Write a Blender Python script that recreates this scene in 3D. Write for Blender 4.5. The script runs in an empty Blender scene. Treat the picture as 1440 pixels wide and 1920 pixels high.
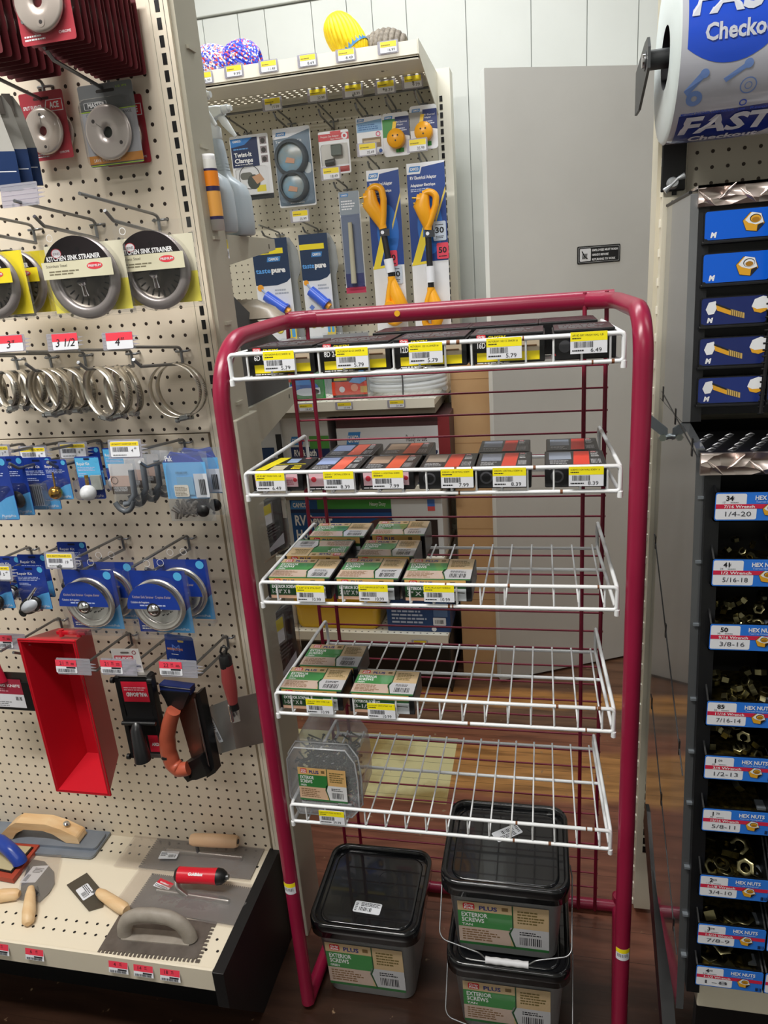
import bpy, math, random
from mathutils import Vector as V, Matrix as M
random.seed(7)
PI = math.pi
SC = bpy.context.scene
COL = SC.collection
# ---------------- camera ----------------
H = 1.5413; FPX = 1352.94; PITCH = .313233; ROLL = -.078315; YAW = .228400
fw = V((-math.sin(YAW)*math.cos(PITCH), math.cos(YAW)*math.cos(PITCH), -math.sin(PITCH)))
r0 = V((math.cos(YAW), math.sin(YAW), 0)); u0 = r0.cross(fw)
rt = r0*math.cos(ROLL)+u0*math.sin(ROLL); up = u0*math.cos(ROLL)-r0*math.sin(ROLL)
cd = bpy.data.cameras.new('camera'); cam = bpy.data.objects.new('camera', cd); COL.objects.link(cam)
cam.matrix_world = M(((rt.x,up.x,-fw.x,0),(rt.y,up.y,-fw.y,0),(rt.z,up.z,-fw.z,H),(0,0,0,1)))
cd.sensor_fit = 'VERTICAL'; cd.sensor_height = 36; cd.sensor_width = 27; cd.lens = FPX*36/1920; cd.clip_start = .01
SC.camera = cam
# ---------------- world, exposure, lights ----------------
w = bpy.data.worlds.new('world'); SC.world = w; w.use_nodes = True
w.node_tree.nodes['Background'].inputs[0].default_value = (.93,.97,1,1)
w.node_tree.nodes['Background'].inputs[1].default_value = .12
SC.view_settings.view_transform = 'Standard'; SC.view_settings.look = 'None'
SC.view_settings.exposure = .32; SC.view_settings.gamma = 1
CEIL = 3.25
LAMPS = [  # x, y, length, power  (fluorescent battens on the ceiling)
    (-.5, 2.05, 1.5, 22.5, (.96,.99,1)), (-1.0, .2, 1.5, 54, (1,.97,.92)), (1.6, .9, 1.5, 9, (1,.97,.93)), (-.3, -1.6, 1.5, 16, (1,.97,.93))]
def lamp_light(x, y, l, p, c):
    ld = bpy.data.lights.new('lamp_light', 'AREA'); ld.shape = 'RECTANGLE'; ld.size = l; ld.size_y = .22
    ld.energy = p; ld.color = c
    o = bpy.data.objects.new('lamp_light', ld); COL.objects.link(o); o.location = (x, y, CEIL-.1)
    return o
LIGHTS = [lamp_light(*a) for a in LAMPS]

# ---------------- helpers ----------------
def ray(x, y): return fw+rt*((x-720)/FPX)-up*((y-960)/FPX)
def P(x, y, X=None, Y=None, Z=None):
    """point of the place seen at a photo pixel on a plane X=, Y= or Z="""
    d = ray(x, y)
    t = X/d.x if X is not None else Y/d.y if Y is not None else (Z-H)/d.z
    return V((d.x*t, d.y*t, H+d.z*t))
def lin(c): return tuple((v/12.92 if v <= .04045 else ((v+.055)/1.055)**2.4) for v in c)
def hx(h): return lin((int(h[0:2],16)/255, int(h[2:4],16)/255, int(h[4:6],16)/255))
MATS = {}
def mat(h, rough=.5, metal=0., coat=0., emit=0., key=''):
    k = (h, rough, metal, coat, emit, key)
    if k in MATS: return MATS[k]
    m = bpy.data.materials.new('mat_'+h); m.use_nodes = True
    b = m.node_tree.nodes['Principled BSDF']
    b.inputs['Base Color'].default_value = (*hx(h), 1); b.inputs['Roughness'].default_value = rough
    b.inputs['Metallic'].default_value = metal; b.inputs['Coat Weight'].default_value = coat
    if emit:
        b.inputs['Emission Color'].default_value = (*hx(h),1); b.inputs['Emission Strength'].default_value = emit
    MATS[k] = m; return m
def nodes(m): return m.node_tree.nodes, m.node_tree.links
def noisy(h1, h2, scale=8, rough=.5, metal=0., stretch=(1,1,1), lo=.35, hi=.65, bump=0., key='', detail=4):
    k = ('n', h1, h2, scale, rough, metal, stretch, bump, key)
    if k in MATS: return MATS[k]
    m = bpy.data.materials.new('mat_noise_'+h1); m.use_nodes = True
    N, L = nodes(m); b = N['Principled BSDF']
    tc = N.new('ShaderNodeTexCoord'); mp = N.new('ShaderNodeMapping'); mp.inputs['Scale'].default_value = stretch
    n = N.new('ShaderNodeTexNoise'); n.inputs['Scale'].default_value = scale; n.inputs['Detail'].default_value = detail
    cr = N.new('ShaderNodeValToRGB'); cr.color_ramp.elements[0].position = lo; cr.color_ramp.elements[1].position = hi
    cr.color_ramp.elements[0].color = (*hx(h1),1); cr.color_ramp.elements[1].color = (*hx(h2),1)
    L.new(tc.outputs['Object'], mp.inputs[0]); L.new(mp.outputs[0], n.inputs['Vector'])
    L.new(n.outputs['Fac'], cr.inputs[0]); L.new(cr.outputs[0], b.inputs['Base Color'])
    b.inputs['Roughness'].default_value = rough; b.inputs['Metallic'].default_value = metal
    if bump:
        bp = N.new('ShaderNodeBump'); bp.inputs['Strength'].default_value = bump; bp.inputs['Distance'].default_value = .002
        L.new(n.outputs['Fac'], bp.inputs['Height']); L.new(bp.outputs[0], b.inputs['Normal'])
    MATS[k] = m; return m
def clear(tint='ffffff', a=.1, haze=.0, gloss=.12, bump=0., bscale=30, key=''):
    """thin clear plastic film: mostly see-through, a little haze, glossy by Fresnel"""
    k = ('c', tint, a, haze, gloss, bump, key)
    if k in MATS: return MATS[k]
    m = bpy.data.materials.new('clear_plastic'); m.use_nodes = True
    N, L = nodes(m); N.clear()
    o = N.new('ShaderNodeOutputMaterial'); t = N.new('ShaderNodeBsdfTransparent'); t.inputs[0].default_value = (*hx(tint),1)
    d = N.new('ShaderNodeBsdfDiffuse'); d.inputs[0].default_value = (.8,.82,.85,1)
    g = N.new('ShaderNodeBsdfGlossy'); g.inputs['Roughness'].default_value = gloss
    m1 = N.new('ShaderNodeMixShader'); m1.inputs[0].default_value = haze
    m2 = N.new('ShaderNodeMixShader'); lw = N.new('ShaderNodeLayerWeight'); lw.inputs['Blend'].default_value = .5; pw = N.new('ShaderNodeMath'); pw.operation = 'POWER'; pw.inputs[1].default_value = 3.5; L.new(lw.outputs['Facing'], pw.inputs[0])
    ad = N.new('ShaderNodeMath'); ad.operation = 'ADD'; ad.inputs[1].default_value = a*.2
    pm = N.new('ShaderNodeMath'); pm.operation = 'MULTIPLY'; pm.inputs[1].default_value = .7; L.new(pw.outputs[0], pm.inputs[0]); L.new(pm.outputs[0], ad.inputs[0]); L.new(ad.outputs[0], m2.inputs[0])
    L.new(t.outputs[0], m1.inputs[1]); L.new(d.outputs[0], m1.inputs[2])
    L.new(m1.outputs[0], m2.inputs[1]); L.new(g.outputs[0], m2.inputs[2]); L.new(m2.outputs[0], o.inputs[0])
    if bump:
        n = N.new('ShaderNodeTexNoise'); n.inputs['Scale'].default_value = bscale; n.inputs['Detail'].default_value = 3
        tc = N.new('ShaderNodeTexCoord'); L.new(tc.outputs['Object'], n.inputs['Vector'])
        bp = N.new('ShaderNodeBump'); bp.inputs['Strength'].default_value = bump; bp.inputs['Distance'].default_value = .004
        L.new(n.outputs['Fac'], bp.inputs['Height']); L.new(bp.outputs[0], g.inputs['Normal']); L.new(bp.outputs[0], lw.inputs['Normal'])
    MATS[k] = m; return m
def pegboard(h, x0, z0, axis='XZ', r=.0033, hole='2b1d14', pitch=.0254, x1=1e3, rough=.45, key=''):
    m = bpy.data.materials.new('pegboard'); m.use_nodes = True
    N, L = nodes(m); b = N['Principled BSDF']; b.inputs['Roughness'].default_value = rough
    tc = N.new('ShaderNodeTexCoord'); sp = N.new('ShaderNodeSeparateXYZ'); L.new(tc.outputs['Object'], sp.inputs[0])
    def mth(op, a, bb=None):
        q = N.new('ShaderNodeMath'); q.operation = op
        for i, v in enumerate((a, bb)):
            if v is None: continue
            if isinstance(v, (int, float)): q.inputs[i].default_value = v
            else: L.new(v, q.inputs[i])
        return q.outputs[0]
    def cell(s, o):
        a = mth('SUBTRACT', s, o-pitch/2); a = mth('DIVIDE', a, pitch); a = mth('FRACT', a); a = mth('SUBTRACT', a, .5)
        return mth('MULTIPLY', a, pitch)
    A = cell(sp.outputs['X'], x0); B = cell(sp.outputs['Z' if axis == 'XZ' else 'Y'], z0)
    d = mth('SQRT', mth('ADD', mth('MULTIPLY', A, A), mth('MULTIPLY', B, B)))
    f = mth('LESS_THAN', d, r); f = mth('MULTIPLY', f, mth('LESS_THAN', sp.outputs['X'], x1))
    n = N.new('ShaderNodeTexNoise'); n.inputs['Scale'].default_value = 3; L.new(tc.outputs['Object'], n.inputs['Vector'])
    c0 = N.new('ShaderNodeValToRGB'); cl = hx(h)
    c0.color_ramp.elements[0].position = .3; c0.color_ramp.elements[1].position = .7
    c0.color_ramp.elements[0].color = (*[v*.93 for v in cl],1); c0.color_ramp.elements[1].color = (*cl,1); L.new(n.outputs['Fac'], c0.inputs[0])
    mx = N.new('ShaderNodeMix'); mx.data_type = 'RGBA'; L.new(f, mx.inputs[0]); L.new(c0.outputs[0], mx.inputs[6])
    mx.inputs[7].default_value = (*hx(hole),1); L.new(mx.outputs[2], b.inputs['Base Color'])
    bp = N.new('ShaderNodeBump'); bp.inputs['Strength'].default_value = .6; bp.inputs['Distance'].default_value = .002; bp.invert = True
    L.new(mth('LESS_THAN', d, r*1.25), bp.inputs['Height']); L.new(bp.outputs[0], b.inputs['Normal'])
    return m

TX = {}
def glyphs(s, bold=0., shear=0.):
    k = (s, bold, shear)
    if k in TX: return TX[k]
    cu = bpy.data.curves.new('t', 'FONT'); cu.body = s; cu.size = 1; cu.offset = bold; cu.shear = shear; cu.resolution_u = 2
    o = bpy.data.objects.new('t', cu); COL.objects.link(o)
    dg = bpy.context.evaluated_depsgraph_get(); dg.update()
    me = bpy.data.meshes.new_from_object(o.evaluated_get(dg))
    vs = [tuple(v.co) for v in me.vertices]; fs = [tuple(p.vertices) for p in me.polygons]
    bpy.data.objects.remove(o); bpy.data.curves.remove(cu); bpy.data.meshes.remove(me)
    if vs:
        x0 = min(v[0] for v in vs); x1 = max(v[0] for v in vs); y1 = max(v[1] for v in vs)
    else: x0 = 0; x1 = y1 = 1
    TX[k] = (vs, fs, x0, x1, y1); return TX[k]

def fillet(pts, r, n=6, closed=False):
    pts = [V(p) for p in pts]; out = []; N = len(pts)
    for i, p in enumerate(pts):
        if not closed and (i == 0 or i == N-1): out.append(p); continue
        a = pts[i-1]-p; b = pts[(i+1) % N]-p; la, lb = a.length, b.length
        a.normalize(); b.normalize(); ang = a.angle(b)
        if ang > PI-.02: out.append(p); continue
        d = min(r/math.tan(ang/2), la*.49, lb*.49); rr = d*math.tan(ang/2)
        c = p+(a+b).normalized()*(rr/math.sin(ang/2)); s = p+a*d-c; e = p+b*d-c
        for k in range(n+1):
            t = k/n; an = s.angle(e)
            out.append(c+(s*math.sin((1-t)*an)+e*math.sin(t*an))/math.sin(an) if 1e-4 < an < PI-.01 else c+s.lerp(e, t))
    return out

class MB:
    def __init__(s): s.v = []; s.f = []; s.m = []; s.mats = []; s.s = []; s.T = M.Identity(4)
    def mi(s, m):
        if m not in s.mats: s.mats.append(m)
        return s.mats.index(m)
    def add(s, vs, fs, m, smooth=False):
        o = len(s.v); i = s.mi(m)
        s.v += [s.T@V(v) for v in vs]; s.f += [tuple(o+k for k in f) for f in fs]
        s.m += [i]*len(fs); s.s += [smooth]*len(fs); return s
    def box(s, a, b, m):
        x0,y0,z0 = a; x1,y1,z1 = b
        vs = [(x0,y0,z0),(x1,y0,z0),(x1,y1,z0),(x0,y1,z0),(x0,y0,z1),(x1,y0,z1),(x1,y1,z1),(x0,y1,z1)]
        return s.add(vs, [(0,3,2,1),(4,5,6,7),(0,1,5,4),(1,2,6,5),(2,3,7,6),(3,0,4,7)], m)
    def hexa(s, vs, m):  # 8 corners: bottom 4 ccw, top 4 ccw
        return s.add(vs, [(0,3,2,1),(4,5,6,7),(0,1,5,4),(1,2,6,5),(2,3,7,6),(3,0,4,7)], m)
    def rect(s, x0, y0, x1, y1, z, m): return s.add([(x0,y0,z),(x1,y0,z),(x1,y1,z),(x0,y1,z)], [(0,1,2,3)], m)
    def poly(s, pts, z, m): return s.add([(p[0],p[1],z) for p in pts], [tuple(range(len(pts)))], m)
    def disc(s, x, y, r, z, m, n=24, ry=None, a0=0, a1=2*PI):
        ry = ry or r; full = abs(a1-a0-2*PI) < 1e-4
        return s.poly([(x+r*math.cos(a0+(a1-a0)*k/(n if full else n-1)), y+ry*math.sin(a0+(a1-a0)*k/(n if full else n-1))) for k in range(n)], z, m)
    def ring(s, x, y, r0, r1, z, m, n=28, sy=1):
        vs = []; fs = []
        for k in range(n):
            c, q = math.cos(2*PI*k/n), math.sin(2*PI*k/n)
            vs += [(x+r0*c, y+r0*q*sy, z), (x+r1*c, y+r1*q*sy, z)]; j = (k+1) % n
            fs.append((2*k, 2*k+1, 2*j+1, 2*j))
        return s.add(vs, fs, m)
    def prism(s, pts, z0, z1, m, smooth=False, cap=True):
        n = len(pts); vs = [(p[0],p[1],z0) for p in pts]+[(p[0],p[1],z1) for p in pts]
        s.add(vs, [(i,(i+1) % n,n+(i+1) % n,n+i) for i in range(n)], m, smooth)
        if cap: s.add(vs, [tuple(reversed(range(n))), tuple(range(n,2*n))], m)
        return s
    def tube(s, pts, r, m, seg=8, closed=False, cap=True, rx=None, taper=None):
        pts = [V(p) for p in pts]; n = len(pts)
        q = [pts[0]]
        for p in pts[1:]:
            if (p-q[-1]).length > 1e-6: q.append(p)
        pts = q; n = len(pts)
        tn = []
        for i in range(n):
            a = pts[i-1] if (i or closed) else pts[0]; b = pts[(i+1) % n] if (i < n-1 or closed) else pts[-1]
            t = (b-a); tn.append(t.normalized() if t.length > 1e-9 else V((0,0,1)))
        ref = V((0,0,1)) if abs(tn[0].z) < .9 else V((1,0,0))
        nx = tn[0].cross(ref).normalized(); vs = []
        for i in range(n):
            if i:
                ax = tn[i-1].cross(tn[i])
                if ax.length > 1e-7: nx = (M.Rotation(tn[i-1].angle(tn[i]), 3, ax.normalized())@nx)
                nx = (nx-tn[i]*nx.dot(tn[i])).normalized()
            ny = tn[i].cross(nx); rr = (taper[i] if taper else r)
            for k in range(seg):
                c, d = math.cos(2*PI*k/seg), math.sin(2*PI*k/seg)
                vs.append(pts[i]+nx*(rr*c)+ny*((rx or 1)*rr*d))
        fs = []
        for i in range(n if closed else n-1):
            j = (i+1) % n
            for k in range(seg):
                l = (k+1) % seg; fs.append((i*seg+k, i*seg+l, j*seg+l, j*seg+k))
        s.add(vs, fs, m, True)
        if cap and not closed: s.add([vs[k] for k in range(seg)]+[vs[(n-1)*seg+k] for k in range(seg)], [tuple(reversed(range(seg))), tuple(range(seg,2*seg))], m)
        return s
    def lathe(s, prof, m, seg=24, smooth=True, sx=1, sy=1):
        """profile [(r,z)] spun about local z"""
        vs = []; n = len(prof)
        for k in range(seg):
            c, d = math.cos(2*PI*k/seg), math.sin(2*PI*k/seg)
            vs += [(r*c*sx, r*d*sy, z) for r, z in prof]
        fs = [(k*n+i, ((k+1) % seg)*n+i, ((k+1) % seg)*n+i+1, k*n+i+1) for k in range(seg) for i in range(n-1)]
        return s.add(vs, fs, m, smooth)
    def loft(s, rings, m, smooth=True, cap=True):
        n = len(rings[0]); vs = [p for r in rings for p in r]
        fs = [(i*n+k, i*n+(k+1) % n, (i+1)*n+(k+1) % n, (i+1)*n+k) for i in range(len(rings)-1) for k in range(n)]
        s.add(vs, fs, m, smooth)
        if cap: s.add(list(rings[0])+list(rings[-1]), [tuple(reversed(range(n))), tuple(range(n,2*n))], m)
        return s
    def text(s, t, x, y, h, z, m, w=None, bold=.0, shear=0., cx=False, flip=False):
        vs, fs, x0, x1, y1 = glyphs(t, bold, shear)
        if not vs: return s
        k = h/.7; kx = w/(x1-x0) if w else k
        ww = (x1-x0)*kx; ox = x-ww/2 if cx else x
        if flip: vv = [(ox+ww-(a-x0)*kx, y+h-b*k, z) for a, b, c in vs]
        else: vv = [(ox+(a-x0)*kx, y+b*k, z) for a, b, c in vs]
        return s.add(vv, fs, m)
    def bars(s, x, y, w, h, z, m, n=14, seed=1):
        rd = random.Random(seed)
        p = w/n
        for k in range(n):
            a = rd.uniform(.3,.75)*p; s.rect(x+k*p, y, x+k*p+a, y+h, z, m)
        return s
    def lines(s, x, y, w, h, z, m, n=3, seed=1, fill=.5):
        """rows of small print too small to read"""
        rd = random.Random(seed); p = h/n
        for r in range(n):
            yy = y+h-(r+1)*p; xx = x; end = x+w*rd.uniform(.7,1)
            while xx < end:
                l = min(rd.uniform(.06,.2)*w, end-xx); s.rect(xx, yy+p*(1-fill)/2, xx+l, yy+p*(1+fill)/2, z, m); xx += l+w*.025
        return s
    def build(s, name, parent=None, label=None, bevel=0, loc=None, kind=None, sub=0):
        me = bpy.data.meshes.new(name); me.from_pydata([tuple(v) for v in s.v], [], s.f)
        for m in s.mats: me.materials.append(m)
        me.polygons.foreach_set('material_index', s.m); me.polygons.foreach_set('use_smooth', s.s); me.update()
        o = bpy.data.objects.new(name, me); COL.objects.link(o)
        if parent: o.parent = parent
        if bevel:
            b = o.modifiers.new('bevel', 'BEVEL'); b.width = bevel; b.segments = 2; b.limit_method = 'ANGLE'; b.angle_limit = .6
        if sub:
            b = o.modifiers.new('sub', 'SUBSURF'); b.levels = sub; b.render_levels = sub
        if label: o['label'] = label
        if kind: o['kind'] = kind
        return o
def at(s_mb, T): s_mb.T = T; return s_mb
def thing(name, label, cat, T=None, group=None):
    o = bpy.data.objects.new(name, None); COL.objects.link(o); o.empty_display_size = .02
    if T is not None: o.matrix_world = T
    o['label'] = label; o['category'] = cat
    if group: o['group'] = group
    return o
def tag(o, label, cat, group=None):
    o['label'] = label; o['category'] = cat
    if group: o['group'] = group
    return o
def struct(mb, name, bevel=0, parent=None): return mb.build(name, parent=parent, bevel=bevel, kind='structure' if not parent else None)
def dup(o, T=None, label=None, group=None):
    c = o.copy(); COL.objects.link(c)
    for ch in list(o.children):
        d = ch.copy(); COL.objects.link(d); d.parent = c
        for g in list(ch.children):
            e = g.copy(); COL.objects.link(e); e.parent = d
    if T is not None: c.matrix_world = T
    if label: c['label'] = label
    if group: c['group'] = group
    return c
# frames: local x right, y up, z towards the aisle (-Y)
FACE = M(((1,0,0,0),(0,0,-1,0),(0,1,0,0),(0,0,0,1)))
def fr(p, yaw=0, lean=0, roll=0):
    """card frame at world point p; yaw about the vertical, lean tips the top towards the viewer, roll in its own plane"""
    return M.Translation(p)@M.Rotation(yaw, 4, 'Z')@FACE@M.Rotation(lean, 4, 'X')@M.Rotation(roll, 4, 'Z')
def flat(p, rz=0): return M.Translation(p)@M.Rotation(rz, 4, 'Z')
def span(xl, xr, yt, yb, Y):
    """centre, width and height of an upright card from its mid-edge pixels on plane Y"""
    xc = (xl+xr)/2; yc = (yt+yb)/2; c = P(xc, yc, Y=Y)
    a = P(xl, yc, Y=Y); b = P(xr, yc, Y=Y); w = abs(b.x-a.x)
    s = P(xc, yt, Y=Y).z-P(xc, yb, Y=Y).z
    return c, w, s
def rrect(w, h, r, n=4, cx=0, cy=0):
    out = []
    for sx, sy, a in ((1,1,0),(-1,1,PI/2),(-1,-1,PI),(1,-1,1.5*PI)):
        for k in range(n+1):
            t = a+PI/2*k/n; out.append((cx+sx*(w/2-r)+r*math.cos(t), cy+sy*(h/2-r)+r*math.sin(t)))
    return out
# common materials
BEIGE = 'e3d8c0'
m_steel = mat('aeb0b2', .3, 1.); m_chrome = mat('d8d8da', .12, 1.); m_dsteel = mat('77787a', .35, .9); m_zinc = mat('9a9c9f', .32, .9)
m_white = mat('f0f0f2', .45); m_ink = mat('1c1c22', .5); m_paper = mat('e9ebf2', .5); m_black = mat('0d0d0f', .4)
m_yel = mat('ffe916', .45); m_red = mat('ee3344', .45); m_clear = clear(); m_grey = mat('8d8f93', .5)
# ================= the setting =================
def floor_mat():
    m = bpy.data.materials.new('worn_wood_floor'); m.use_nodes = True
    N, L = nodes(m); b = N['Principled BSDF']
    tc = N.new('ShaderNodeTexCoord'); sp = N.new('ShaderNodeSeparateXYZ'); L.new(tc.outputs['Object'], sp.inputs[0])
    mp = N.new('ShaderNodeMapping'); mp.inputs['Scale'].default_value = (1.6, 12, 1); L.new(tc.outputs['Object'], mp.inputs[0])
    gr = N.new('ShaderNodeTexNoise'); gr.inputs['Scale'].default_value = 3; gr.inputs['Detail'].default_value = 8; gr.inputs['Distortion'].default_value = .6; L.new(mp.outputs[0], gr.inputs['Vector'])
    bl = N.new('ShaderNodeTexNoise'); bl.inputs['Scale'].default_value = 4; bl.inputs['Detail'].default_value = 6; L.new(tc.outputs['Object'], bl.inputs['Vector'])
    # paint worn away in bands across the planks; near end darkened to imitate shade
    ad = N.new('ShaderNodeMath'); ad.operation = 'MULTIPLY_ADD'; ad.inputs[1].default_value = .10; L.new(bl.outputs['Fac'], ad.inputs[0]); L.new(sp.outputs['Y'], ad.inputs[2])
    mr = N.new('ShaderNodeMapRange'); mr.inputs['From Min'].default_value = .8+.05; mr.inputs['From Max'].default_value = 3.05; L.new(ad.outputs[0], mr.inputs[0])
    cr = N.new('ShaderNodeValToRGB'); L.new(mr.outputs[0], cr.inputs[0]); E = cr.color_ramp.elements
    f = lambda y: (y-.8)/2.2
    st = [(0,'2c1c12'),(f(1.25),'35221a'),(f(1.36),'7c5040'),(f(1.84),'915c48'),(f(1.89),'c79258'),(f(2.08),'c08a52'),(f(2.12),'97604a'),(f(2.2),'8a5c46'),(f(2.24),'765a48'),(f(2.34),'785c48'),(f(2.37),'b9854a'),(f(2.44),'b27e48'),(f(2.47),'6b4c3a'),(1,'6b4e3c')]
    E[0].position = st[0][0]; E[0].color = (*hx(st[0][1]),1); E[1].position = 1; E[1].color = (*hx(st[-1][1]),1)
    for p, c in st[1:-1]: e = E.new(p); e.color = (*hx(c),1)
    mx = N.new('ShaderNodeMix'); mx.data_type = 'RGBA'; mx.blend_type = 'MULTIPLY'; mx.inputs[0].default_value = .85
    g2 = N.new('ShaderNodeValToRGB'); g2.color_ramp.elements[0].position = .3; g2.color_ramp.elements[1].position = .62
    g2.color_ramp.elements[0].color = (.5,.46,.44,1); g2.color_ramp.elements[1].color = (1.15,1.12,1.08,1); L.new(gr.outputs['Fac'], g2.inputs[0])
    L.new(cr.outputs[0], mx.inputs[6]); L.new(g2.outputs[0], mx.inputs[7])
    # pale bare plywood patch let into the boards
    def inside(o, lo, hi):
        a = N.new('ShaderNodeMath'); a.operation = 'GREATER_THAN'; L.new(o, a.inputs[0]); a.inputs[1].default_value = lo
        c = N.new('ShaderNodeMath'); c.operation = 'LESS_THAN'; L.new(o, c.inputs[0]); c.inputs[1].default_value = hi
        q = N.new('ShaderNodeMath'); q.operation = 'MULTIPLY'; L.new(a.outputs[0], q.inputs[0]); L.new(c.outputs[0], q.inputs[1]); return q.outputs[0]
    pq = N.new('ShaderNodeMath'); pq.operation = 'MULTIPLY'; L.new(inside(sp.outputs['X'],-1.1,-.295), pq.inputs[0]); L.new(inside(sp.outputs['Y'],1.80,2.13), pq.inputs[1])
    cp = N.new('ShaderNodeValToRGB'); cp.color_ramp.elements[0].position = .36; cp.color_ramp.elements[1].position = .52; cp.color_ramp.elements[0].color = (*hx('a8905a'),1); cp.color_ramp.elements[1].color = (*hx('e6dca6'),1); L.new(bl.outputs['Fac'], cp.inputs[0])
    mp_ = N.new('ShaderNodeMix'); mp_.data_type = 'RGBA'; L.new(pq.outputs[0], mp_.inputs[0]); L.new(mx.outputs[2], mp_.inputs[6]); L.new(cp.outputs[0], mp_.inputs[7]); mx = mp_
    # scuffs, flecks of bare wood
    n3 = N.new('ShaderNodeTexNoise'); n3.inputs['Scale'].default_value = 38; n3.inputs['Detail'].default_value = 5; L.new(tc.outputs['Object'], n3.inputs['Vector'])
    c3 = N.new('ShaderNodeValToRGB'); c3.color_ramp.elements[0].position = .68; c3.color_ramp.elements[1].position = .74; L.new(n3.outputs['Fac'], c3.inputs[0])
    m3 = N.new('ShaderNodeMix'); m3.data_type = 'RGBA'; L.new(c3.outputs[0], m3.inputs[0]); L.new(mx.outputs[2], m3.inputs[6]); m3.inputs[7].default_value = (*hx('9a8064'),1)
    # plank joints every 83 mm
    dv = N.new('ShaderNodeMath'); dv.operation = 'DIVIDE'; dv.inputs[1].default_value = .083; L.new(sp.outputs['Y'], dv.inputs[0])
    frc = N.new('ShaderNodeMath'); frc.operation = 'FRACT'; L.new(dv.outputs[0], frc.inputs[0])
    lt = N.new('ShaderNodeMath'); lt.operation = 'LESS_THAN'; lt.inputs[1].default_value = .012; L.new(frc.outputs[0], lt.inputs[0])
    m4 = N.new('ShaderNodeMix'); m4.data_type = 'RGBA'; L.new(lt.outputs[0], m4.inputs[0]); L.new(m3.outputs[2], m4.inputs[6]); m4.inputs[7].default_value = (*hx('24150f'),1)
    L.new(m4.outputs[2], b.inputs['Base Color']); b.inputs['Roughness'].default_value = .3
    bp = N.new('ShaderNodeBump'); bp.inputs['Strength'].default_value = .25; bp.inputs['Distance'].default_value = .003; L.new(gr.outputs['Fac'], bp.inputs['Height']); L.new(bp.outputs[0], b.inputs['Normal'])
    return m
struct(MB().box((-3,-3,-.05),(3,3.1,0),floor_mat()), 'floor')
m_wall = noisy('d0d2cd','d8dad5', 2, .5)
def wall_back():
    b = MB(); b.box((-3,3.006,0),(3,3.1,CEIL),mat('a9aca8',.7))
    gs = [-2.6,-2.31,-2.1,-1.79,-1.52]+[P(340+x/2.667,60,Y=3).x for x in (112,290,425,660,835,960,1130,1425)]+[-.03,.16,.33,.62,.8,1.1,1.4,1.72,2,2.3,2.6]
    gs = [-3]+sorted(gs)+[3]
    for a, c in zip(gs, gs[1:]): b.box((a+.0016,3.0,.0),(c-.0016,3.006,2.525),m_wall)
    return b
struct(wall_back(), 'wall_back')
struct(MB().box((-3,2.988,2.53),(3,3.006,CEIL),m_wall), 'trim_1', bevel=.003)
struct(MB().box((-3.05,-3,0),(-3,3.1,CEIL),m_wall), 'wall_left')
struct(MB().box((3,-3,0),(3.05,3.1,CEIL),m_wall), 'wall_right')
struct(MB().box((-3,-3.05,0),(3,-3,CEIL),m_wall), 'wall_front')
struct(MB().box((-3,-3,CEIL),(3,3.1,CEIL+.05),mat('e8e8e2',.8)), 'ceiling')
for li, (x, y, l, p, c_) in enumerate(LAMPS):
    t = thing('ceiling_lamp', 'long white fluorescent batten on the ceiling '+{0:'above the rear pegboard aisle',1:'above the left pegboard display',2:'over the right hand side of the shop',3:'at the front of the shop'}[li], 'lamp', flat(V((x,y,CEIL-.06))), 'ceiling lamps')
    MB().box((-l/2,-.06,0),(l/2,.06,.06),m_white).build('housing', t, bevel=.004)
    lm = mat('f4fbff', .5, emit=3.)
    for s in (-.03,.03): MB().tube([(-l/2+.02,s,-.014),(l/2-.02,s,-.014)],.012,lm).build('fluorescent_tube', t)
# grey slab door standing ajar, with its notice
def door():
    a = V((-.165,2.50,0)); e = V((.56,2.842,0)); d = (e-a).normalized(); n = V((d.y,-d.x,0))
    T = M(((d.x,-n.x,0,a.x),(d.y,-n.y,0,a.y),(0,0,1,0),(0,0,0,1)))
    Lg = (e-a).length
    b = at(MB(), T); b.box((.0,0,.012),(Lg,.0015,2.118),noisy('bdbbb6','c3c1bc',3,.55)); b.box((-.0005,.0015,.012),(Lg,.037,2.118),mat('eef1ee',.5))  # white edge paint, with the light on its left-facing side put in
    o = struct(b, 'door_1')
    s = MB(); p = P(1080,463,Y=2.63); u = (p-a).dot(d)
    S = T@M.Translation(((P(1126,476,Y=2.655)-a).dot(d),-.001,P(1126,476,Y=2.655).z))@FACE
    s = at(MB(), S); W, h = .158, .056
    s.prism(rrect(W,h,.004),-.001,.0012,mat('141416',.35)); s.ring(0,0,.001,.0011,.0013,m_white)
    s.poly(rrect(W-.008,h-.008,.003),.0013,mat('d8d8da',.5)); s.poly(rrect(W-.0095,h-.0095,.003),.0014,mat('141416',.35))
    s.poly(rrect(.040,.040,.003,cx=-W/2+.029),.0015,mat('d8d8da',.5))
    for k in range(4): s.tube([(-W/2+.018+k*.004,-.012,.0018),(-W/2+.02+k*.005,.004,.0018)],.0014,mat('141416',.35),seg=5)
    s.tube([(-W/2+.036,-.012,.0018),(-W/2+.026,-.004,.0018),(-W/2+.016,.012,.0018)],.002,mat('141416',.35),seg=5)
    for k, tx in enumerate(('EMPLOYEES MUST WASH','HANDS BEFORE','RETURNING TO WORK')):
        s.text(tx,-W/2+.054,.010-k*.0145,.0068,.0016,m_white,w=(.094,.060,.086)[k],bold=.02)
    s.build('washing_notice', o, label='black EMPLOYEES MUST WASH HANDS notice')
door()
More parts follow.
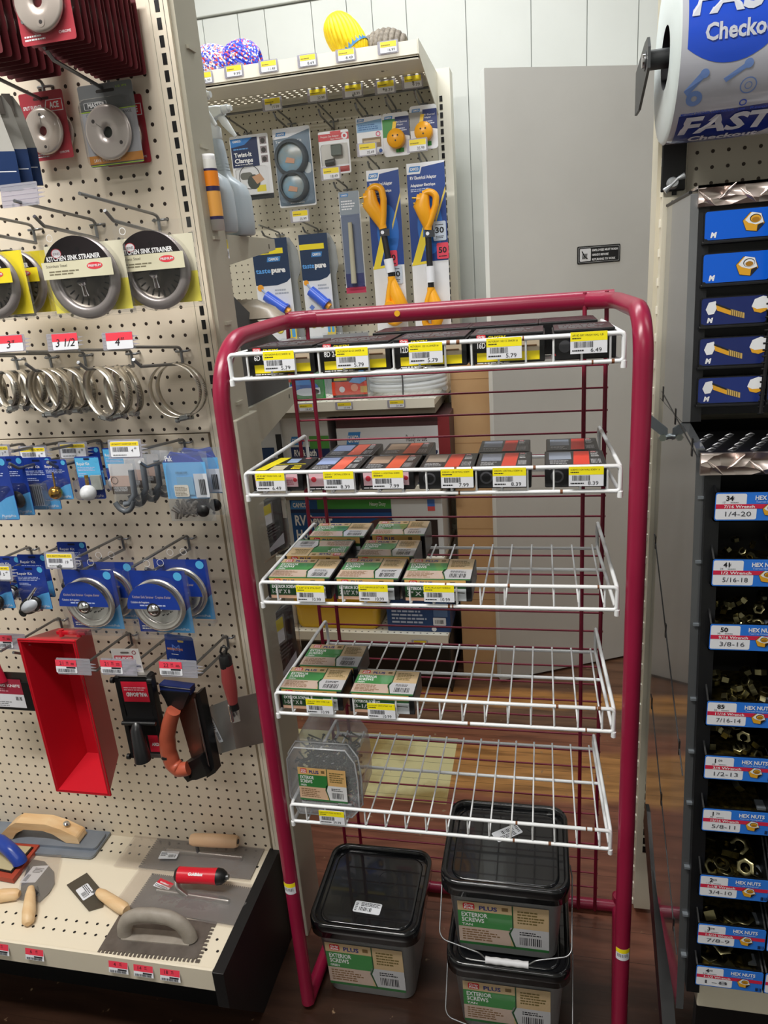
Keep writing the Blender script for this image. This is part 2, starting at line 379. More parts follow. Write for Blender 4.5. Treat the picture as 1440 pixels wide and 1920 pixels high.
# ================= left pegboard gondola =================
YB = 1.2865
m_beige = noisy('e6dac6','eadfcc', 3, .45); m_beige_shaded = noisy('aca797','b5af9f', 4, .5)  # second beige darkened: the shading of the end faces is in its colour
t_left = thing('gondola_shelving', 'tall beige pegboard gondola full of plumbing parts and trowels beside the red rack', 'shelving', flat(V((-.9,1.33,0))))
LO = V((-.9,1.33,0))
def wb(T=None): b = MB(); b.T = M.Translation(-LO); return b
ZS = 1.279
b = wb(); b.box((-1.7,YB,ZS+.001),(-.6335,YB+.012,2.25),pegboard('eaddca', -.65472+.9, .4585+H, x1=-.640+.9)); b.build('upper_pegboard', t_left, bevel=.0008)
b = wb(); b.box((-1.7,YB,.25),(-.6335-.006,YB+.012,ZS-.0012),pegboard('e8dbc6', -.65223+.9, -.2745+H, x1=-.640+.9)); b.build('lower_pegboard', t_left, bevel=.0008)
b = wb(); b.box((-.6325,YB-.003,.26),(-.594,YB+.095,2.25),m_beige)
b.box((-.594,YB+.004,.02),(-.586,YB+.09,2.25),m_beige_shaded)
b.box((-.6018,YB-.0036,.28),(-.6012,YB-.0028,2.25),m_ink); b.box((-.6262,YB-.0036,.28),(-.6256,YB-.0028,2.25),mat('9a9482',.5))
for k in range(78):
    z = 2.22-.0254*k
    if z > .3: b.box((-.6165,YB-.0036,z-.0085),(-.6085,YB-.002,z+.0085),m_black)
for z in (2.24-.0254*k*6 for k in range(12)): b.box((-.6,YB+.03,z),(-.582,YB+.06,z+.006),m_beige_shaded)
b.build('slotted_upright', t_left)
b = wb(); b.box((-.598,YB+.005,0),(-.578,YB+.115,1.30),m_beige_shaded); b.build('end_post', t_left, bevel=.002)
b = wb(); b.box((-1.7,YB+.013,.0),(-.634,YB+.05,2.24),mat('cfc6b2',.6)); b.build('back_panel', t_left)
# base deck
mdeck = pegboard('e6dcc8', 0, 0, axis='XY', hole='17120e', r=.0024)
def deck_mat():
    m = pegboard('e4dac5', -.65+.9, -.2+.0, axis='XY', r=.0026, hole='1a1410')
    N, L = nodes(m)   # keep holes to the four front and back rows
    return m
YF = .963; ZD = .262
b = wb(); b.box((-1.7,YF,ZD-.012),(-.642,YB,ZD),mat('e4dac5',.42)); b.box((-1.7,YF-.002,.219),(-.642,YF+.004,ZD+.010),mat('e6dcc8',.42))
hm = mat('17120e',.7)
for r, y in enumerate((1.012,1.038,1.235,1.261)):
    for k in range(40):
        x = -.655-.0254*k-(.0127 if r % 2 else 0)
        if -1.6 < x: b.disc(x, y, .0032, ZD+.0003, hm, n=10)
b.build('base_deck', t_left, bevel=.0006)
b = wb(); b.box((-1.7,1.087,0),(-.635,1.10,.22),m_black); b.build('kick_plate', t_left)
b = wb(); b.T = b.T@M(((0,0,1,0),(1,0,0,0),(0,1,0,0),(0,0,0,1)))
b.prism([(YF-.004,.27),(YB,.27),(YB,0),(1.087,0),(YF-.004,.18)],-.642,-.618,mat('121214',.45)); b.build('end_bracket', t_left, bevel=.001)
# rear shelves of the same gondola: only their ends show
def rear_shelf(z, zl0, zl1, y1, nm):
    b = wb(); b.box((-1.6,1.40,z-.03),(-.622,y1,z-.002),m_beige_shaded); b.build(nm, t_left)
    b = wb(); b.T = b.T@M(((0,0,1,0),(1,0,0,0),(0,1,0,0),(0,0,0,1)))
    b.prism([(1.385,z),(y1+.004,z),(y1+.004,zl1),(1.40,zl0)],-.622,-.606,m_beige_shaded); b.box((y1-.04,z-.012,-.6055),(y1-.037,z-.022,-.605),m_black)
    b.build('shelf_bracket', t_left, bevel=.0015)
rear_shelf(1.645,1.585,1.622,1.70,'rear_shelf'); rear_shelf(1.300,1.205,1.262,1.72,'rear_shelf')
# ================= rear pegboard gondola =================
YR = 2.7852; RO = V((-.8,2.8,0))
t_rear = thing('gondola_shelving', 'beige pegboard wall bay with a perforated top shelf at the back of the aisle', 'shelving', flat(RO))
def rb(): b = MB(); b.T = M.Translation(-RO); return b
b = rb(); b.box((-1.75,YR,.2),(-.352,YR+.01,2.2),pegboard('dcd5c2', -.47456+.8, .18757+H, r=.0027)); b.build('pegboard', t_rear)
m_cream = noisy('e9e4d3','eee9da',3,.45)
b = rb(); b.box((-.350,YR-.004,.1),(-.300,YR+.08,2.2),m_cream)
for k in range(80): b.box((-.338,YR-.006,2.1-.0254*k),(-.328,YR-.003,2.117-.0254*k),m_black)
b.build('slotted_upright', t_rear)
def perfmat():
    m = pegboard('d9d3c3', -.47, 0, axis='XY', r=.0052, hole='ffffff'); N, L = nodes(m)
    o = [n for n in N if n.type == 'OUTPUT_MATERIAL'][0]; b = N['Principled BSDF']; mx = N.new('ShaderNodeMixShader'); tr = N.new('ShaderNodeBsdfTransparent')
    src = [n for n in N if n.type == 'MIX'][0].inputs[0].links[0].from_socket
    L.new(src, mx.inputs[0]); L.new(b.outputs[0], mx.inputs[1]); L.new(tr.outputs[0], mx.inputs[2]); L.new(mx.outputs[0], o.inputs[0]); return m
b = rb(); b.box((-1.75,2.384,2.142),(-.346,2.545,2.146),m_cream); b.box((-1.75,2.66,2.142),(-.346,2.785,2.146),m_cream); b.add([(-1.75,2.545,2.144),(-.346,2.545,2.144),(-.346,2.66,2.144),(-1.75,2.66,2.144)],[(0,1,2,3)],perfmat())
b.box((-1.75,2.378,2.150),(-.346,2.384,2.186),m_cream); b.box((-1.75,2.384,2.138),(-.346,2.40,2.16),m_cream)
b.T = b.T@M(((0,0,1,0),(1,0,0,0),(0,1,0,0),(0,0,0,1)))
b.prism([(2.380,2.19),(2.785,2.19),(2.785,2.06),(2.74,2.07),(2.38,2.150)],-.346,-.343,m_cream); b.build('top_shelf', t_rear)
b = rb(); b.tube([(-1.7,2.70,2.13),(-.36,2.70,2.13)],.004,m_dsteel); b.build('hang_rail', t_rear)
m_cream_holes = pegboard('efeadb', -.47, 0, axis='XY', r=.0035, hole='57514a')
def shelf(z, y0, nm, lip=.03):
    b = rb(); b.box((-1.75,y0,z-.02),(-.35,YR,z),m_cream_holes); b.box((-1.75,y0-.006,z-lip+.004),(-.35,y0,z+.006),mat('f0ebdc',.4))
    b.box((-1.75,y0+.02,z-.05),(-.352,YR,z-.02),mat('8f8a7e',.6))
    return b.build(nm, t_rear)
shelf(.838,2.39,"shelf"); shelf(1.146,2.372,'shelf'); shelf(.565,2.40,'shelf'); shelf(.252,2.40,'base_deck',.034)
b = rb(); b.box((-1.75,2.45,0),(-.352,2.47,.218),m_black); b.build('kick_plate', t_rear)
b = rb(); b.box((-.352,2.42,0),(-.346,2.785,.23),mat('1b1b1d',.5)); b.build('end_bracket', t_rear)
# ================= right gondola behind the bolt cabinet =================
GO = V((.7,1.5,0)); t_right = thing('gondola_shelving', 'beige pegboard gondola behind the black bolt cabinet', 'shelving', flat(GO))
def gb(): b = MB(); b.T = M.Translation(-GO); return b
YG = 1.4694
b = gb(); b.box((.2505,YG,.3),(1.3,YG+.012,2.3),pegboard('cfc8b6', .26557-.7, .1652+H, r=.0031, hole='3a2c20')); b.build('pegboard', t_right)
b = gb(); b.box((.212,YG-.004,.02),(.2495,YG+.085,2.3),noisy('d8d2bd','ddd7c4',4,.5))
for k in range(80): b.box((.226,YG-.0056,2.2-.0254*k),(.234,YG-.003,2.217-.0254*k),m_black)
for k in range(44): b.box((.2095,YG+.012,2.2-.0508*k),(.213,YG+.02,2.214-.0508*k),mat('ece8da',.4))
b.build('slotted_upright', t_right)
b = gb(); b.box((.205,YG+.03,.15),(.213,YG+.10,2.3),noisy('cdc6b0','d6d0bd',4,.5)); b.build('end_strip', t_right)
b = gb(); b.box((.255,1.0,.30),(1.2,YG,.355),noisy('ddd5c0','e6deca',5,.5)); b.build('base_deck', t_right, bevel=.002)
b = gb(); b.box((.262,1.03,0),(1.2,1.05,.30),m_black); b.build('kick_plate', t_right)
# tall cardboard carton
b = MB(); T = flat(V((-.245,2.65,0))); mc = noisy('c49a6c','cda678',6,.7); b.box((-.072,-.09,0),(.07,.09,1.36),mc)
for z in (.33,.62,.95,1.18): b.box((-.0724,-.0904,z),(.0704,.0904,z+.002),mat('a88056',.7))
c = b.build('cardboard_carton'); c.matrix_world = T; tag(c, 'tall narrow brown cardboard carton standing between the rear bay and the grey door', 'carton')
# ================= red tubular rack with five white wire shelves =================
XL, XR, YP, YG2 = -.5225, .1435, 1.119, 1.452
m_rack = noisy('8d1739','961c3f',7,.3,key='r'); m_wire = noisy('eceef0','f2f4f6',9,.35); m_rwire = mat('861634',.4)
t_rack = thing('wire_display_rack', 'crimson tubular floor rack with five white wire shelves of nails and screws', 'display rack', flat(V((XL+.333,1.28,0))))
KO = V((XL+.333,1.28,0))
def kb(): b = MB(); b.T = M.Translation(-KO); return b
def side(x, xi):
    return fillet([(x,YG2,.0135),(x,YP,.0135)],.02)
b = kb()
for x, xi, rz in ((XL,XL+.02,.11),(XR,XR-.012,.07)):
    pts = fillet([(x,YP,.014),(x,YP,1.458 if x < 0 else 1.468),(xi,YG2-.03 if x<0 else YG2-.05,1.472),(xi+(.06 if x<0 else -.05),YG2+.008,1.472)],rz,10)
    b.tube(pts,.0145,m_rack,seg=20)
b.build('side_post', t_rack)
b = kb(); b.tube([(XL+.015,YG2+.008,1.472),(XR-.012,YG2+.008,1.472)],.0172,m_rack,seg=20)
b.tube([(XL+.245,YG2-.0095,1.4725),(XL+.245,YG2-.0105,1.4725)],.0058,mat('f2b62a',.35),seg=16)
b.build('top_tube', t_rack)
for x in (XL, XR):
    b = kb(); b.tube([(x,YP,.0145),(x+.0+(.035 if x>0 else .02),1.505,.0145)],.0145,m_rack,seg=16); b.tube([(x+(.035 if x>0 else .02),1.472,.0),(x+(.035 if x>0 else .02),1.472,.045)],.0148,m_rack,seg=16)
    b.tube([(x+.05,1.468,.02),(x+.058,1.468,.02)],.006,m_steel,seg=6); b.build('foot_tube', t_rack)
b = kb(); b.tube([(XL+.02,1.468,.0165),(XR+.03,1.468,.0165)],.0135,m_rack,seg=16); b.build('bottom_tube', t_rack)
# grid back: two pairs of uprights and many cross wires
b = kb()
for x in (-.508,-.466,.0785,.118): b.tube([(x,YG2-.0,1.487),(x,YG2-.006,1.44),(x,YG2-.006,.02)],.0042,m_rwire,seg=8)
b.build('grid_upright', t_rack)
b = kb()
n = 31
for k in range(n):
    z = 1.396-k*.0437
    b.tube([(-.512,YG2,z),(.124,YG2,z)],.0021,m_rwire,seg=6)
b.build('grid_wire', t_rack)
# wire shelves
def wire_shelf(zu, zl, zb, zh, first=False):
    b = kb(); xl, xr = -.4985, .1165
    yb = 1.436; r1 = .0034
    # closed double loop along the front
    loop = fillet([(xl,YP,zl),(xl,YP,zu),(xr,YP,zu),(xr,YP,zl)],.006,4,closed=True)
    b.tube(loop,r1,m_wire,seg=8,closed=True)
    rr_ = random.Random(int(zu*1000))
    for q in range(5): x_ = rr_.uniform(xl+.3,xr-.01); b.tube([(x_,YP,zl if q % 2 else zu),(x_+rr_.uniform(.002,.006),YP,zl if q % 2 else zu)],r1*1.03,mat('7a4a2a',.7),seg=8)
    # side rods: up from the front corner to the hook on the grid
    for x, xh in ((xl,-.493),(xr,.1075)):
        b.tube(fillet([(x,YP,zl-.008),(x,YP+.003,zu-.002),(xh,1.441,zh),(xh,1.444,zh-.03)],.012,5),.0036,m_wire,seg=8)
        b.tube(fillet([(x,YP+.002,zl-.004),(x,YP+.012,zl-.004),(xh+(.003 if x<0 else -.0),yb,zb-.002),(xh,1.443,zh-.02)],.01,4),.0034,m_wire,seg=8)
        b.tube([(x,YP-.0005,zl-.010),(x,YP-.0005,zl)],.0045,m_wire,seg=8)
    b.tube([(-.493,yb,zb-.004),(.1095,yb,zb-.004)],.0034,m_wire,seg=8)
    ym = YP+(yb-YP)*.62; zm = zl+(zb-zl)*.62
    b.tube([(-.496,ym,zm-.0055),(.112,ym,zm-.0055)],.0034,m_wire,seg=8)
    ws = b.build('wire_shelf', t_rack, label='white wire shelf, '+('topmost','second from the top','middle','fourth from the top','lowest')[[z[0] for z in SH].index(zu)])
    b = kb()
    for k in range(15):
        x = .0975-.0404*k
        b.tube(fillet([(x,YP+.001,zu),(x,YP,zl+.001),(x,YP+.01,zl+.002),(x,yb+.004,zb+.001)],.004,3),.0018,m_wire,seg=6)
        b.tube([(x,yb+.001,zb+.001),(x,yb+.0045,zb+.001)],.0023,m_wire,seg=6)
    b.build('floor_wires', ws)
SH = [(1.440,1.400,1.389,1.436),(1.241,1.201,1.182,1.235),(1.038,.998,.986,1.038),(.810,.765,.746,.799),(.553,.512,.500,.533)]
for s_ in SH: wire_shelf(*s_)
# stickers on the posts
def post_sticker(px, py, x, lab):
    z = P(px,py,Y=YP-.015).z; b = MB(); T = flat(V((x,YP,z)))
    pts = lambda r, z0, z1, m: b.add([p for k in range(9) for p in ((r*math.sin(-.95+1.9*k/8), -r*math.cos(-.95+1.9*k/8), z0),(r*math.sin(-.95+1.9*k/8), -r*math.cos(-.95+1.9*k/8), z1))],[(2*k,2*k+2,2*k+3,2*k+1) for k in range(8)],m,True)
    pts(.0149,-.014,.014,m_paper); pts(.0151,.004,.014,m_yel)
    for k in range(7):
        a = -.7+.2*k; pts2 = [(.0152*math.sin(a+d),-.0152*math.cos(a+d)) for d in (0,.07)]
        b.add([(*pts2[0],-.006),(*pts2[1],-.006),(*pts2[1],.002),(*pts2[0],.002)],[(0,1,2,3)],m_ink)
    o = b.build('price_sticker'); o.matrix_world = T; tag(o, lab, 'sticker')
post_sticker(543,1668,XL,'yellow and white price sticker wrapped low around the left rack post')
post_sticker(1171,1792,XR,'yellow and white price sticker wrapped low around the right rack post')

# ---------------- printed artwork shared by packets ----------------
def logo_gr(b, x, y, w, h, z):   # red badge with white letters
    b.poly(rrect(w,h,h*.2,3,x+w/2,y+h/2),z,mat('d2232e',.4)); b.text('Grip',x+w*.1,y+h*.53,h*.34,z+.0001,m_white,w=w*.8,bold=.03); b.text('Rite',x+w*.1,y+h*.1,h*.34,z+.0001,m_white,w=w*.8,bold=.03)
TAN = 'd9ae6b'; GREEN = '2f7a3a'
def art_screws(b, w, h, z, word='GREEN', strip=True, seed=1, dull=False):  # dull: colours greyed to imitate film glare on boxes, shade on buckets
    """kraft / green / white EXTERIOR SCREWS label, lower left corner at the local origin minus w/2,h/2"""
    x0, y0 = -w/2, -h/2; e = .00015
    b.rect(x0,y0,-x0,-y0,z,mat('d8ad70' if not dull else 'cbb088',.4,0,.5 if dull else 0)); b.rect(x0,y0,-x0,y0+h*.06,z+e,mat('2c6b36',.4))
    b.rect(x0,y0+h*.06,x0+w*.58,y0+h*.42,z+e,mat('d6b394' if not dull else 'c9b2a4',.4,0,.5 if dull else 0)); b.rect(x0,y0+h*.42,x0+w*.60,y0+h*.79,z+e,mat(GREEN if not dull else '3f8a48',.4,0,.5 if dull else 0))
    b.poly([(x0+w*.62,y0+h*.06),(w/2,y0+h*.06),(w/2,y0+h*.5),(x0+w*.58,y0+h*.5),(x0+w*.55,y0+h*.36)],z+e,mat('dcdcde' if not dull else 'c2c2c6',.4,0,.5 if dull else 0))
    b.poly([(x0+w*.56,y0+h*.36),(x0+w*.62,y0+h*.03),(x0+w*.64,y0+h*.03),(x0+w*.58,y0+h*.36),(x0+w*.615,y0+h*.5),(x0+w*.615,-y0),(x0+w*.60,-y0),(x0+w*.60,y0+h*.5)],z+2*e,mat('1f4e29',.4))
    logo_gr(b,x0+w*.06,y0+h*.83,w*.13,h*.14,z+2*e); b.text('PLUS',x0+w*.24,y0+h*.84,h*.09,z+2*e,mat('28347c',.4),w=w*.2,bold=.03)
    b.rect(x0+w*.49,y0+h*.86,x0+w*.56,y0+h*.94,z+2*e,mat('7b623c',.4))
    b.text('EXTERIOR',x0+w*.04,y0+h*.66,h*.095,z+2*e,m_white,w=w*.29,bold=.02); b.text('SCREWS',x0+w*.04,y0+h*.54,h*.095,z+2*e,m_white,w=w*.25,bold=.02)
    b.text(word,x0+w*.04,y0+h*.45,h*.05,z+2*e,m_white,w=w*.12,bold=.02)
    b.lines(x0+w*.04,y0+h*.1,w*.42,h*.28,z+2*e,mat('8a6a4a',.5),5,seed); b.lines(x0+w*.66,y0+h*.6,w*.3,h*.32,z+2*e,mat('7a6a3c',.5),5,seed+1)
    b.bars(x0+w*.68,y0+h*.12,w*.25,h*.18,z+2*e,m_ink,12,seed); b.lines(x0+w*.68,y0+h*.34,w*.25,h*.1,z+2*e,m_ink,2,seed)
def price_art(b, w, h, z, title, price, ca='fff01a', seed=1, curve=0):
    x0, y0 = -w/2, -h/2; e = .00015
    b.rect(x0,y0,-x0,-y0,z,m_paper); b.rect(x0,y0+h*.58,-x0,-y0,z+e,mat(ca,.4))
    b.text(title,x0+w*.05,y0+h*.80,h*.09,z+2*e,m_ink,w=w*.84); b.lines(x0+w*.05,y0+h*.66,w*.3,h*.1,z+2*e,m_ink,1,seed)
    b.bars(x0+w*.1,y0+h*.28,w*.52,h*.27,z+2*e,m_ink,20,seed); b.lines(x0+w*.05,y0+h*.08,w*.42,h*.13,z+2*e,m_ink,1,seed+3)
    b.text(price,x0+w*.55,y0+h*.06,h*.19,z+2*e,m_ink,w=w*.3)
def price_tag(name, lab, p, w, h, title, price, ca='fff01a', yaw=0, lean=0, group=None, seed=1, roll=0, th=.0008):
    b = MB(); b.prism(rrect(w,h,.002),-th,0,m_paper); price_art(b,w,h,.0001,title,price,ca,seed)
    o = b.build(name); o.matrix_world = fr(p,yaw,lean,roll); tag(o,lab,'price tag',group); return o
c_film = clear('ffffff',.15,.03,.1,key='film')
# ---------------- nails on the top shelf ----------------
def c2(x, y): return (420+x/3, 560+y/3)
def nail_box(xa, xb, lab, title, size, price, tlab, ty, plain=False):
    zt = 1.448; z0 = 1.4035; y0 = 1.130; d = .115
    xa = P(xa,675,Y=y0).x; xb = P(xb,675,Y=y0).x; w = xb-xa
    t = thing('nail_box', lab, 'box', flat(V(((xa+xb)/2,y0+d/2,z0))), 'nail boxes on the top wire shelf')
    b = MB(); b.box((-w/2,-d/2,0),(w/2,d/2,zt-z0-.004),m_black); b.build('carton', t, bevel=.0015)
    b = MB(); b.box((-w/2+.002,-d/2+.002,zt-z0-.0038),(w/2-.002,d/2,zt-z0),mat('18181a',.25)); b.lines(-w/2+.01,-d/2+.02,w*.8,d*.6,zt-z0+.0002,mat('6a6a6c',.4),5,3); b.build('lid', t, bevel=.001)
    hh = zt-z0
    b = MB(); b.T = M.Translation((0,-d/2-.0003,hh/2))@FACE
    if not plain:
        b.rect(-w/2+.012,-hh*.42,w/2-.008,-hh*.12,0,mat('ffe91a',.4)); b.rect(w/2-.035,-hh*.12,w/2-.008,hh*.22,0,mat('c9b9a0',.5)); b.tube([(w/2-.034,hh*.06,.001),(w/2-.012,hh*.06,.001)],.0013,mat('7a5a3a',.4),seg=6)
        b.text(size,-w/2+.013,hh*.04,.0085,.0003,m_white,w=.034,bold=.02)
        logo_gr(b,-w/2+.012,hh*.30,.014,.0085,.0003); b.text('SINKERS',-w/2+.030,hh*.33,.0045,.0003,m_yel,w=.026,bold=.02); b.lines(-w/2+.012,-hh*.5,.05,.003,.0003,m_white,1,2)
    else:
        b.disc(-w/2+.018,-.002,.009,.0002,mat('4a4a4e',.4)); b.text('AA',-w/2-.0,-hh*.35,.004,.0003,m_red,w=.005)
    b.build('printed_front', t)
    c = P(*ty,Y=YP-.006); price_tag('price_tag',tlab,c,.052,.031,title,price,seed=len(tlab)*3,lean=-.05)
nail_box(463,590,'small black nail box with a yellow stripe, leftmost on the top wire shelf','VICTORSW9 6D CC SINKER 1#','6D 1-7/8"','5.79','yellow and white 5.79 price tag on the leftmost box of the top wire shelf',(523,677))
nail_box(594,733,'black nail box marked 8D 2-1/4, second from the left on the top wire shelf','VICTORSW9 8D CC SINKER 1#','8D 2-1/4"','5.79','yellow and white 5.79 price tag on the second box of the top wire shelf',(660,671))
nail_box(737,876,'black nail box marked 12D, middle of the top wire shelf','VICTORSW1 12D CC SINKER 1#','12D 3-1/8"','5.79','yellow and white 5.79 price tag on the middle box of the top wire shelf',(798,662))
nail_box(880,1022,'black nail box marked 16D, fourth along the top wire shelf','VICTORSW1 16D CC SINKER 1#','16D 3-1/4"','5.79','yellow and white 5.79 price tag on the 16D box of the top wire shelf',(945,653))
nail_box(1036,1155,'plain black nail box with a 6.49 tag, rightmost on the top wire shelf','AFI 8D BRT FINISH NAIL 1LB','','6.49','yellow and white 6.49 price tag at the right end of the top wire shelf',(1104,642),True)
for xa, xb, s_ in ((700,880,'fourth'),(880,1010,'fifth'),(1010,1120,'rightmost')):
    a = P(xa,640,Y=1.26).x; c = P(xb,640,Y=1.26).x
    b = MB(); b.box((-(c-a)/2,-.055,0),((c-a)/2,.055,.052),mat('151517',.3)); b.poly([(p[0],p[1]) for p in rrect(c-a-.01,.1,.004)],.0525,mat('232326',.25))
    o = b.build('nail_box',bevel=.0012); o.matrix_world = flat(V(((a+c)/2,1.312,1.399))); tag(o,'black nail box in the back row of the top wire shelf, '+{'fourth':'leftmost of that row','fifth':'middle of that row','rightmost':'rightmost of that row'}[s_],'box','nail boxes on the top wire shelf')
# ---------------- drywall screw boxes on the second shelf ----------------
m_bkbox = mat('17171a',.3)
def small_box(name, lab, xa, xb, y0, d, z0, h, art, group, w=None, front=None, cols=('e0533c','8fa0c0')):
    w = xb-xa
    t = thing(name, lab, 'box', flat(V(((xa+xb)/2,y0+d/2,z0))), group)
    MB().box((-w/2,-d/2,0),(w/2,d/2,h-.0015),m_bkbox).build('carton', t, bevel=.002)
    b = MB(); b.T = M.Translation((0,0,h-.0012)); art(b,w-.007,d-.007); b.build('printed_lid', t)
    if front: b = MB(); b.T = M.Translation((0,-d/2-.0003,h/2))@FACE; front(b,w,h); b.build('printed_front', t)
    return t
def dry_art(a1, a2, seed, left=False):
    def f(b, w, h):
        b.rect(-w/2,-h/2,w/2,h/2,0,mat('222226',.3)); s = -1 if left else 1
        x = .12*w*s
        b.poly([(x-.16*w,-h*.46),(x+.12*w,-h*.46),(x+.16*w,h*.46),(x-.12*w,h*.46)],.0002,mat(a1,.4))
        b.rect(*( (-w*.46,-h*.1,-w*.06,h*.42) if not left else (w*.08,-h*.1,w*.46,h*.42)),.0001,mat(a2,.4))
        b.lines(-w*.45,-h*.42,w*.35,h*.26,.0003,mat('b8b8bc',.4),3,seed); b.lines(w*.3,h*.05,w*.15,h*.35,.0003,mat('d8d8da',.4),4,seed)
        b.bars(w*.28,-h*.4,w*.18,h*.3,.0003,mat('a9a9ad',.4),7,seed); logo_gr(b,w*.3,h*.34,w*.1,h*.11,.0003)
    return f
def yel_art(b, w, h):
    b.rect(-w/2,-h/2,w/2,h/2,0,mat('1c1c1e',.3)); b.poly([(-w*.5,-h*.44),(-w*.28,-h*.44),(-w*.06,h*.5),(-w*.3,h*.5)],.0002,mat('f6e51d',.4))
    b.rect(-w*.2,-h*.44,w*.1,-h*.1,.0001,mat('c8c0a8',.4)); b.rect(-w*.02,h*.1,w*.22,h*.4,.0001,mat('9db4d8',.4)); b.poly([(-w*.2,-h*.03),(w*.44,-h*.03),(w*.44,0),(-w*.2,0)],.0002,mat('f6e51d',.4))
    b.lines(w*.24,-h*.4,w*.2,h*.3,.0003,m_yel,3,4); logo_gr(b,w*.3,h*.36,w*.12,h*.1,.0003)
def pinkf(b, w, h):
    b.rect(-w*.44,-h*.28,w*.40,h*.34,0,mat('f2c9d2',.5)); b.lines(w*.16,-h*.2,w*.2,h*.4,.0002,mat('c46a80',.5),4,5); b.disc(-w*.35,h*.05,h*.13,.0002,mat('e23a4e',.4)); b.disc(w*.35,h*.05,h*.1,.0002,mat('e23a4e',.4))
    b.lines(-w*.44,-h*.44,w*.6,h*.09,.0002,mat('d8d8da',.5),1,5)
def blkf(b, w, h):
    b.disc(-w*.3,0,h*.28,.0001,mat('55555a',.5)); b.disc(-w*.3,0,h*.2,.0002,mat('1b1b1e',.5)); b.lines(-w*.4,h*.33,w*.6,h*.08,.0002,mat('9a9a9e',.5),1,5); b.poly([(-w*.44,h*.32),(-w*.4,h*.32),(-w*.42,h*.44)],.0002,m_white)
G2 = 'drywall screw boxes on the second wire shelf'
H2 = 1.241-1.2045; z2 = 1.2045
rows = [(-.492,-.400,yel_art,pinkf,'black and yellow finish nail box, leftmost on the second wire shelf'),
    (-.394,-.303,dry_art('e8674f','8c9cc4',2),pinkf,'black orange-striped screw box, second from left in front row, second wire shelf'),
    (-.299,-.207,dry_art('e0603f','a48a76',3),pinkf,'black screw box with a pink front, third from left on the second wire shelf'),
    (-.200,-.109,dry_art('dd4a34','a49588',4),blkf,'black drywall screw box, smeared orange stripe, fourth from left, second wire shelf'),
    (-.107,-.018,dry_art('e04a36','8d93a2',5),blkf,'black drywall screw box just left of the gap on the second wire shelf'),
    (.003,.098,dry_art('ec4632','98a2b4',6),blkf,'black drywall screw box at the right end of the front row, second wire shelf')]
for xa, xb, a, f_, lab in rows: small_box('screw_box',lab,xa,xb,1.130,.100,z2,H2,a,G2,front=f_)
for xa, xb, a, lab in ((-.392,-.300,dry_art('e8674f','8c9cc4',8),'screw box with an orange stripe, leftmost in the back row of the second wire shelf'),(-.288,-.198,dry_art('e0603f','b0967e',9),'screw box second from left in the back row of the second wire shelf'),
        (-.111,-.022,dry_art('e2402c','949cae',10),'screw box in the back row just left of the gap, second wire shelf'),(.006,.094,dry_art('ec3c2c','9aa4b6',11),'screw box at the right end of the back row, second wire shelf')):
    small_box('screw_box',lab,xa,xb,1.234,.095,z2-.006,H2+.005,a,G2)
for (px,py), ti, pr, nm in (((507,904),'AFI 8D BRT FINISH NAIL 1LB','6.49','leftmost box'),((635,901),'SCREWS1 1" DRYWALL SCREW 1#','8.39','second box from the left'),((727,899),'SCREWS1 1-1/4 DRYWALL SCREW','7.99','third box from the left'),((857,897),'SCREWS1 1-5/8 DRYWALL SCREW','7.99','fourth box from the left'),((955,895),'SCREWS1 2 DRYWALL SCREW 1#','8.39','box just left of the gap'),((1099,893),'SCREWS1 3 DRYWALL SCREW 1#','8.39','rightmost box')):
    price_tag('price_tag','yellow %s price tag, second wire shelf, %s'%(pr,nm),P(px,py,Y=YP-.006),.052,.031,ti,pr,seed=px,lean=-.04)
# ---------------- exterior screw boxes on shelves three and four ----------------
def ext_art(word, seed, flip=False):
    def f(b, w, h):
        if flip: b.T = b.T@M.Rotation(PI,4,'Z')
        art_screws(b,w+.002,h+.004,.0,word,seed=seed,dull=True)
    return f
def ext_front(size, seed):
    def f(b, w, h):
        b.rect(-w*.45,h*.22,w*.42,h*.49,.0,mat('dcae66',.4)); logo_gr(b,-w*.38,h*.24,w*.11,h*.22,.0002); b.text('PLUS',-w*.23,h*.26,h*.16,.0002,mat('28347c',.4),w=w*.18,bold=.03); b.rect(w*.2,h*.26,w*.27,h*.42,.0002,mat('7b623c',.4))
        b.rect(-w*.45,-h*.46,w*.42,h*.22,.0,mat('26542f',.4)); b.text('EXTERIOR SCREWS',-w*.42,h*.02,h*.14,.0002,m_white,w=w*.4,bold=.02)
        b.text(size,-w*.42,-h*.24,h*.18,.0002,m_white,w=w*.28,bold=.03); b.rect(-w*.45,-h*.48,w*.1,-h*.33,.0002,mat('e0b49a',.4)); b.rect(w*.2,-h*.46,w*.42,h*.1,.0002,mat('d6dbe0',.4)); b.tube([(w*.12,-h*.05,.001),(w*.4,-h*.08,.001)],.0007,mat('3a3a2c',.4),seg=5)
    return f
G3 = 'exterior screw boxes on the wire shelves'
z3 = 1.0015; H3 = .0405
def ebox(lab, xa, xb, y0, d, z0, h, size, seed, flip=False): return small_box('screw_box',lab,xa,xb,y0,d,z0,h,ext_art('GREEN' if seed % 2 else 'TAN',seed,flip),G3,front=ext_front(size,seed))
ebox('green and kraft exterior screw box, left of the front row on the middle wire shelf',-.491,-.371,1.130,.094,z3,H3,'1-5/8" X 8',1)
ebox('green and kraft exterior screw box, centre of the front row on the middle wire shelf',-.364,-.246,1.130,.100,z3,H3,'2-1/2" X 9',2)
ebox('green and kraft exterior screw box, right of the front row on the middle wire shelf',-.242,-.120,1.130,.100,z3,H3,'3" X 9',3)
ebox('exterior screw box turned upside down, left of the second row on the middle wire shelf',-.492,-.371,1.232,.092,z3-.003,H3+.005,'1-5/8" X 8',4,True)
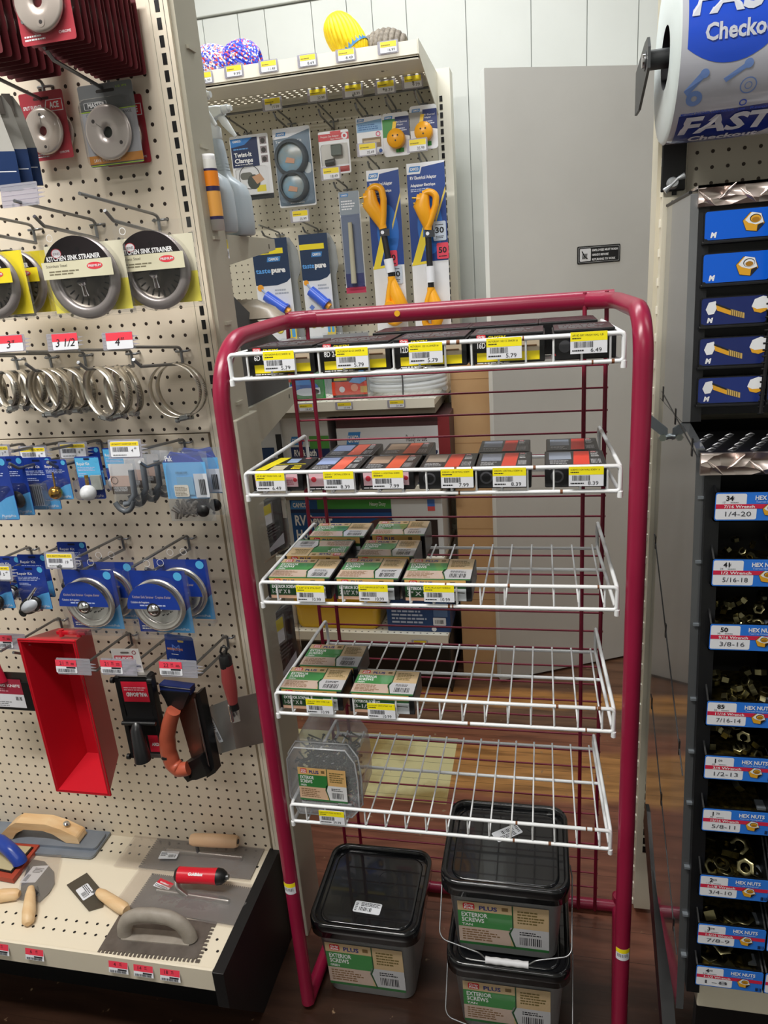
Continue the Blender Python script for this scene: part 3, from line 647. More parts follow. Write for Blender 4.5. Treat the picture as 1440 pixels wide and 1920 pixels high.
ebox('exterior screw box, right of the second row on the middle wire shelf',-.350,-.236,1.233,.092,z3-.003,H3+.004,'2-1/2" X 9',5)
ebox('exterior screw box, left of the back row on the middle wire shelf',-.478,-.356,1.336,.09,z3-.008,H3+.010,'1-5/8" X 8',6)
ebox('exterior screw box, right of the back row on the middle wire shelf',-.346,-.232,1.342,.09,z3-.008,H3+.012,'2-1/2" X 9',7)
z4 = .7690
ebox('front exterior screw box at the left end of the fourth wire shelf',-.497,-.371,1.130,.084,z4,H3+.002,'1-5/8" X 8',9)
ebox('rear exterior screw box at the left end of the fourth wire shelf',-.487,-.361,1.217,.094,z4-.003,H3+.004,'1-5/8" X 8',11)
ebox('exterior screw box marked 3-1/2, right one on the fourth wire shelf',-.358,-.234,1.130,.088,z4,H3,'3-1/2"',13)
for (px,py), ti, pr, nm in (((582,1110),'1-5/8" X 8 STR EXT','10.99','left box of the middle'),((700,1109),'2-1/2 GRN PLUS EXT SCR','10.99','centre box of the middle'),((823,1110),'3" PG PLUS EXT SCREW','10.99','right box of the middle'),((599,1322),'1-5/8 EXT GRN STAR 1LB','10.99','left box of the fourth'),((715,1330),'3-1/2 EXT GRN STAR 1LB','10.99','right box of the fourth'),((622,1530),'GRN EXT STAR 5LB BOX','39.99','clear tub of the lowest')):
    price_tag('price_tag','yellow and white price tag in front of the %s wire shelf'%nm,P(px,py+3,Y=YP-.006),.052,.031,ti,pr,seed=px,lean=-.04)
# ---------------- clear tub of screws on the lowest shelf ----------------
def bevbox(w, d, h, c, z0=0, taper=1.0, tz=None):
    """rounded-rectangle loft up the local z axis"""
    rs = []
    for z, s in ((0,.94*taper),(.006,1*taper),(h-.004,1),(h,.985)):
        rs.append([(p[0]*s,p[1]*s,z0+z) for p in rrect(w,d,c,5)])
    return rs
c_tub = clear('f0f2f4',.5,.20,.2,bump=.3,key='tub')
m_scr = noisy('1c2722','4e5c52',160,.4,.5,key='scr')
def tub():
    z0 = .517; t = thing('screw_tub', 'clear plastic tub of green exterior screws on the lowest wire shelf', 'tub', flat(V((-.432,1.190,z0)), 0))
    W, D, HH = .148, .112, .162
    pr = [(-W/2+.016,0),(W/2-.020,0),(W/2-.002,.022),(W/2,.09),(W/2-.003,HH-.030),(W/2-.020,HH-.002),(-W/2+.022,HH-.002),(-W/2+.004,HH-.030),(-W/2,.04)]
    b = MB(); b.T = FACE@M.Translation((0,0,-D/2)); b.prism(pr,0,D,c_tub); b.build('body', t, bevel=.006)
    c_rim = clear('e6eaee',.8,.5,.2,key='rim'); b = MB(); b.T = FACE@M.Translation((0,0,-D/2))
    for z_, k_ in ((D*.99,.985),(D*.84,1.02)): b.tube([(p[0]*k_,(p[1]-HH*.5)*k_+HH*.5,z_) for p in pr],.0018,c_rim,seg=6,closed=True)
    b.build('rim', t)
    # loose screws inside, nobody could count them
    rd = random.Random(3); b = MB()
    for k in range(330):
        x = rd.uniform(-.058,.056); y = rd.uniform(-D/2+.014,D/2-.016); z = .012+rd.random()**1.1*.118; a = V((rd.uniform(-1,1),rd.uniform(-1,1),rd.uniform(-.6,.6))).normalized()*.015
        c = V((x,y,z)); b.tube([c-a,c+a],.0018,m_scr,seg=5); b.tube([c+a*.9,c+a],.0034,m_scr,seg=6)
    b.build('loose_screws', t, kind='stuff')
    b = MB(); b.T = M.Translation((.002,-D/2-.0065,.080))@FACE@M.Rotation(-.02,4,'Z'); art_screws(b,.098,.078,0,'GREEN',seed=21); b.build('printed_label', t)
    b = MB(); b.T = M.Translation((0,-D/2-.004,.034))@FACE; b.box((-.045,-.008,0),(.03,.004,.006),c_tub); b.box((.03,-.006,0),(.058,.006,.004),c_tub); b.build('latch', t, bevel=.001)
tub()
# ---------------- square buckets of screws on the floor ----------------
m_lid = mat('101114',.16,0,.5); c_buck = clear('b9b1a6',.4,.42,.3,key='buck'); m_buckin = noisy('4a4f48','6e7068',120,.5,.3)
def bucket(lab, x0, x1, y0, z0, d, HH, word, handle, fill, rz=0, tx=None):
    w = x1-x0; t = thing('screw_bucket', lab, 'bucket', flat(V(((x0+x1)/2,y0+d/2,z0)), rz))
    bw, bd = w-.024, d-.024
    rs = [[(p[0]*s,p[1]*s,z) for p in rrect(bw,bd,.028,5)] for z, s in ((0,.86),(.004,.885),(HH-.04,.985),(HH-.038,1.0),(HH-.03,1.0))]
    b = MB(); b.loft(rs,c_buck); b.build('body', t)
    rs = [[(p[0]*s,p[1]*s,z) for p in rrect(bw,bd,.028,5)] for z, s in ((.005,.86),(HH*.72,.955))]
    b = MB(); b.loft(rs,m_buckin); b.build('loose_screws', t, kind='stuff')
    b = MB(); o_ = rrect(w,d,.036,6); rs = []
    for z, s in ((HH-.034,.985),(HH-.034,1.0),(HH-.006,1.0),(HH,.985),(HH,.93),(HH-.003,.915),(HH-.012,.905)): rs.append([(p[0]*s,p[1]*s,z) for p in o_])
    b.loft(rs,m_lid); b.loft([[(p[0]*s,p[1]*s,z) for p in o_] for z, s in ((HH-.012,.84),(HH-.009,.83),(HH-.0088,.80))],m_lid)
    b.text('HDPE',.045,-.01,.008,HH-.0087,mat('1d1f24',.3),w=.02); b.ring(.03,.03,.022,.024,HH-.0087,mat('1d1f24',.3))
    b.build('lid', t)
    # label follows the sloping front
    s_ = math.atan2((bd*.5)*(.985-.885),HH-.044)
    b = MB(); b.T = M.Translation((-.004,-bd/2*.945-.0022,(HH-.04)*.52))@FACE@M.Rotation(s_,4,'X'); art_screws(b,bw*.78,HH*.60,0,word,seed=31,dull=True); b.build('printed_label', t)
    if handle:
        yh = .0; hz = HH-.045; q = w/2+.002; D2 = -bd/2-.022
        pts = fillet([(-q,yh,hz),(-q-.004,-.02,hz-.01),(-q-.002,D2,hz-.092),(-.05,D2-.012,hz-.104),(-.035,D2-.014,hz-.118),(.045,D2-.014,hz-.118),(.06,D2-.012,hz-.106),(q,D2,hz-.098),(q+.004,-.02,hz-.01),(q,yh,hz)],.02,5)
        b = MB(); b.tube(pts,.0016,m_zinc,seg=6); b.build('wire_handle', t)
        b = MB(); b.tube([(-.038+.0105*k,D2-.014,hz-.118) for k in range(9)],.0065,mat('d6d6da',.5),seg=10,taper=[.0068,.0060,.0070,.0060,.0070,.0060,.0070,.0060,.0068]); b.build('handle_grip', t)
    if tx:
        b = MB(); b.T = M.Translation((tx[0],tx[1],HH-.0085))@M.Rotation(tx[2],4,'Z'); b.poly(rrect(.062,.03,.004),0,mat('dfe2e8',.45)); b.bars(-.018,-.010,.03,.010,.0002,m_ink,9,3); b.lines(-.016,.002,.044,.011,.0002,m_ink,3,2)
        b.lines(-.028,-.012,.006,.022,.0002,m_ink,5,2); b.build('barcode_sticker', t)
    return t
bucket('single square screw bucket with a black lid standing on the floor, left of the stack',-.512,-.264,1.139,0,.243,.218,'GREEN',False,.9,tx=(-.001,-.055,-.05))
bucket('upper square screw bucket with black lid, on top of another',-.207,.047,1.112,.203,.24,.200,'TAN',True,.9,tx=(.0,.035,.62+PI))
bucket('lower square screw bucket carrying another one, on the floor',-.203,.049,1.100,0,.24,.205,'TAN',True,.9)
# ================= things hanging on the left pegboard =================
m_hook = mat('8b8d90',.33,.85)
HK = {}
def hook(key, px, py, lab, lu=.215, ll=.175, Y=YB, grp='peg hooks on the left pegboard', s=1.):
    p = P(px, py, Y=Y-.004); HK[key] = p
    t = thing('peg_hook', lab, 'hook', flat(p), grp)
    b = MB()
    b.tube(fillet([(-.0127*s,.004,.0),(-.0127*s,-.006,-.001),(.0127*s,-.006,-.001),(.0127*s,.004,.0)],.005,4),.0022*s,m_hook,seg=10)
    b.tube([(0,-.006,.0035),(0,-.006,-.026*s)],.0028*s,m_hook,seg=10); b.build('cross_bar', t)
    b = MB(); b.tube(fillet([(0,-.006,-.002),(0,-.008,.006),(0,-.022,.0085),(0,-lu,.0235)],.007,4),.0027*s,m_hook,seg=10); b.build('upper_arm', t)
    b = MB(); b.tube(fillet([(0,-.006,-.024*s),(0,-ll+.02,-.010),(0,-ll,.004)],.006,4),.0030*s,m_hook,seg=10); b.build('lower_arm', t)
    return p
hook('a1',205,145,'peg hook holding the grey and silver flange card'); hook('a2',85,163,'peg hook holding the red flange card', lu=.22)
hook('b1',300,412,'peg hook at the end of the upper strainer row', lu=.235); hook('b2',182,421,'peg hook above the middle upper strainer pack'); hook('b3',66,430,'peg hook above the leftmost strainer pack')
for k, x, y, n in (('c1',342,657,'4 inch'),('c2',249,662,'3 1/2 inch'),('c3',161,665,'3 inch'),('c4',97,669,'small, second from left,'),('c5',34,673,'smallest, leftmost')): hook(k,x,y,'peg hook holding the %s ring clamps'%n, lu=.165)
for k, x, y, n in (('d1',348,828,'light blue parts bag'),('d2',193,829,'white ball and grey hose packets'),('d3',128,832,'brass ball packets'),('d4',50,836,'leftmost blue carded packets')): hook(k,x,y,'peg hook holding the '+n, lu=.16)
for k, x, y, n in (('e1',355,1007,'right blue strainer packs'),('e2',232,1008,'left blue strainer packs'),('e3',118,1028,'sprayer repair kits'),('e4',61,1028,'packets left of the repair kits')): hook(k,x,y,'peg hook holding the '+n)
for k, x, y, n in (('f1',428,1193,'corner trowel'),('f2',325,1191,'blue carded hand sander'),('f3',247,1188,'black pole sander'),('f4',116,1160,'red mud pan')): hook(k,x,y,'peg hook holding the '+n, lu=.19, ll=.16)
c_hold = clear('d9d3e4',.5,.30,.15,key='holder')
def holder(hk, px, py, w, h, lab, paper=None, grp='price tags on the left pegboard'):
    y = P(px,py,X=HK[hk].x).y; p = P(px,py,Y=y)
    t = thing('price_tag_holder', lab, 'price tag', fr(p,0,-.12), grp)
    b = MB(); b.prism(rrect(w,h,.002),-.0012,-.0004,c_hold)
    for q in range(5): b.tube([(-w/2+.002,-h*.4+q*h*.2,-.0003),(w/2-.002,-h*.4+q*h*.2,-.0003)],.0003,c_hold,seg=4)
    for q in (-1,0,1): b.prism([(w/2-.001,q*.006-.002),(w/2+.012,q*.006),(w/2-.001,q*.006+.002)],-.0012,-.0004,c_hold)
    b.build('clear_holder', t)
    if paper: b = MB(); paper(b); b.build('paper_tag', t)
    return t
def redhand(txt, dx=0):
    def f(b):
        w, h = .047,.0255; b.T = M.Translation((dx,0,.0004)); b.poly(rrect(w,h,.002),0,m_paper); b.poly([(-w/2,h*.02),(w/2,h*.02),(w/2,h/2),(-w/2,h/2)],.0002,mat('ee4556',.4))
        b.text(txt,0,-h*.3,.0125,.0004,mat('221a20',.5),cx=True,shear=.25)
    return f
def yellow(txt, ti, sd):
    def f(b):
        w, h = .054,.0265; b.T = M.Translation((0,0,.0004)); b.poly(rrect(w,h,.0025),0,m_paper); b.poly([(-w/2+.0008,h*.2),(w/2-.0008,h*.2),(w/2-.0008,h/2-.001),(-w/2+.0008,h/2-.001)],.0002,mat('f7dc2e',.4))
        b.text(ti,-w*.44,h*.28,.0026,.0004,m_ink,w=w*.86); b.bars(-w*.42,-h*.16,w*.55,h*.30,.0004,mat('5a5a64',.5),22,sd)
        a, c = txt.split('.'); b.text(a,w*.22,-h*.2,.0055,.0004,m_ink); b.text(c,w*.22+.0045*len(a)+.001,-h*.02,.0032,.0004,m_ink); b.lines(-w*.42,-h*.44,w*.6,h*.14,.0004,m_grey,1,sd)
    return f
def redtag(txt, sd, w=.046, dx=-.016):
    def f(b):
        h = .027; b.T = M.Translation((dx,0,.0004)); b.poly(rrect(w,h,.002),0,m_paper); b.rect(-w/2,h*.0,w/2,h/2,.0002,mat('f0455a',.4)); b.rect(0,-h*.14,w*.44,-h*.02,.0002,m_ink)
        a, c = txt.split('.'); b.text(a,-w*.3,h*.1,.0075,.0004,m_ink); b.text(c,-w*.3+.0062*len(a)+.002,h*.24,.0038,.0004,m_ink); b.rect(-w*.3+.0062*len(a)+.002,h*.18,-w*.3+.0062*len(a)+.008,h*.2,.0004,m_ink); b.lines(w*.24,h*.12,w*.2,h*.2,.0004,m_ink,2,sd)
        b.bars(-w*.42,-h*.44,w*.84,h*.26,.0003,mat('44444c',.5),24,sd)
    return f
holder('b2',36,365,.066,.034,'empty clear label holder on a peg arm below the blue brushes')
holder('c1',220,639,.054,.028,'tag with handwritten 4 inch mark above the ring clamps',redhand('4"',.004)); holder('c2',116,641,.056,.028,'tag with handwritten 3 1/2 inch mark above the ring clamps',redhand('3 1/2',.006)); holder('c3',20,644,.054,.028,'tag with handwritten 3 inch mark above the ring clamps',redhand('3"',0))
holder('d1',234,842,.062,.033,'yellow 4.49 price tag over the grey hose packets',yellow('4.49','UPC9629 FIT WONR FLEX HOSE',3)); holder('d2',137,845,.062,.033,'yellow 6.79 price tag over the white ball packet',yellow('6.79','BOBLT HNND BRSHED RSVSHR',5))
holder('d3',62,852,.062,.033,'yellow 6.99 price tag over the brass ball packet',yellow('6.99','REPAIR FR KIT BALL REPL RM',7)); holder('d4',-6,849,.062,.033,'yellow 7.99 price tag at the left edge of the row',yellow('7.99','REPAIR KIT BALL KR',9))
holder('e2',112,1051,.064,.033,'yellow 19.99 price tag left of the blue strainer packs',yellow('19.99','SINK BSKT STRAINER CH',11)); holder('e3',-4,1074,.062,.033,'yellow price tag cut by the left edge above the repair kits',yellow('5.49','KIT REPAIR',13))
for hk, x, y, tx, n in (('f3',138,1250,'21.98','in front of the red mud pan'),('f2',223,1251,'21.99','in front of the black pole sander'),('f1',335,1254,'22.99','in front of the blue carded sander'),('f4',18,1203,'14.99','left of the red mud pan')):
    holder(hk,x,y,.074,.034,'red %s price tag %s'%(tx,n),redtag(tx,x))
def slot(b, w, z, m, y, ww=.022, hh=.005): b.poly(rrect(ww,hh,hh*.49,4,0,y),z,m)
def Yx(hk, px, py): return P(px,py,X=HK[hk].x).y
# ---- split flange cards ----
c_blis = clear('ffffff',.15,.012,.08,key='blister')
def flange(b, r, z, m, rot=0):
    b.T = b.T@M.Rotation(rot,4,'Z')
    b.lathe([(r*.20,z),(r*.215,z+.0028),(r*.5,z+.0031),(r*.88,z+.0028),(r*.96,z+.0018),(r,z),(r,z-.002)],m,36)
    for s in (-1,1): b.disc(0,s*r*.68,r*.075,z+.0033,mat('3a3434',.5),10); b.ring(0,s*r*.68,r*.075,r*.17,z+.0034,m,14)
    b.rect(-.0003,r*.27,.0003,r*.55,z+.0036,m_ink)
m_flange = mat('d6cac2',.3,.55)
def red_card(lab, p, w, h, full=True, grp=None, col='a83440', yaw=0):
    t = thing('flange_card', lab, 'carded part', fr(p,yaw), grp)
    b = MB(); b.prism(rrect(w,h,.004),-.0006,0,mat(col,.4)); slot(b,w,.0001,mat('3a1518',.6),h*.40,w*.36,h*.04)
    if full:
        b.text('SPLIT FLANGE',-w*.44,h*.26,.0055,.0003,m_white,w=w*.42,bold=.02); b.poly([(w*.02,h*.2),(w*.46,h*.2),(w*.46,h*.37),(w*.1,h*.37)],.0002,m_white); b.poly([(w*.05,h*.212),(w*.445,h*.212),(w*.445,h*.36),(w*.115,h*.36)],.0003,mat('d8303c',.4))
        b.text('ACE',w*.16,h*.25,.009,.0004,m_white,w=w*.22,bold=.04); b.text('CHROME',w*.2,-h*.42,.0035,.0003,m_white,w=w*.22); b.lines(-w*.44,-h*.46,w*.4,h*.07,.0003,m_white,2,4)
    b.build('card', t)
    b = MB(); b.T = M.Translation((-w*.03,-h*.08,0)); flange(b,w*.43,.006,m_flange); b.build('metal_flange', t)
    b = MB(); b.T = M.Translation((-w*.03,-h*.08,0)); b.lathe([(w*.47,0),(w*.45,.005),(w*.42,.0105),(0,.0108)],c_blis,28); b.build('blister', t)
    return t
y = Yx('a2',76,186); p, w_, h_ = span(45,128,171,302,y)
f0 = red_card('red carded chrome split flange with a white triangle logo, upper left',p,w_,h_); dup(f0, fr(p+V((.004,.026,.002))), 'second red flange card behind the red split flange card')
# stack of the same cards above
y0 = 1.075; p, w_, h_ = span(16,137,-62,42,y0)
g = 'stacked flange cards at the top left'
s0 = red_card('front red flange card of the tall stack at the top edge',p,.088,.118,True,g)
s1 = red_card('dark red flange card directly behind the front one at the top edge',p+V((.0,.020,.003)),.088,.118,False,g,'64262c')
for k in range(1,13): dup(s1, fr(p+V((.0015*math.sin(k*2.1),.020+.0145*k,.003-.0005*k))), 'dark red flange card in the stack behind the front one at the top', g)
p2 = P(-60,20,Y=1.09)
for k in range(8): dup(s1, fr(p2+V((0,.020*k,0))), 'dark red flange card in the stack cut by the left edge', 'stacked flange cards at the left edge')
def master_card():
    y = Yx('a1',192,168); p, w, h = span(156,259,155,312,y)
    t = thing('flange_card','grey carded chrome split flange with lime lines and orange base','carded part',fr(p))
    b = MB(); b.prism(rrect(w,h,.004),-.0006,0,mat('77797b',.4)); slot(b,w,.0001,mat('2a2624',.6),h*.41,w*.34,h*.04)
    b.rect(-w/2,h*.175,w/2,h*.185,.0002,mat('b6dc3a',.4)); b.rect(-w/2,-h*.36,w/2,h*.17,.0002,mat('b4b4bb',.35)); b.rect(-w/2,-h*.465,w/2,-h*.36,.0002,mat('cf8a3c',.4)); b.rect(-w/2,-h*.49,w/2,-h*.48,.0002,mat('b6dc3a',.4))
    b.poly(rrect(w*.42,h*.085,.001,3,-w*.22,h*.25),.0002,m_white); b.poly(rrect(w*.40,h*.075,.001,3,-w*.22,h*.25),.0003,mat('55575a',.4)); b.text('MASTER',-w*.36,h*.228,.0068,.0004,m_white,w=w*.32,bold=.03)
    b.text('CODE CHROME SPLIT FLANGE',-w*.42,h*.12,.0045,.0004,mat('3a3a40',.4),w=w*.84); b.text('SAVE THIS BRAND',-w*.42,-h*.44,.005,.0004,m_white,w=w*.5); b.text('1/2 IPS',w*.2,h*.43,.003,.0004,mat('b6dc3a',.4),w=w*.2); b.build('card', t)
    b = MB(); b.T = M.Translation((-w*.03,-h*.10,0)); flange(b,w*.42,.007,mat('d0c6c2',.3,.55),.9); b.rect(-w*.1,-w*.12,w*.08,w*.1,.0008,mat('26281f',.4)); b.build('metal_flange', t)
    b = MB(); b.T = M.Translation((-w*.02,-h*.10,0)); b.loft([[(q[0],q[1],z) for q in rrect(w*.94*s,w*1.06*s,.012)] for z, s in ((0,1),(.011,.97),(.012,.9))],c_blis); b.build('blister', t)
    r = dup(f0, fr(p+V((.006,.03,-.006))), 'red flange card hidden behind the grey flange card')
master_card()
# ---- blue and white brush packs at the left edge ----
def brush(p, lab, sw=1.):
    t = thing('brush_pack', lab, 'carded part', fr(p,.55), 'blue brush packs at the left edge')
    b = MB(); w, h = .05, .135; out = [(-w/2,-h/2),(w/2,-h/2),(w*.52,-.01),(w*.30,h*.38),(w*.12,h/2),(-w*.3,h/2),(-w/2,0)]
    b.prism(out,-.004,.004,mat('b6b4ae',.5)); b.prism([(-w*.51,-h*.5),(w*.51,-h*.5),(w*.53,-.01),(-w*.51,-.01)],-.0045,.0045,mat('123060',.35)); b.rect(-w*.45,-h*.3,w*.45,-h*.29,.0047,m_paper); b.build('sleeve', t)
    b = MB(); b.prism([(-w*.28,h*.3),(w*.1,h*.3),(w*.06,h*.52),(-w*.2,h*.52)],-.006,.006,mat('77706a',.5)); b.build('cap', t, bevel=.002)
for k, (x, y) in enumerate(((-8,272),(16,268),(34,266))): brush(P(x,y,Y=1.13+.03*k),('foremost of the blue and white brush packs at the left edge','middle of the blue and white brush packs at the left edge','rearmost of the blue and white brush packs at the left edge')[k])
# ---- kitchen sink strainers ----
m_rim = mat('97908f',.35,.5); m_bsk = mat('5a544e',.32,.75)
def strainer_unit(b_rim, b_bsk, R, knob, rim=m_rim, bsk=m_bsk):
    b_rim.lathe([(R*1.0,.010),(R*.985,.0135),(R*.82,.0160),(R*.73,.015),(R*.71,.004)],rim,40)
    b_bsk.lathe([(R*.73,.008),(R*.66,.004),(R*.3,.0012),(0,.0012)],bsk,32)
    for k in range(22):
        a = 2*PI*k/22; c, s = math.cos(a), math.sin(a)
        b_bsk.tube([(R*.50*c,R*.50*s,.0032),(R*.66*c,R*.66*s,.0050)],.0011,mat('1b1917',.6),seg=5)
    b_bsk.tube([(-.001,-R*.40,.012),(0,-R*.30,.016),(.001,-R*.10,.020)],.005,m_chrome,seg=14,taper=[.0055,.0045,.0040]); b_bsk.tube([(.001,-R*.12,.019),(.001,-R*.06,.022)],.008,m_chrome,seg=14,taper=[.0075,.0085])
def strainer(lab, p, w, h, top='d9d4bd', bot='e9dd5c', back=False):
    t = thing('strainer_pack', lab, 'carded part', fr(p), None)
    R = w*.45; b = MB(); b.rect(-w/2,-h*.46,w/2,h*.33,0,mat(top,.4)); b.rect(-w/2,-h*.46,w/2,-h*.10,.0002,mat(bot,.4)); b.build('card', t)
    r_ = MB(); k_ = MB(); T = M.Translation((0,-h*.07,.001)); r_.T = T; k_.T = T; strainer_unit(r_,k_,R,(.002,.004)); r_.build('strainer_rim', t); k_.build('strainer_basket', t)
    # printed sash over the upper part of the dome
    b = MB(); b.T = M.Translation((0,-h*.07,.0272)); yk = R*.32; n = 26
    arc = [(R*math.cos(a),R*math.sin(a)) for a in [math.asin(.42)+(PI-2*math.asin(.42))*k/n for k in range(n+1)]]
    b.poly([(q[0],q[1]) for q in arc],.0,mat('1a1216',.4)); b.rect(-R*.98,R*.02,R*.98,R*.43,.0001,mat('dcd7bb' if top=='d9d4bd' else 'f2dd30',.4))
    b.disc(-R*.5,R*.62,R*.14,.0003,mat('e8e6ea',.4),18,R*.11); b.ring(-R*.5,R*.62,R*.145,R*.125,.0004,mat('c03a48',.4),18,.8); b.text('JONES',-R*.5,R*.585,.0038,.0005,mat('44383c',.4),w=R*.2,cx=True)
    b.text('KITCHEN SINK STRAINER',-R*.80,R*.45,.0072,.0004,m_white,w=R*1.5,bold=.03); b.text('Stainless Steel',-R*.86,R*.30,.0042,.0003,mat('5e5748',.4),w=R*.6); b.lines(-R*.8,R*.10,R*.95,R*.13,.0003,mat('7d765f',.5),2,5)
    b.disc(R*.5,R*.27,R*.22,.0003,mat('e0434e',.4),20,R*.085); b.text('PREMIUM',R*.5,R*.245,.0036,.0005,m_white,w=R*.36,cx=True,bold=.02); b.disc(R*.1,R*.68,R*.06,.0004,mat('0f0c0e',.5),10); b.build('printed_sash', t)
    b = MB(); b.T = M.Translation((0,-h*.07,0)); b.lathe([(R*1.03,.001),(R*1.02,.023),(R*.98,.0262),(0,.0265)],c_blis,40)
    b.T = M.Identity(4); b.prism(rrect(w*1.06,h,.006),-.001,-.0006,c_blis); b.box((-w*.53,-h*.52,-.002),(w*.53,-h*.47,.02),c_blis)
    for s in (-1,1): b.box((s*w*.515,-h*.5,-.001),(s*w*.53,h*.35,.008),c_blis)
    b.ring(-w*.4,h*.42,.005,.006,.0005,m_white,14); b.build('clear_clamshell', t, bevel=.0008); return t
y = Yx('b2',183,448)
p, w_, h_ = span(88,240,428,592,1.150); st0 = strainer('middle KITCHEN SINK STRAINER pack in the upper strainer row',p,w_*.97,h_)
p, w_, h_ = span(222,372,415,578,1.185); strainer('rightmost KITCHEN SINK STRAINER pack, beside the slotted upright',p,w_*.95,h_)
p, w_, h_ = span(-70,50,448,600,1.150); st2 = strainer('bright yellow KITCHEN SINK STRAINER pack at the left edge',p,w_,h_,'f2dd30','f2dd30'); dup(st2, fr(p+V((.015,.05,.0))), 'yellow strainer pack half hidden behind the leftmost one')
# ---- ring clamps ----
m_band = mat('d6d0c4',.28,.9)
def clamp(R):
    b = MB(); n = 40; vs = []; fs = []
    for k in range(n):
        c, s = math.cos(2*PI*k/n), math.sin(2*PI*k/n)
        for r_, z in ((R,-.007),(R,.007),(R-.0007,.007),(R-.0007,-.007)): vs.append((r_*c,r_*s,z))
    for k in range(n):
        j = (k+1) % n
        for q in range(4): r = (q+1) % 4; fs.append((4*k+q,4*j+q,4*j+r,4*k+r))
    b.add(vs,fs,m_band,True)
    return b
def clamp_thing(R):
    t = thing('hose_clamp','ring clamp','clamp',M.Identity(4),'steel ring clamps on the left pegboard')
    clamp(R).build('band', t)
    b = MB()
    for k in range(24):
        a = -1.25+1.5*k/24; c, s = math.cos(a), math.sin(a); T = M.Rotation(a,4,'Z'); b.T = T; b.box((R,-.0005,-.0035),(R+.0003,.0005,.0035),mat('3b3833',.5))
        b.box((R-.0010,-.0005,-.0035),(R-.0007,.0005,.0035),mat('3b3833',.5))
    b.build('thread_slots', t)
    b = MB(); b.T = M.Translation((.004,-R-.002,0)); b.box((-.011,-.003,-.007),(.006,.005,.007),m_steel); b.build('screw_housing', t, bevel=.001)
    b = MB(); b.T = M.Translation((.004,-R-.0035,0)); b.tube([(-.018,-.001,0),(.008,-.001,0)],.0035,m_zinc,seg=8); b.tube([(-.022,-.001,0),(-.016,-.001,0)],.0052,m_steel,seg=6); b.build('worm_screw', t)
    return t
rd = random.Random(11)
for hk, R, cnt, ys, nm in (('c1',.0500,2,(1.235,.018),'large ring clamp on the 4 inch hook, nearest the slotted upright'),('c2',.0445,4,(1.155,.030),'ring clamp hanging on the 3 1/2 inch hook'),('c3',.0395,6,(1.140,.0235),'ring clamp in the dense bunch on the 3 inch hook'),('c4',.0330,4,(1.145,.032),'ring clamp in the bunch second from the left edge'),('c5',.0290,5,(1.135,.026),'small ring clamp in the bunch at the left edge')):
    q = HK[hk]; base = None
    for k in range(cnt):
        yy = ys[0]+ys[1]*k+rd.uniform(-.003,.003); zt = q.z-.024+.018*(YB-yy)/.17
        yaw = rd.uniform(-.10,.1) if hk == 'c1' else rd.uniform(-.6,-.05); ro = rd.uniform(-.16,.2)
        T = fr(V((q.x+rd.uniform(-.002,.002)-R*math.sin(ro)*.3, yy, zt-R*.985)), yaw, rd.uniform(-.08,.12), ro)
        if base is None: base = clamp_thing(R); base.matrix_world = T; base['label'] = nm
        else: dup(base, T, nm)
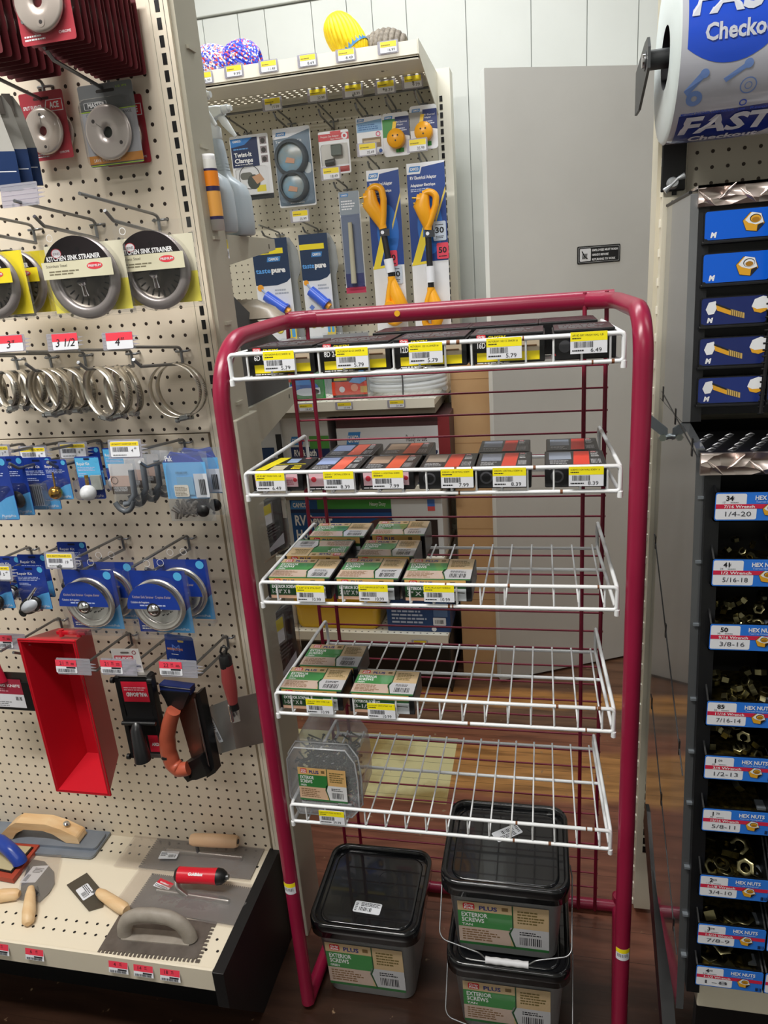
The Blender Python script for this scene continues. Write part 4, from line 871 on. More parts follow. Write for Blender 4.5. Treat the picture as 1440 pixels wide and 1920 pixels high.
# ---- blue carded parts, middle row ----
NAVY = '1d3a94'; SKY = '58a8e4'
def blue_card(lab, p, w, h, feat, yaw=0, sky=True, grp='blue carded plumbing parts', top=None, lean=0):
    t = thing('carded_part', lab, 'carded part', fr(p,yaw,lean), grp)
    b = MB(); b.prism(rrect(w,h,.004),-.0006,0,mat(NAVY,.35))
    if sky: b.poly([(-w*.5+.002,-h*.49),(w*.49,-h*.49),(w*.49,-h*.10),(w*.25,-h*.14),(-w*.05,-h*.24),(-w*.35,-h*.40)],.0002,mat(SKY,.35))
    if top: b.rect(-w*.48,h*.02,w*.48,h*.47,.0002,mat('57b4e6',.35))
    b.text('Repair Kit',-w*.42,h*.30,.0055,.0004,m_white,w=w*.5,bold=.01); b.lines(-w*.42,h*.16,w*.8,h*.1,.0004,mat('b9c6ee',.4),3,len(lab)); b.lines(-w*.42,h*.05,w*.4,h*.07,.0004,mat('b9c6ee',.4),2,3); b.text('PlumbPak',w*.0,-h*.45,.0045,.0004,m_white,w=w*.42)
    b.disc(w*.36,h*.42,w*.09,.0004,mat('57b4e6',.4),16)
    slot(b,w,.0003,mat('0c1a44',.5),h*.44,w*.25,.004); b.build('card', t)
    cb = MB()
    if feat == 'brass': cb.tube([(0,h*.22,.010),(0,-h*.2,.012)],.0018,mat('b89048',.25,1.),seg=8); cb.T = M.Translation((0,-h*.27,.014)); cb.lathe([(.0125*math.sin(a),.0125*math.cos(a)) for a in [PI*k/12 for k in range(13)]],mat('b88b3a',.2,1.),20)
    elif feat == 'ball': cb.tube([(0,h*.1,.010),(0,-h*.2,.012)],.0035,mat('b89048',.25,1.),seg=8); cb.box((.006,-h*.25,.004),(.026,h*.08,.009),mat('8f938e',.5)); cb.T = M.Translation((0,-h*.30,.014)); cb.lathe([(.0145*math.sin(a),.0145*math.cos(a)) for a in [PI*k/12 for k in range(13)]],mat('d9dce0',.35),20)
    elif feat == 'knob':
        for k in range(6): cb.box((-.012+.0045*k,-h*.38,.003),(-.0095+.0045*k,h*.02,.018),clear('c8d0d8',.6,.2,.15,key='rib'))
    elif feat == 'spray':
        cb.tube([(.016,h*.06,.010),(-.004,-h*.20,.014)],.0032,m_chrome,seg=10,taper=[.0025,.0038]); cb.T = M.Translation((-.006,-h*.36,.012))@M.Rotation(.5,4,'Z'); cb.lathe([(0,.008),(.017,.006),(.020,0)],mat('c6cbd4',.35),24,sx=1.1,sy=.62); cb.lathe([(.018,.002),(.024,.001),(.025,-.003),(.02,-.005)],m_black,24,sx=1.1,sy=.66)
        cb.disc(-.026,-.004,.009,.0,mat('17181c',.5),12)
    elif feat == 'dark': cb.T = M.Translation((.004,-h*.22,.004)); cb.lathe([(0,.012),(.012,.010),(.017,0)],mat('2a2c30',.4),18); 
    if cb.v: cb.build('part', t)
    b = MB(); b.T = M.Translation((0,-h*.2,0)); b.loft([[(q[0],q[1],z) for q in rrect(w*.86*s,h*.5*s,.008)] for z, s in ((0,1),(.024,.94),(.026,.86))],c_blis); b.build('blister', t)
    return t
def sp_card(lab, xl, xr, yt, yb, Y, feat, **k):
    p, w, h = span(xl,xr,yt,yb,Y); return blue_card(lab,p,w,h,feat,**k)
sp_card('large navy carded part with sky blue corner at the left edge of the middle row',-40,24,858,976,1.10,'none')
sp_card('navy carded part with a clear knob, second from the left edge',-2,54,856,967,1.14,'dark')
sp_card('navy carded part with a ribbed clear blister, behind the brass ball card',48,106,858,956,1.17,'knob')
bc = sp_card('navy carded kit with a brass ball',86,131,862,937,1.13,'brass'); dup(bc, fr(bc.matrix_world.translation+V((.024,.07,.006))), 'navy card hidden behind the brass ball kit')
wc = sp_card('navy and light blue carded kit with a white ball',146,192,856,936,1.12,'ball',top=True,sky=False); dup(wc, fr(wc.matrix_world.translation+V((.026,.05,.003))), 'second white ball kit behind the first')
c_bag = clear('f6f8fa',.3,.08,.12,bump=.6,bscale=40,key='bag')
def bag(name, lab, p, w, h, paint, yaw=0, cat='bagged part', grp=None, th=.012):
    t = thing(name, lab, cat, fr(p,yaw), grp); rd = random.Random(len(lab)); nx, ny = 8, 10
    def surf(sg):
        vs = []; fs = []
        for j in range(ny+1):
            for i in range(nx+1):
                u, v = i/nx, j/ny; e = min(1,4*u*(1-u)*1.2)*min(1,4*v*(1-v)*1.3)
                vs.append(((u-.5)*w,(v-.5)*h,sg*(e*th*(1.15-v*.6)+rd.uniform(0,.0012)*e)))
        for j in range(ny):
            for i in range(nx): a = j*(nx+1)+i; fs.append((a,a+1,a+nx+2,a+nx+1))
        return vs, fs
    b = MB()
    for sg in (1,-1): v_, f_ = surf(sg); b.add(v_,f_,c_bag,True)
    b.build('clear_bag', t); b = MB(); paint(b,w,h); b.build('contents', t); return t
def hosebag(b, w, h):
    b.rect(-w*.47,h*.1,w*.42,h*.42,.002,mat('d8d4d4',.4)); b.rect(-w*.47,-h*.12,w*.42,h*.18,.003,mat('c9aa9c',.4)); b.rect(-w*.47,-h*.2,w*.42,-h*.04,.0032,mat('46382f',.4)); b.text('HOSE WASHER',-w*.4,-h*.09,.004,.0034,m_white,w=w*.5); b.text('ASSORTMENT',-w*.4,-h*.14,.004,.0034,m_white,w=w*.5)
    b.ring(-w*.32,h*.09,.006,.007,.0036,mat('4a3a34',.4)); b.tube([(-w*.1+.02*math.cos(a),-h*.22+.03*math.sin(a),.005) for a in [-.3-2.4*k/10 for k in range(11)]],.005,mat('5b6066',.4),seg=8)
    b.tube([(w*.36,h*.3,.004),(w*.34,-h*.2,.005),(w*.1,-h*.38,.005),(-w*.1,-h*.4,.005)],.0055,mat('6d747c',.35),seg=8)
    for k in range(4): b.ring(-w*.2+.008*k,-h*.36,.002,.0045,.0055,mat('2c2622',.5),12)
p, w_, h_ = span(209,260,862,953,1.13); hb = bag('hose_washer_bag','clear bag of hose washers with a white and brown header',p,w_,h_,hosebag)
for k in range(3): dup(hb, fr(p+V((.010+.012*k,.030+.028*k,.003)),-.2), ('clear hose washer bag right behind the front one','third hose washer bag in its row','rearmost hose washer bag, nearest the pegboard')[k])
def skybag(b, w, h):
    b.add([(-w*.5,h*.34,.001),(w*.42,h*.34,.001),(w*.30,h*.5,-.004),(0,h*.46,-.008),(-w*.3,h*.5,-.004)],[(0,1,2,3,4)],mat(NAVY,.3)); b.rect(-w*.46,-h*.16,w*.46,h*.36,.004,mat('6db7ee',.35)); b.text('Pak',-w*.4,h*.38,.009,.003,m_white,w=w*.16,bold=.03)
    b.rect(-w*.2,-h*.1,w*.16,h*.16,.006,mat('7ab2d8',.35)); b.rect(w*.18,-h*.14,w*.47,h*.2,.0062,mat('d9dee6',.4)); b.bars(w*.28,-h*.1,w*.14,h*.22,.0064,m_ink,4,3); 
    for k in range(16): b.rect(w*.28,-h*.1+k*h*.0138,w*.42,-h*.1+k*h*.0138+h*.006,.0066,m_ink)
    b.poly(rrect(w*.32,h*.17,.003,3,-w*.12,-h*.04),.0070,mat('efe6d6',.4)); b.lines(-w*.26,-h*.11,w*.28,h*.13,.0072,mat('8a7a60',.5),6,3); b.text('UN166LNW',-w*.2,h*.2,.0045,.006,m_ink,w=w*.26)
    rd = random.Random(2)
    for k in range(26):
        x = rd.uniform(-.34,.12)*w; y = -h*.30+rd.uniform(-.09,.07)*h; a = V((rd.uniform(-1,1),rd.uniform(-1,1),0)).normalized()*.008; b.tube([V((x,y,.006))-a,V((x,y,.007))+a],.0035,mat('6a645e',.5),seg=6)
    b.T = M.Translation((w*.28,-h*.33,.007)); b.lathe([(0,.005),(.011,.004),(.012,0)],m_black,18)
p, w_, h_ = span(310,397,848,978,1.16); sb = bag('parts_bag','puffy light blue and clear bag of plumbing parts, right end of its row',p,w_*.98,h_,skybag,th=.016); dup(sb, fr(p+V((.006,.04,-.002))), 'second light blue parts bag behind the front one')
# ---- lower row: repair kits and blue strainers ----
kt = sp_card('navy carded kit with a chrome sprayer and grey oval head, front of its hook',34,90,1062,1142,1.12,'spray')
dup(kt, fr(kt.matrix_world.translation+V((-.012,.03,.012))), 'second sprayer kit behind the front one'); dup(kt, fr(kt.matrix_world.translation+V((.028,.10,.012))), 'sprayer kit at the back of its hook, near the strainer packs')
dup(kt, fr(P(-8,1100,Y=1.10)), 'sprayer kit cut by the left edge'); dup(kt, fr(P(20,1082,Y=1.17)), 'sprayer kit behind the one cut by the left edge')
def blue_strainer(lab, p, w, h):
    t = thing('strainer_pack', lab, 'carded part', fr(p))
    b = MB(); b.rect(-w/2,-h*.46,w/2,h*.33,0,mat(NAVY,.3)); b.poly([(w*.5,-h*.46),(w*.5,-h*.12),(w*.2,-h*.3),(-w*.2,-h*.46)],.0002,mat(SKY,.3)); b.disc(w*.36,h*.26,w*.075,.0004,mat('57b4e6',.4)); b.text('PlumbPak',w*.1,-h*.43,.005,.0004,m_white,w=w*.32); b.lines(-w*.45,-h*.43,w*.3,h*.06,.0004,m_white,2,2); b.build('card', t)
    R = w*.47; r_ = MB(); k_ = MB(); T = M.Translation((0,-h*.075,.001)); r_.T = T; k_.T = T
    r_.lathe([(R,.010),(R*.985,.013),(R*.86,.0135),(R*.80,.009),(R*.74,.012),(R*.72,.004)],mat('dedad6',.22,.8),40); r_.build('strainer_rim', t)
    k_.lathe([(R*.73,.006),(R*.6,.0025),(R*.3,.0),(0,.002)],mat('b9b7b4',.25,.8),32)
    for k in range(16): a = 2*PI*k/16; k_.disc(R*.45*math.cos(a),R*.45*math.sin(a),.0016,.0035,m_ink,8)
    k_.T = T@M.Translation((0,.0,.004)); k_.lathe([(0,.014),(.010,.012),(.012,.006),(.005,0)],m_chrome,20); k_.build('strainer_basket', t)
    b = MB(); b.T = M.Translation((0,-h*.075,.0308)); n = 26; a0 = math.asin(.02)
    b.poly([(R*math.cos(a),R*math.sin(a)) for a in [a0+(PI-2*a0)*k/n for k in range(n+1)]],0,mat('22409c',.3)); b.rect(-R*.85,R*.40,R*.0,R*.50,.0003,mat('22409c',.3))
    b.text('Kitchen Sink Strainer  Crepine d\'evier',-R*.72,R*.44,.0052,.0004,mat('c9b8b4',.4),w=R*1.45); b.text('Coladera de fregadero',-R*.82,R*.25,.0042,.0004,m_white,w=R*.7); b.lines(-R*.5,R*.12,R*1.1,R*.1,.0004,mat('b9c6ee',.4),1,5); b.disc(0,0,R*.26,.0005,mat('a9a7a4',.2,1.),20); b.T = b.T@M.Translation((0,0,.0006)); b.lathe([(0,.006),(R*.16,.005),(R*.2,0)],m_chrome,20); b.build('printed_sash', t)
    b = MB(); b.T = M.Translation((0,-h*.075,0)); b.lathe([(R*1.03,.001),(R*1.02,.026),(R*.98,.030),(0,.0302)],c_blis,40)
    b.T = M.Identity(4); b.prism(rrect(w*1.08,h,.004),-.001,-.0006,c_blis); b.box((-w*.53,-h*.5,-.001),(w*.53,-h*.47,.018),c_blis)
    for s in (-1,1): b.box((s*w*.52,-h*.5,-.001),(s*w*.535,h*.36,.016),c_blis)
    b.ring(-w*.15,h*.42,.006,.0068,.0004,m_white,16); b.ring(w*.1,h*.43,.006,.0068,.0004,m_white,16); b.build('clear_clamshell', t, bevel=.0008); return t
p, w_, h_ = span(123,223,1046,1184,1.12); q1 = blue_strainer('left blue kitchen sink strainer pack with chrome rim',p,w_*.96,h_); dup(q1, fr(p+V((.012,.05,-.004))), 'blue strainer pack behind the left one')
p, w_, h_ = span(248,356,1046,1192,1.10); q2 = blue_strainer('right blue kitchen sink strainer pack, foremost and largest',p,w_*.95,h_); dup(q2, fr(p+V((.012,.065,-.004))), 'blue strainer pack behind the right one, nearest the upright')
# ---- red mud pan ----
m_pan = mat('c01525',.28)
def mudpan():
    Y0 = 1.105; TL = P(53,1207,Y=Y0); BR = P(183,1489,Y=Y0); TR = P(160,1200,Y=Y0); BL = P(92,1481,Y=Y0)
    c = (TL+BR+TR+BL)/4; w = ((TR.x-TL.x)+(BR.x-BL.x))/2; h = ((TL.z-BL.z)+(TR.z-BR.z))/2
    t = thing('mud_pan', 'long red plastic mud pan hanging with its open side to the aisle', 'mud pan', fr(c,0))
    D = .088; q = .0022
    def R(sx, sy, z, cy=0): return [(-w/2*sx,-h/2*sy+cy,z),(w/2*sx,-h/2*sy+cy,z),(w/2*sx,h/2*sy+cy,z),(-w/2*sx,h/2*sy+cy,z)]
    o0, o1, i0, i1 = R(1,1,0), R(.62,.86,-D,.008), R(1-.05,1-.017,0), R(.60,.845,-D+.003,.008)
    b = MB(); vs = o0+o1+i0+i1; b.add(vs,[(0,4,5,1)[::-1],(1,5,6,2)[::-1],(2,6,7,3)[::-1],(3,7,4,0)[::-1],(4,7,6,5),(8,9,13,12)[::-1],(9,10,14,13)[::-1],(10,11,15,14)[::-1],(11,8,12,15)[::-1],(12,13,14,15),(0,1,9,8),(1,2,10,9),(2,3,11,10),(3,0,8,11)],m_pan); b.build('pan', t)
    b = MB(); o2, o3 = R(1.03,1.008,-.030), R(1.04,1.01,-.002)
    lo = [(p[0],p[1],p[2]-.0) for p in o3]
    for k in range(4):
        a, c_ = V(o3[k]), V(o3[(k+1) % 4]); b.tube([a,c_],.0022,m_pan,seg=6)
    b.build('rolled_rim', t)
    b = MB(); b.tube([(w*.18,h/2+.002,-.02),(w*.18,h/2+.016,-.022)],.005,m_pan,seg=10); b.tube([(w*.5,h/2+.002,-.02),(w*.5,h/2+.012,-.022)],.005,m_pan,seg=10); b.box((w*.1,h/2+.006,-.026),(w*.62,h/2+.013,-.018),m_pan); b.build('hanging_tab', t, bevel=.001)
mudpan()
# ---- taping knife ----
def knife():
    Y0 = 1.21; a = P(-40,1262,Y=Y0); c = P(90,1335,Y=Y0); cc = (a+c)/2; w = c.x-a.x; zt = P(30,1262,Y=Y0).z; zb = P(30,1330,Y=Y0).z; h = zt-zb; cc.z = (zt+zb)/2
    t = thing('taping_knife', 'black edged taping knife with a red handle and red and white card', 'taping knife', fr(cc))
    b = MB(); b.box((-w/2,-h/2,-.003),(w/2,h*.28,.003),m_black); b.build('edge_guard', t, bevel=.001); b = MB(); b.box((-w/2,h*.2,-.001),(w/2,h*.52,.001),mat('6d6a66',.3,.9)); b.build('blade', t)
    x0 = P(0,1300,Y=Y0).x-cc.x; x1 = P(46,1300,Y=Y0).x-cc.x; b = MB(); b.rect(x0-.03,-h*.42,x1,h*.35,.0034,mat('a52c44',.4)); b.rect(x0-.03,-h*.42,x1,-h*.06,.0036,m_paper); b.text('TAPING KNIFE',x0-.022,h*.14,.0065,.0038,m_white,w=x1-x0+.018,bold=.03)
    b.lines(x0-.02,h*.0,.05,h*.1,.0038,mat('e7a6b4',.4),2,3); b.bars(x1-.022,-h*.22,.016,h*.1,.0038,m_ink,6,2); b.lines(x0-.02,-h*.4,.055,h*.15,.0038,m_grey,3,5); b.build('printed_card', t)
    xh = P(2,1240,Y=Y0).x-cc.x; b = MB(); b.tube([(xh-.006,h*.3,.006),(xh-.008,h*.7,.010),(xh-.010,h*1.4,.010)],.014,mat('c41c3c',.35),seg=12,taper=[.014,.012,.008],rx=.6); b.build('handle', t)
knife()
# ---- pole sander: black frame, red labels printed upside down ----
def polesander():
    Y0 = 1.10; p, w, h = span(228,318,1205,1428,Y0); w = .072; pt = P(246,1205,Y=1.19)
    c = P(264,1347,Y=1.115); t = thing('pole_sander', 'black pole sander with red labels and a white header card', 'sander', fr(c,.06))
    hh = P(262,1272,Y=1.115).z-P(290,1425,Y=1.115).z; H2_ = hh/2
    b = MB(); b.prism(rrect(w,hh,.006),-.022,-.012,m_black)
    for s in (-1,1): b.box((s*w*.47-.005,-H2_,-.016),(s*w*.47+.005,H2_,.002),m_black)
    b.prism([(-w*.46,H2_*.95),(w*.46,H2_*.95),(w*.40,H2_*.1),(w*.46,-H2_*.05),(w*.36,-H2_*.12),(-w*.36,-H2_*.12),(-w*.44,-H2_*.02),(-w*.36,H2_*.1)],-.012,.002,mat('131315',.35)); b.build('frame', t, bevel=.0015)
    b = MB()
    for s in (-1,1):
        for y_ in (H2_*.94,-H2_*.93): b2 = MB(); b2.tube([(s*w*.5-.002,y_,.004),(s*w*.5+.008*s,y_,.004)],.0062,m_black,seg=12); b2.build('clamp_knob', t)
    b.tube([(-w*.5,-H2_*.05,.010),(w*.5,-H2_*.05,.010)],.0042,m_black,seg=10); b.build('cross_pin', t)
    b = MB(); b.tube([(-.004,-H2_*.05,.012),(-.002,-H2_*.12,.02),(.001,-H2_*.86,.024)],.013,mat('1a1a1c',.3),seg=16,taper=[.008,.012,.0165]); b.build('pole_socket', t)
    b = MB(); b.rect(-w*.36,H2_*.42,w*.40,H2_*.90,.0024,mat('cf1f38',.35)); b.text('WAL-BOARD',-w*.26,H2_*.55,.0085,.0028,m_white,w=w*.62,bold=.04,flip=True); b.lines(-w*.3,H2_*.68,w*.66,H2_*.1,.0028,mat('f4b6c0',.4),2,2); b.build('upper_label', t)
    b = MB(); b.T = M.Translation((0,0,-.0115)); b.rect(w*.0,-H2_*.92,w*.38,-H2_*.5,.0,mat('d61f3a',.35)); b.text('ARD',w*.08,-H2_*.76,.007,.0004,m_white,w=w*.22,bold=.04); b.build('lower_label', t)
    b = MB(); b.box((-w*.46,-H2_*1.03,-.024),(w*.5,-H2_*.97,-.006),mat('8a8480',.3,.8)); b.build('metal_clip', t); b = MB(); b.box((-w*.45,H2_*.98,-.02),(w*.42,H2_*1.03,-.002),mat('b6b2ae',.3,.8)); b.build('metal_clip', t)
    b = MB(); b.T = M.Translation((-.013,H2_*1.0,-.012)); b.prism([(-w*.38,0),(w*.46,0),(w*.42,.055),(-w*.40,.055)],-.0006,0,mat('d2cecb',.4)); b.poly(rrect(w*.56,.011,.002,3,-.004,.035),.0003,mat('c33a48',.4)); b.text('WAL-BOARD',-.004,.0315,.006,.0005,m_white,w=w*.5,cx=True,bold=.03); b.ring(w*.27,.047,.003,.0045,.0003,mat('8a3a44',.4),14); b.text('SCREEN',w*.1,.014,.005,.0003,mat('23305c',.4),w=w*.3,bold=.03); slot(b,w,.0004,mat('6a6460',.5),.047,.018,.004); b.build('header_card', t)
polesander()
# ---- hand sander with terracotta handle ----
def handsander():
    c = P(350,1372,Y=1.14); t = thing('hand_sander', 'hand sander with a curved terracotta handle and blue header card', 'sander', fr(c,-.12))
    q = lambda x, y: ((P(x,y,Y=1.14)-c).x,(P(x,y,Y=1.14)-c).z)
    b = MB(); b.prism([q(362,1305),q(372,1300),q(403,1450),q(385,1462)],-.03,-.008,m_black); b.build('foam_pad', t, bevel=.001)
    b = MB(); b.prism([q(318,1305),q(364,1302),q(391,1450),q(362,1452)],-.012,-.008,mat('8d7266',.28,.85)); b.tube([(*q(363,1310),-.006),(*q(391,1440),-.006)],.0022,m_chrome,seg=8); b.build('metal_plate', t)
    b = MB(); o = [q(303,1292),q(363,1292),q(350,1322),(q(340,1326)),(q(322,1326)),q(312,1305)]
    b.prism(o,-.012,.012,m_black); b.build('end_bracket', t, bevel=.0015); b = MB(); b.prism([q(336,1440),(q(352,1428)),(q(380,1412)),(q(396,1446)),(q(376,1455)),(q(365,1457)),q(356,1462),(q(350,1455))],-.012,.010,m_black); b.tube([(*q(357,1450),.010),(*q(357,1450),.014)],.007,m_black,seg=6); b.build('end_bracket', t, bevel=.0015)
    pts = [q(336,1322),q(328,1345),q(322,1372),q(324,1400),q(332,1422),q(345,1433),(q(362,1430))]
    b = MB(); sm = []
    for i in range(len(pts)-1):
        for k in range(4): u = k/4; sm.append((pts[i][0]*(1-u)+pts[i+1][0]*u, pts[i][1]*(1-u)+pts[i+1][1]*u, .020))
    sm.append((*pts[-1],.018)); b.tube(sm,.0125,mat('b4573f',.38),seg=18,taper=[.0140+.0025*math.sin(PI*k/(len(sm)-1)) for k in range(len(sm))]); b.build('handle', t)
    b = MB(); b.prism([q(300,1281),q(362,1284),q(363,1297),q(303,1296)],-.010,.008,mat('1e2c62',.35)); b.tube([(*q(302,1284),.009),(*q(363,1286),.009)],.001,m_chrome,seg=6); b.build('blue_block', t)
    b = MB(); b.prism([q(294,1201),q(298,1199),q(348,1202),q(352,1206),q(362,1262),q(302,1268)],-.022,-.0212,mat('1c3a8c',.35)); z = -.021
    x0, y0 = q(306,1248); b.text('MARSHALLTOWN',x0-.002,q(306,1229)[1],.005,z,mat('f0a56a',.4),w=.036,bold=.02); b.text('M',x0+.010,q(306,1229)[1]-.003,.016,z-.0001,mat('5c7fd0',.4),w=.018); b.text('HAND SANDER',x0-.001,q(306,1250)[1],.0055,z,m_white,w=.042,bold=.02); b.lines(x0+.006,q(306,1238)[1],.022,.003,z,m_white,1,1)
    b.poly(rrect(.014,.0045,.002,3,*q(327,1212)),z,mat('c9b060',.5)); b.build('header_card', t)
handsander()
# ---- corner trowel ----
def cornertrowel():
    b0 = P(443,1404,Y=1.135); t = thing('corner_trowel', 'steel outside corner trowel with a red brown handle, nearest the rack post', 'trowel', flat(b0))
    w_ = lambda x, y, Y: P(x,y,Y=Y)-b0
    def plate(pts, m):
        n = (pts[1]-pts[0]).cross(pts[2]-pts[0]).normalized()*.0007; b = MB(); b.hexa([pts[0]-n,pts[1]-n,pts[2]-n,pts[3]-n,pts[0]+n,pts[1]+n,pts[2]+n,pts[3]+n],m); return b
    st, sb = w_(426,1312,1.135), w_(443,1404,1.135)
    plate([w_(372,1333,1.20),w_(389,1420,1.20),sb,st],mat('84827f',.35,.45)).build('blade', t); plate([w_(482,1299,1.20),w_(496,1392,1.20),sb,st],mat('ab9f96',.3,.6)).build('blade', t)  # one steel in a darker and a lighter tone, imitating light on each wing
    p = w_(405,1372,1.163); b = MB(); ex = (sb-w_(389,1420,1.20)).normalized(); ey = (st-sb).normalized(); ez = ex.cross(ey).normalized(); ey = ez.cross(ex)
    mid = (w_(372,1333,1.20)+w_(389,1420,1.20)+sb+st)/4; T = M.Translation(mid-ex*.004)@M(((ex.x,ey.x,ez.x,0),(ex.y,ey.y,ez.y,0),(ex.z,ey.z,ez.z,0),(0,0,0,1)))
    b.T = T; b.poly(rrect(.020,.054,.002),.0012,mat('c7cbd2',.45)); b.bars(-.006,-.022,.012,.018,.0014,m_ink,5,3); b.lines(-.008,0,.016,.022,.0014,m_ink,5,4); b.build('barcode_sticker', t, label='white barcode sticker')
    b = MB(); Yh = 1.10; ax = [w_(x,y,Yh) for x,y in ((425,1246),(429,1275),(434,1300),(437,1318))]
    b.tube(ax,.013,mat('8f3a3a',.4),seg=18,taper=[.0115,.0135,.0115,.009]); b.build('handle', t)
    b = MB(); b.tube([w_(421,1228,Yh),w_(422,1233,Yh),w_(425,1250,Yh)],.0125,m_black,seg=18,taper=[.009,.0118,.0118]); b.tube([w_(x,y,Yh) for x, y in ((418,1229),(413,1222),(415,1214),(421,1212),(425,1217),(424,1226))],.0022,m_black,seg=8); b.tube([w_(437,1316,Yh),w_(441,1330,Yh)],.0085,m_black,seg=14); b.build('cap_ring', t)
    b = MB(); b.tube([w_(430,1322,Yh+.01),w_(436,1352,Yh+.02)],.0035,m_chrome,seg=10); b.hexa([w_(432,1322,Yh+.012),w_(447,1328,Yh+.012),w_(451,1352,Yh+.03),w_(438,1356,Yh+.03)]+[w_(432,1322,Yh+.03),w_(447,1328,Yh+.03),w_(451,1352,Yh+.042),w_(438,1356,Yh+.042)],m_steel); b.build('shank', t)
cornertrowel()
# ================= trowels lying on the base deck =================
ZB = ZD+.0015
def deck(cx, cy, ax, ay, bx, by, z=ZB):
    p = P(cx,cy,Z=z); d = P(bx,by,Z=z)-P(ax,ay,Z=z); return flat(p,math.atan2(d.y,d.x)), d.length
m_bladeg = noisy('6a625c','7a726c',30,.36,.45)
m_wood = noisy('d8ae7c','e6c79c',7,.45,stretch=(1,6,6),key='wd')
def notched(L_, W_, n, side=('front','right'), sz=.0045):
    """outline of a rectangular blade with square notches along the front and the right end"""
    pts = [(-L_/2,W_/2),(-L_/2,-W_/2)]
    if 'front' in side:
        k = int(L_/(2*sz))
        for i in range(k): x = -L_/2+(2*i+1)*sz; pts += [(x,-W_/2),(x,-W_/2+sz*1.8),(x+sz,-W_/2+sz*1.8),(x+sz,-W_/2)]
    pts.append((L_/2,-W_/2))
    if 'right' in side:
        k = int(W_/(2*sz))-1
        for i in range(k): y = -W_/2+(2*i+1.6)*sz; pts += [(L_/2,y),(L_/2-sz*1.8,y),(L_/2-sz*1.8,y+sz),(L_/2,y+sz)]
    pts.append((L_/2,W_/2)); return pts
def arch(b, m, L_, h, r, n=18, seg=16, x0=0, fl=.72, sq=1.35):
    pts = []
    for k in range(n+1):
        a = PI*k/n; pts.append((x0-L_/2*math.cos(a)*(1 if 1 else 0), 0, h*(math.sin(a)**fl)))
    b.tube(pts,r,m,seg=seg,rx=sq)
# front notched trowel with a grey arched handle
T, _ = deck(290,1762,178,1788,370,1805); L_ = (P(372,1806,Z=ZB)-P(180,1788,Z=ZB)).length; W_ = (P(385,1792,Z=ZB)-P(412,1727,Z=ZB)).length*1.15
T = flat((P(180,1788,Z=ZB)+P(372,1806,Z=ZB)+P(409,1730,Z=ZB)+P(226,1712,Z=ZB))/4, math.atan2(*(lambda d:(d.y,d.x))(P(372,1806,Z=ZB)-P(180,1788,Z=ZB))))
t = thing('notched_trowel','notched steel trowel with a grey arched handle at the front of the deck','trowel',T)
b = MB(); b.prism(notched(L_,W_*1.02,1),0,.0012,m_bladeg); b.build('blade', t)
b = MB(); m_gh = noisy('8f877d','9c948a',40,.55); pts = [(-.074,0,.003),(-.072,0,.020),(-.060,0,.044),(-.034,0,.057),(0,0,.060),(.036,0,.057),(.060,0,.042),(.071,0,.020),(.073,0,.003)]
b.tube(fillet(pts,.03,4),.0135,m_gh,seg=14,rx=1.2); b.build('handle', t)
b = MB(); b.box((-.076,-.015,.0012),(.076,.015,.004),m_gh); b.build('handle_foot', t); b = MB(); b.poly(rrect(.07,.02,.006),.0016,mat('25418c',.4)); b.T = M.Translation((0,.02,0)); b.build('blue_insert', t)
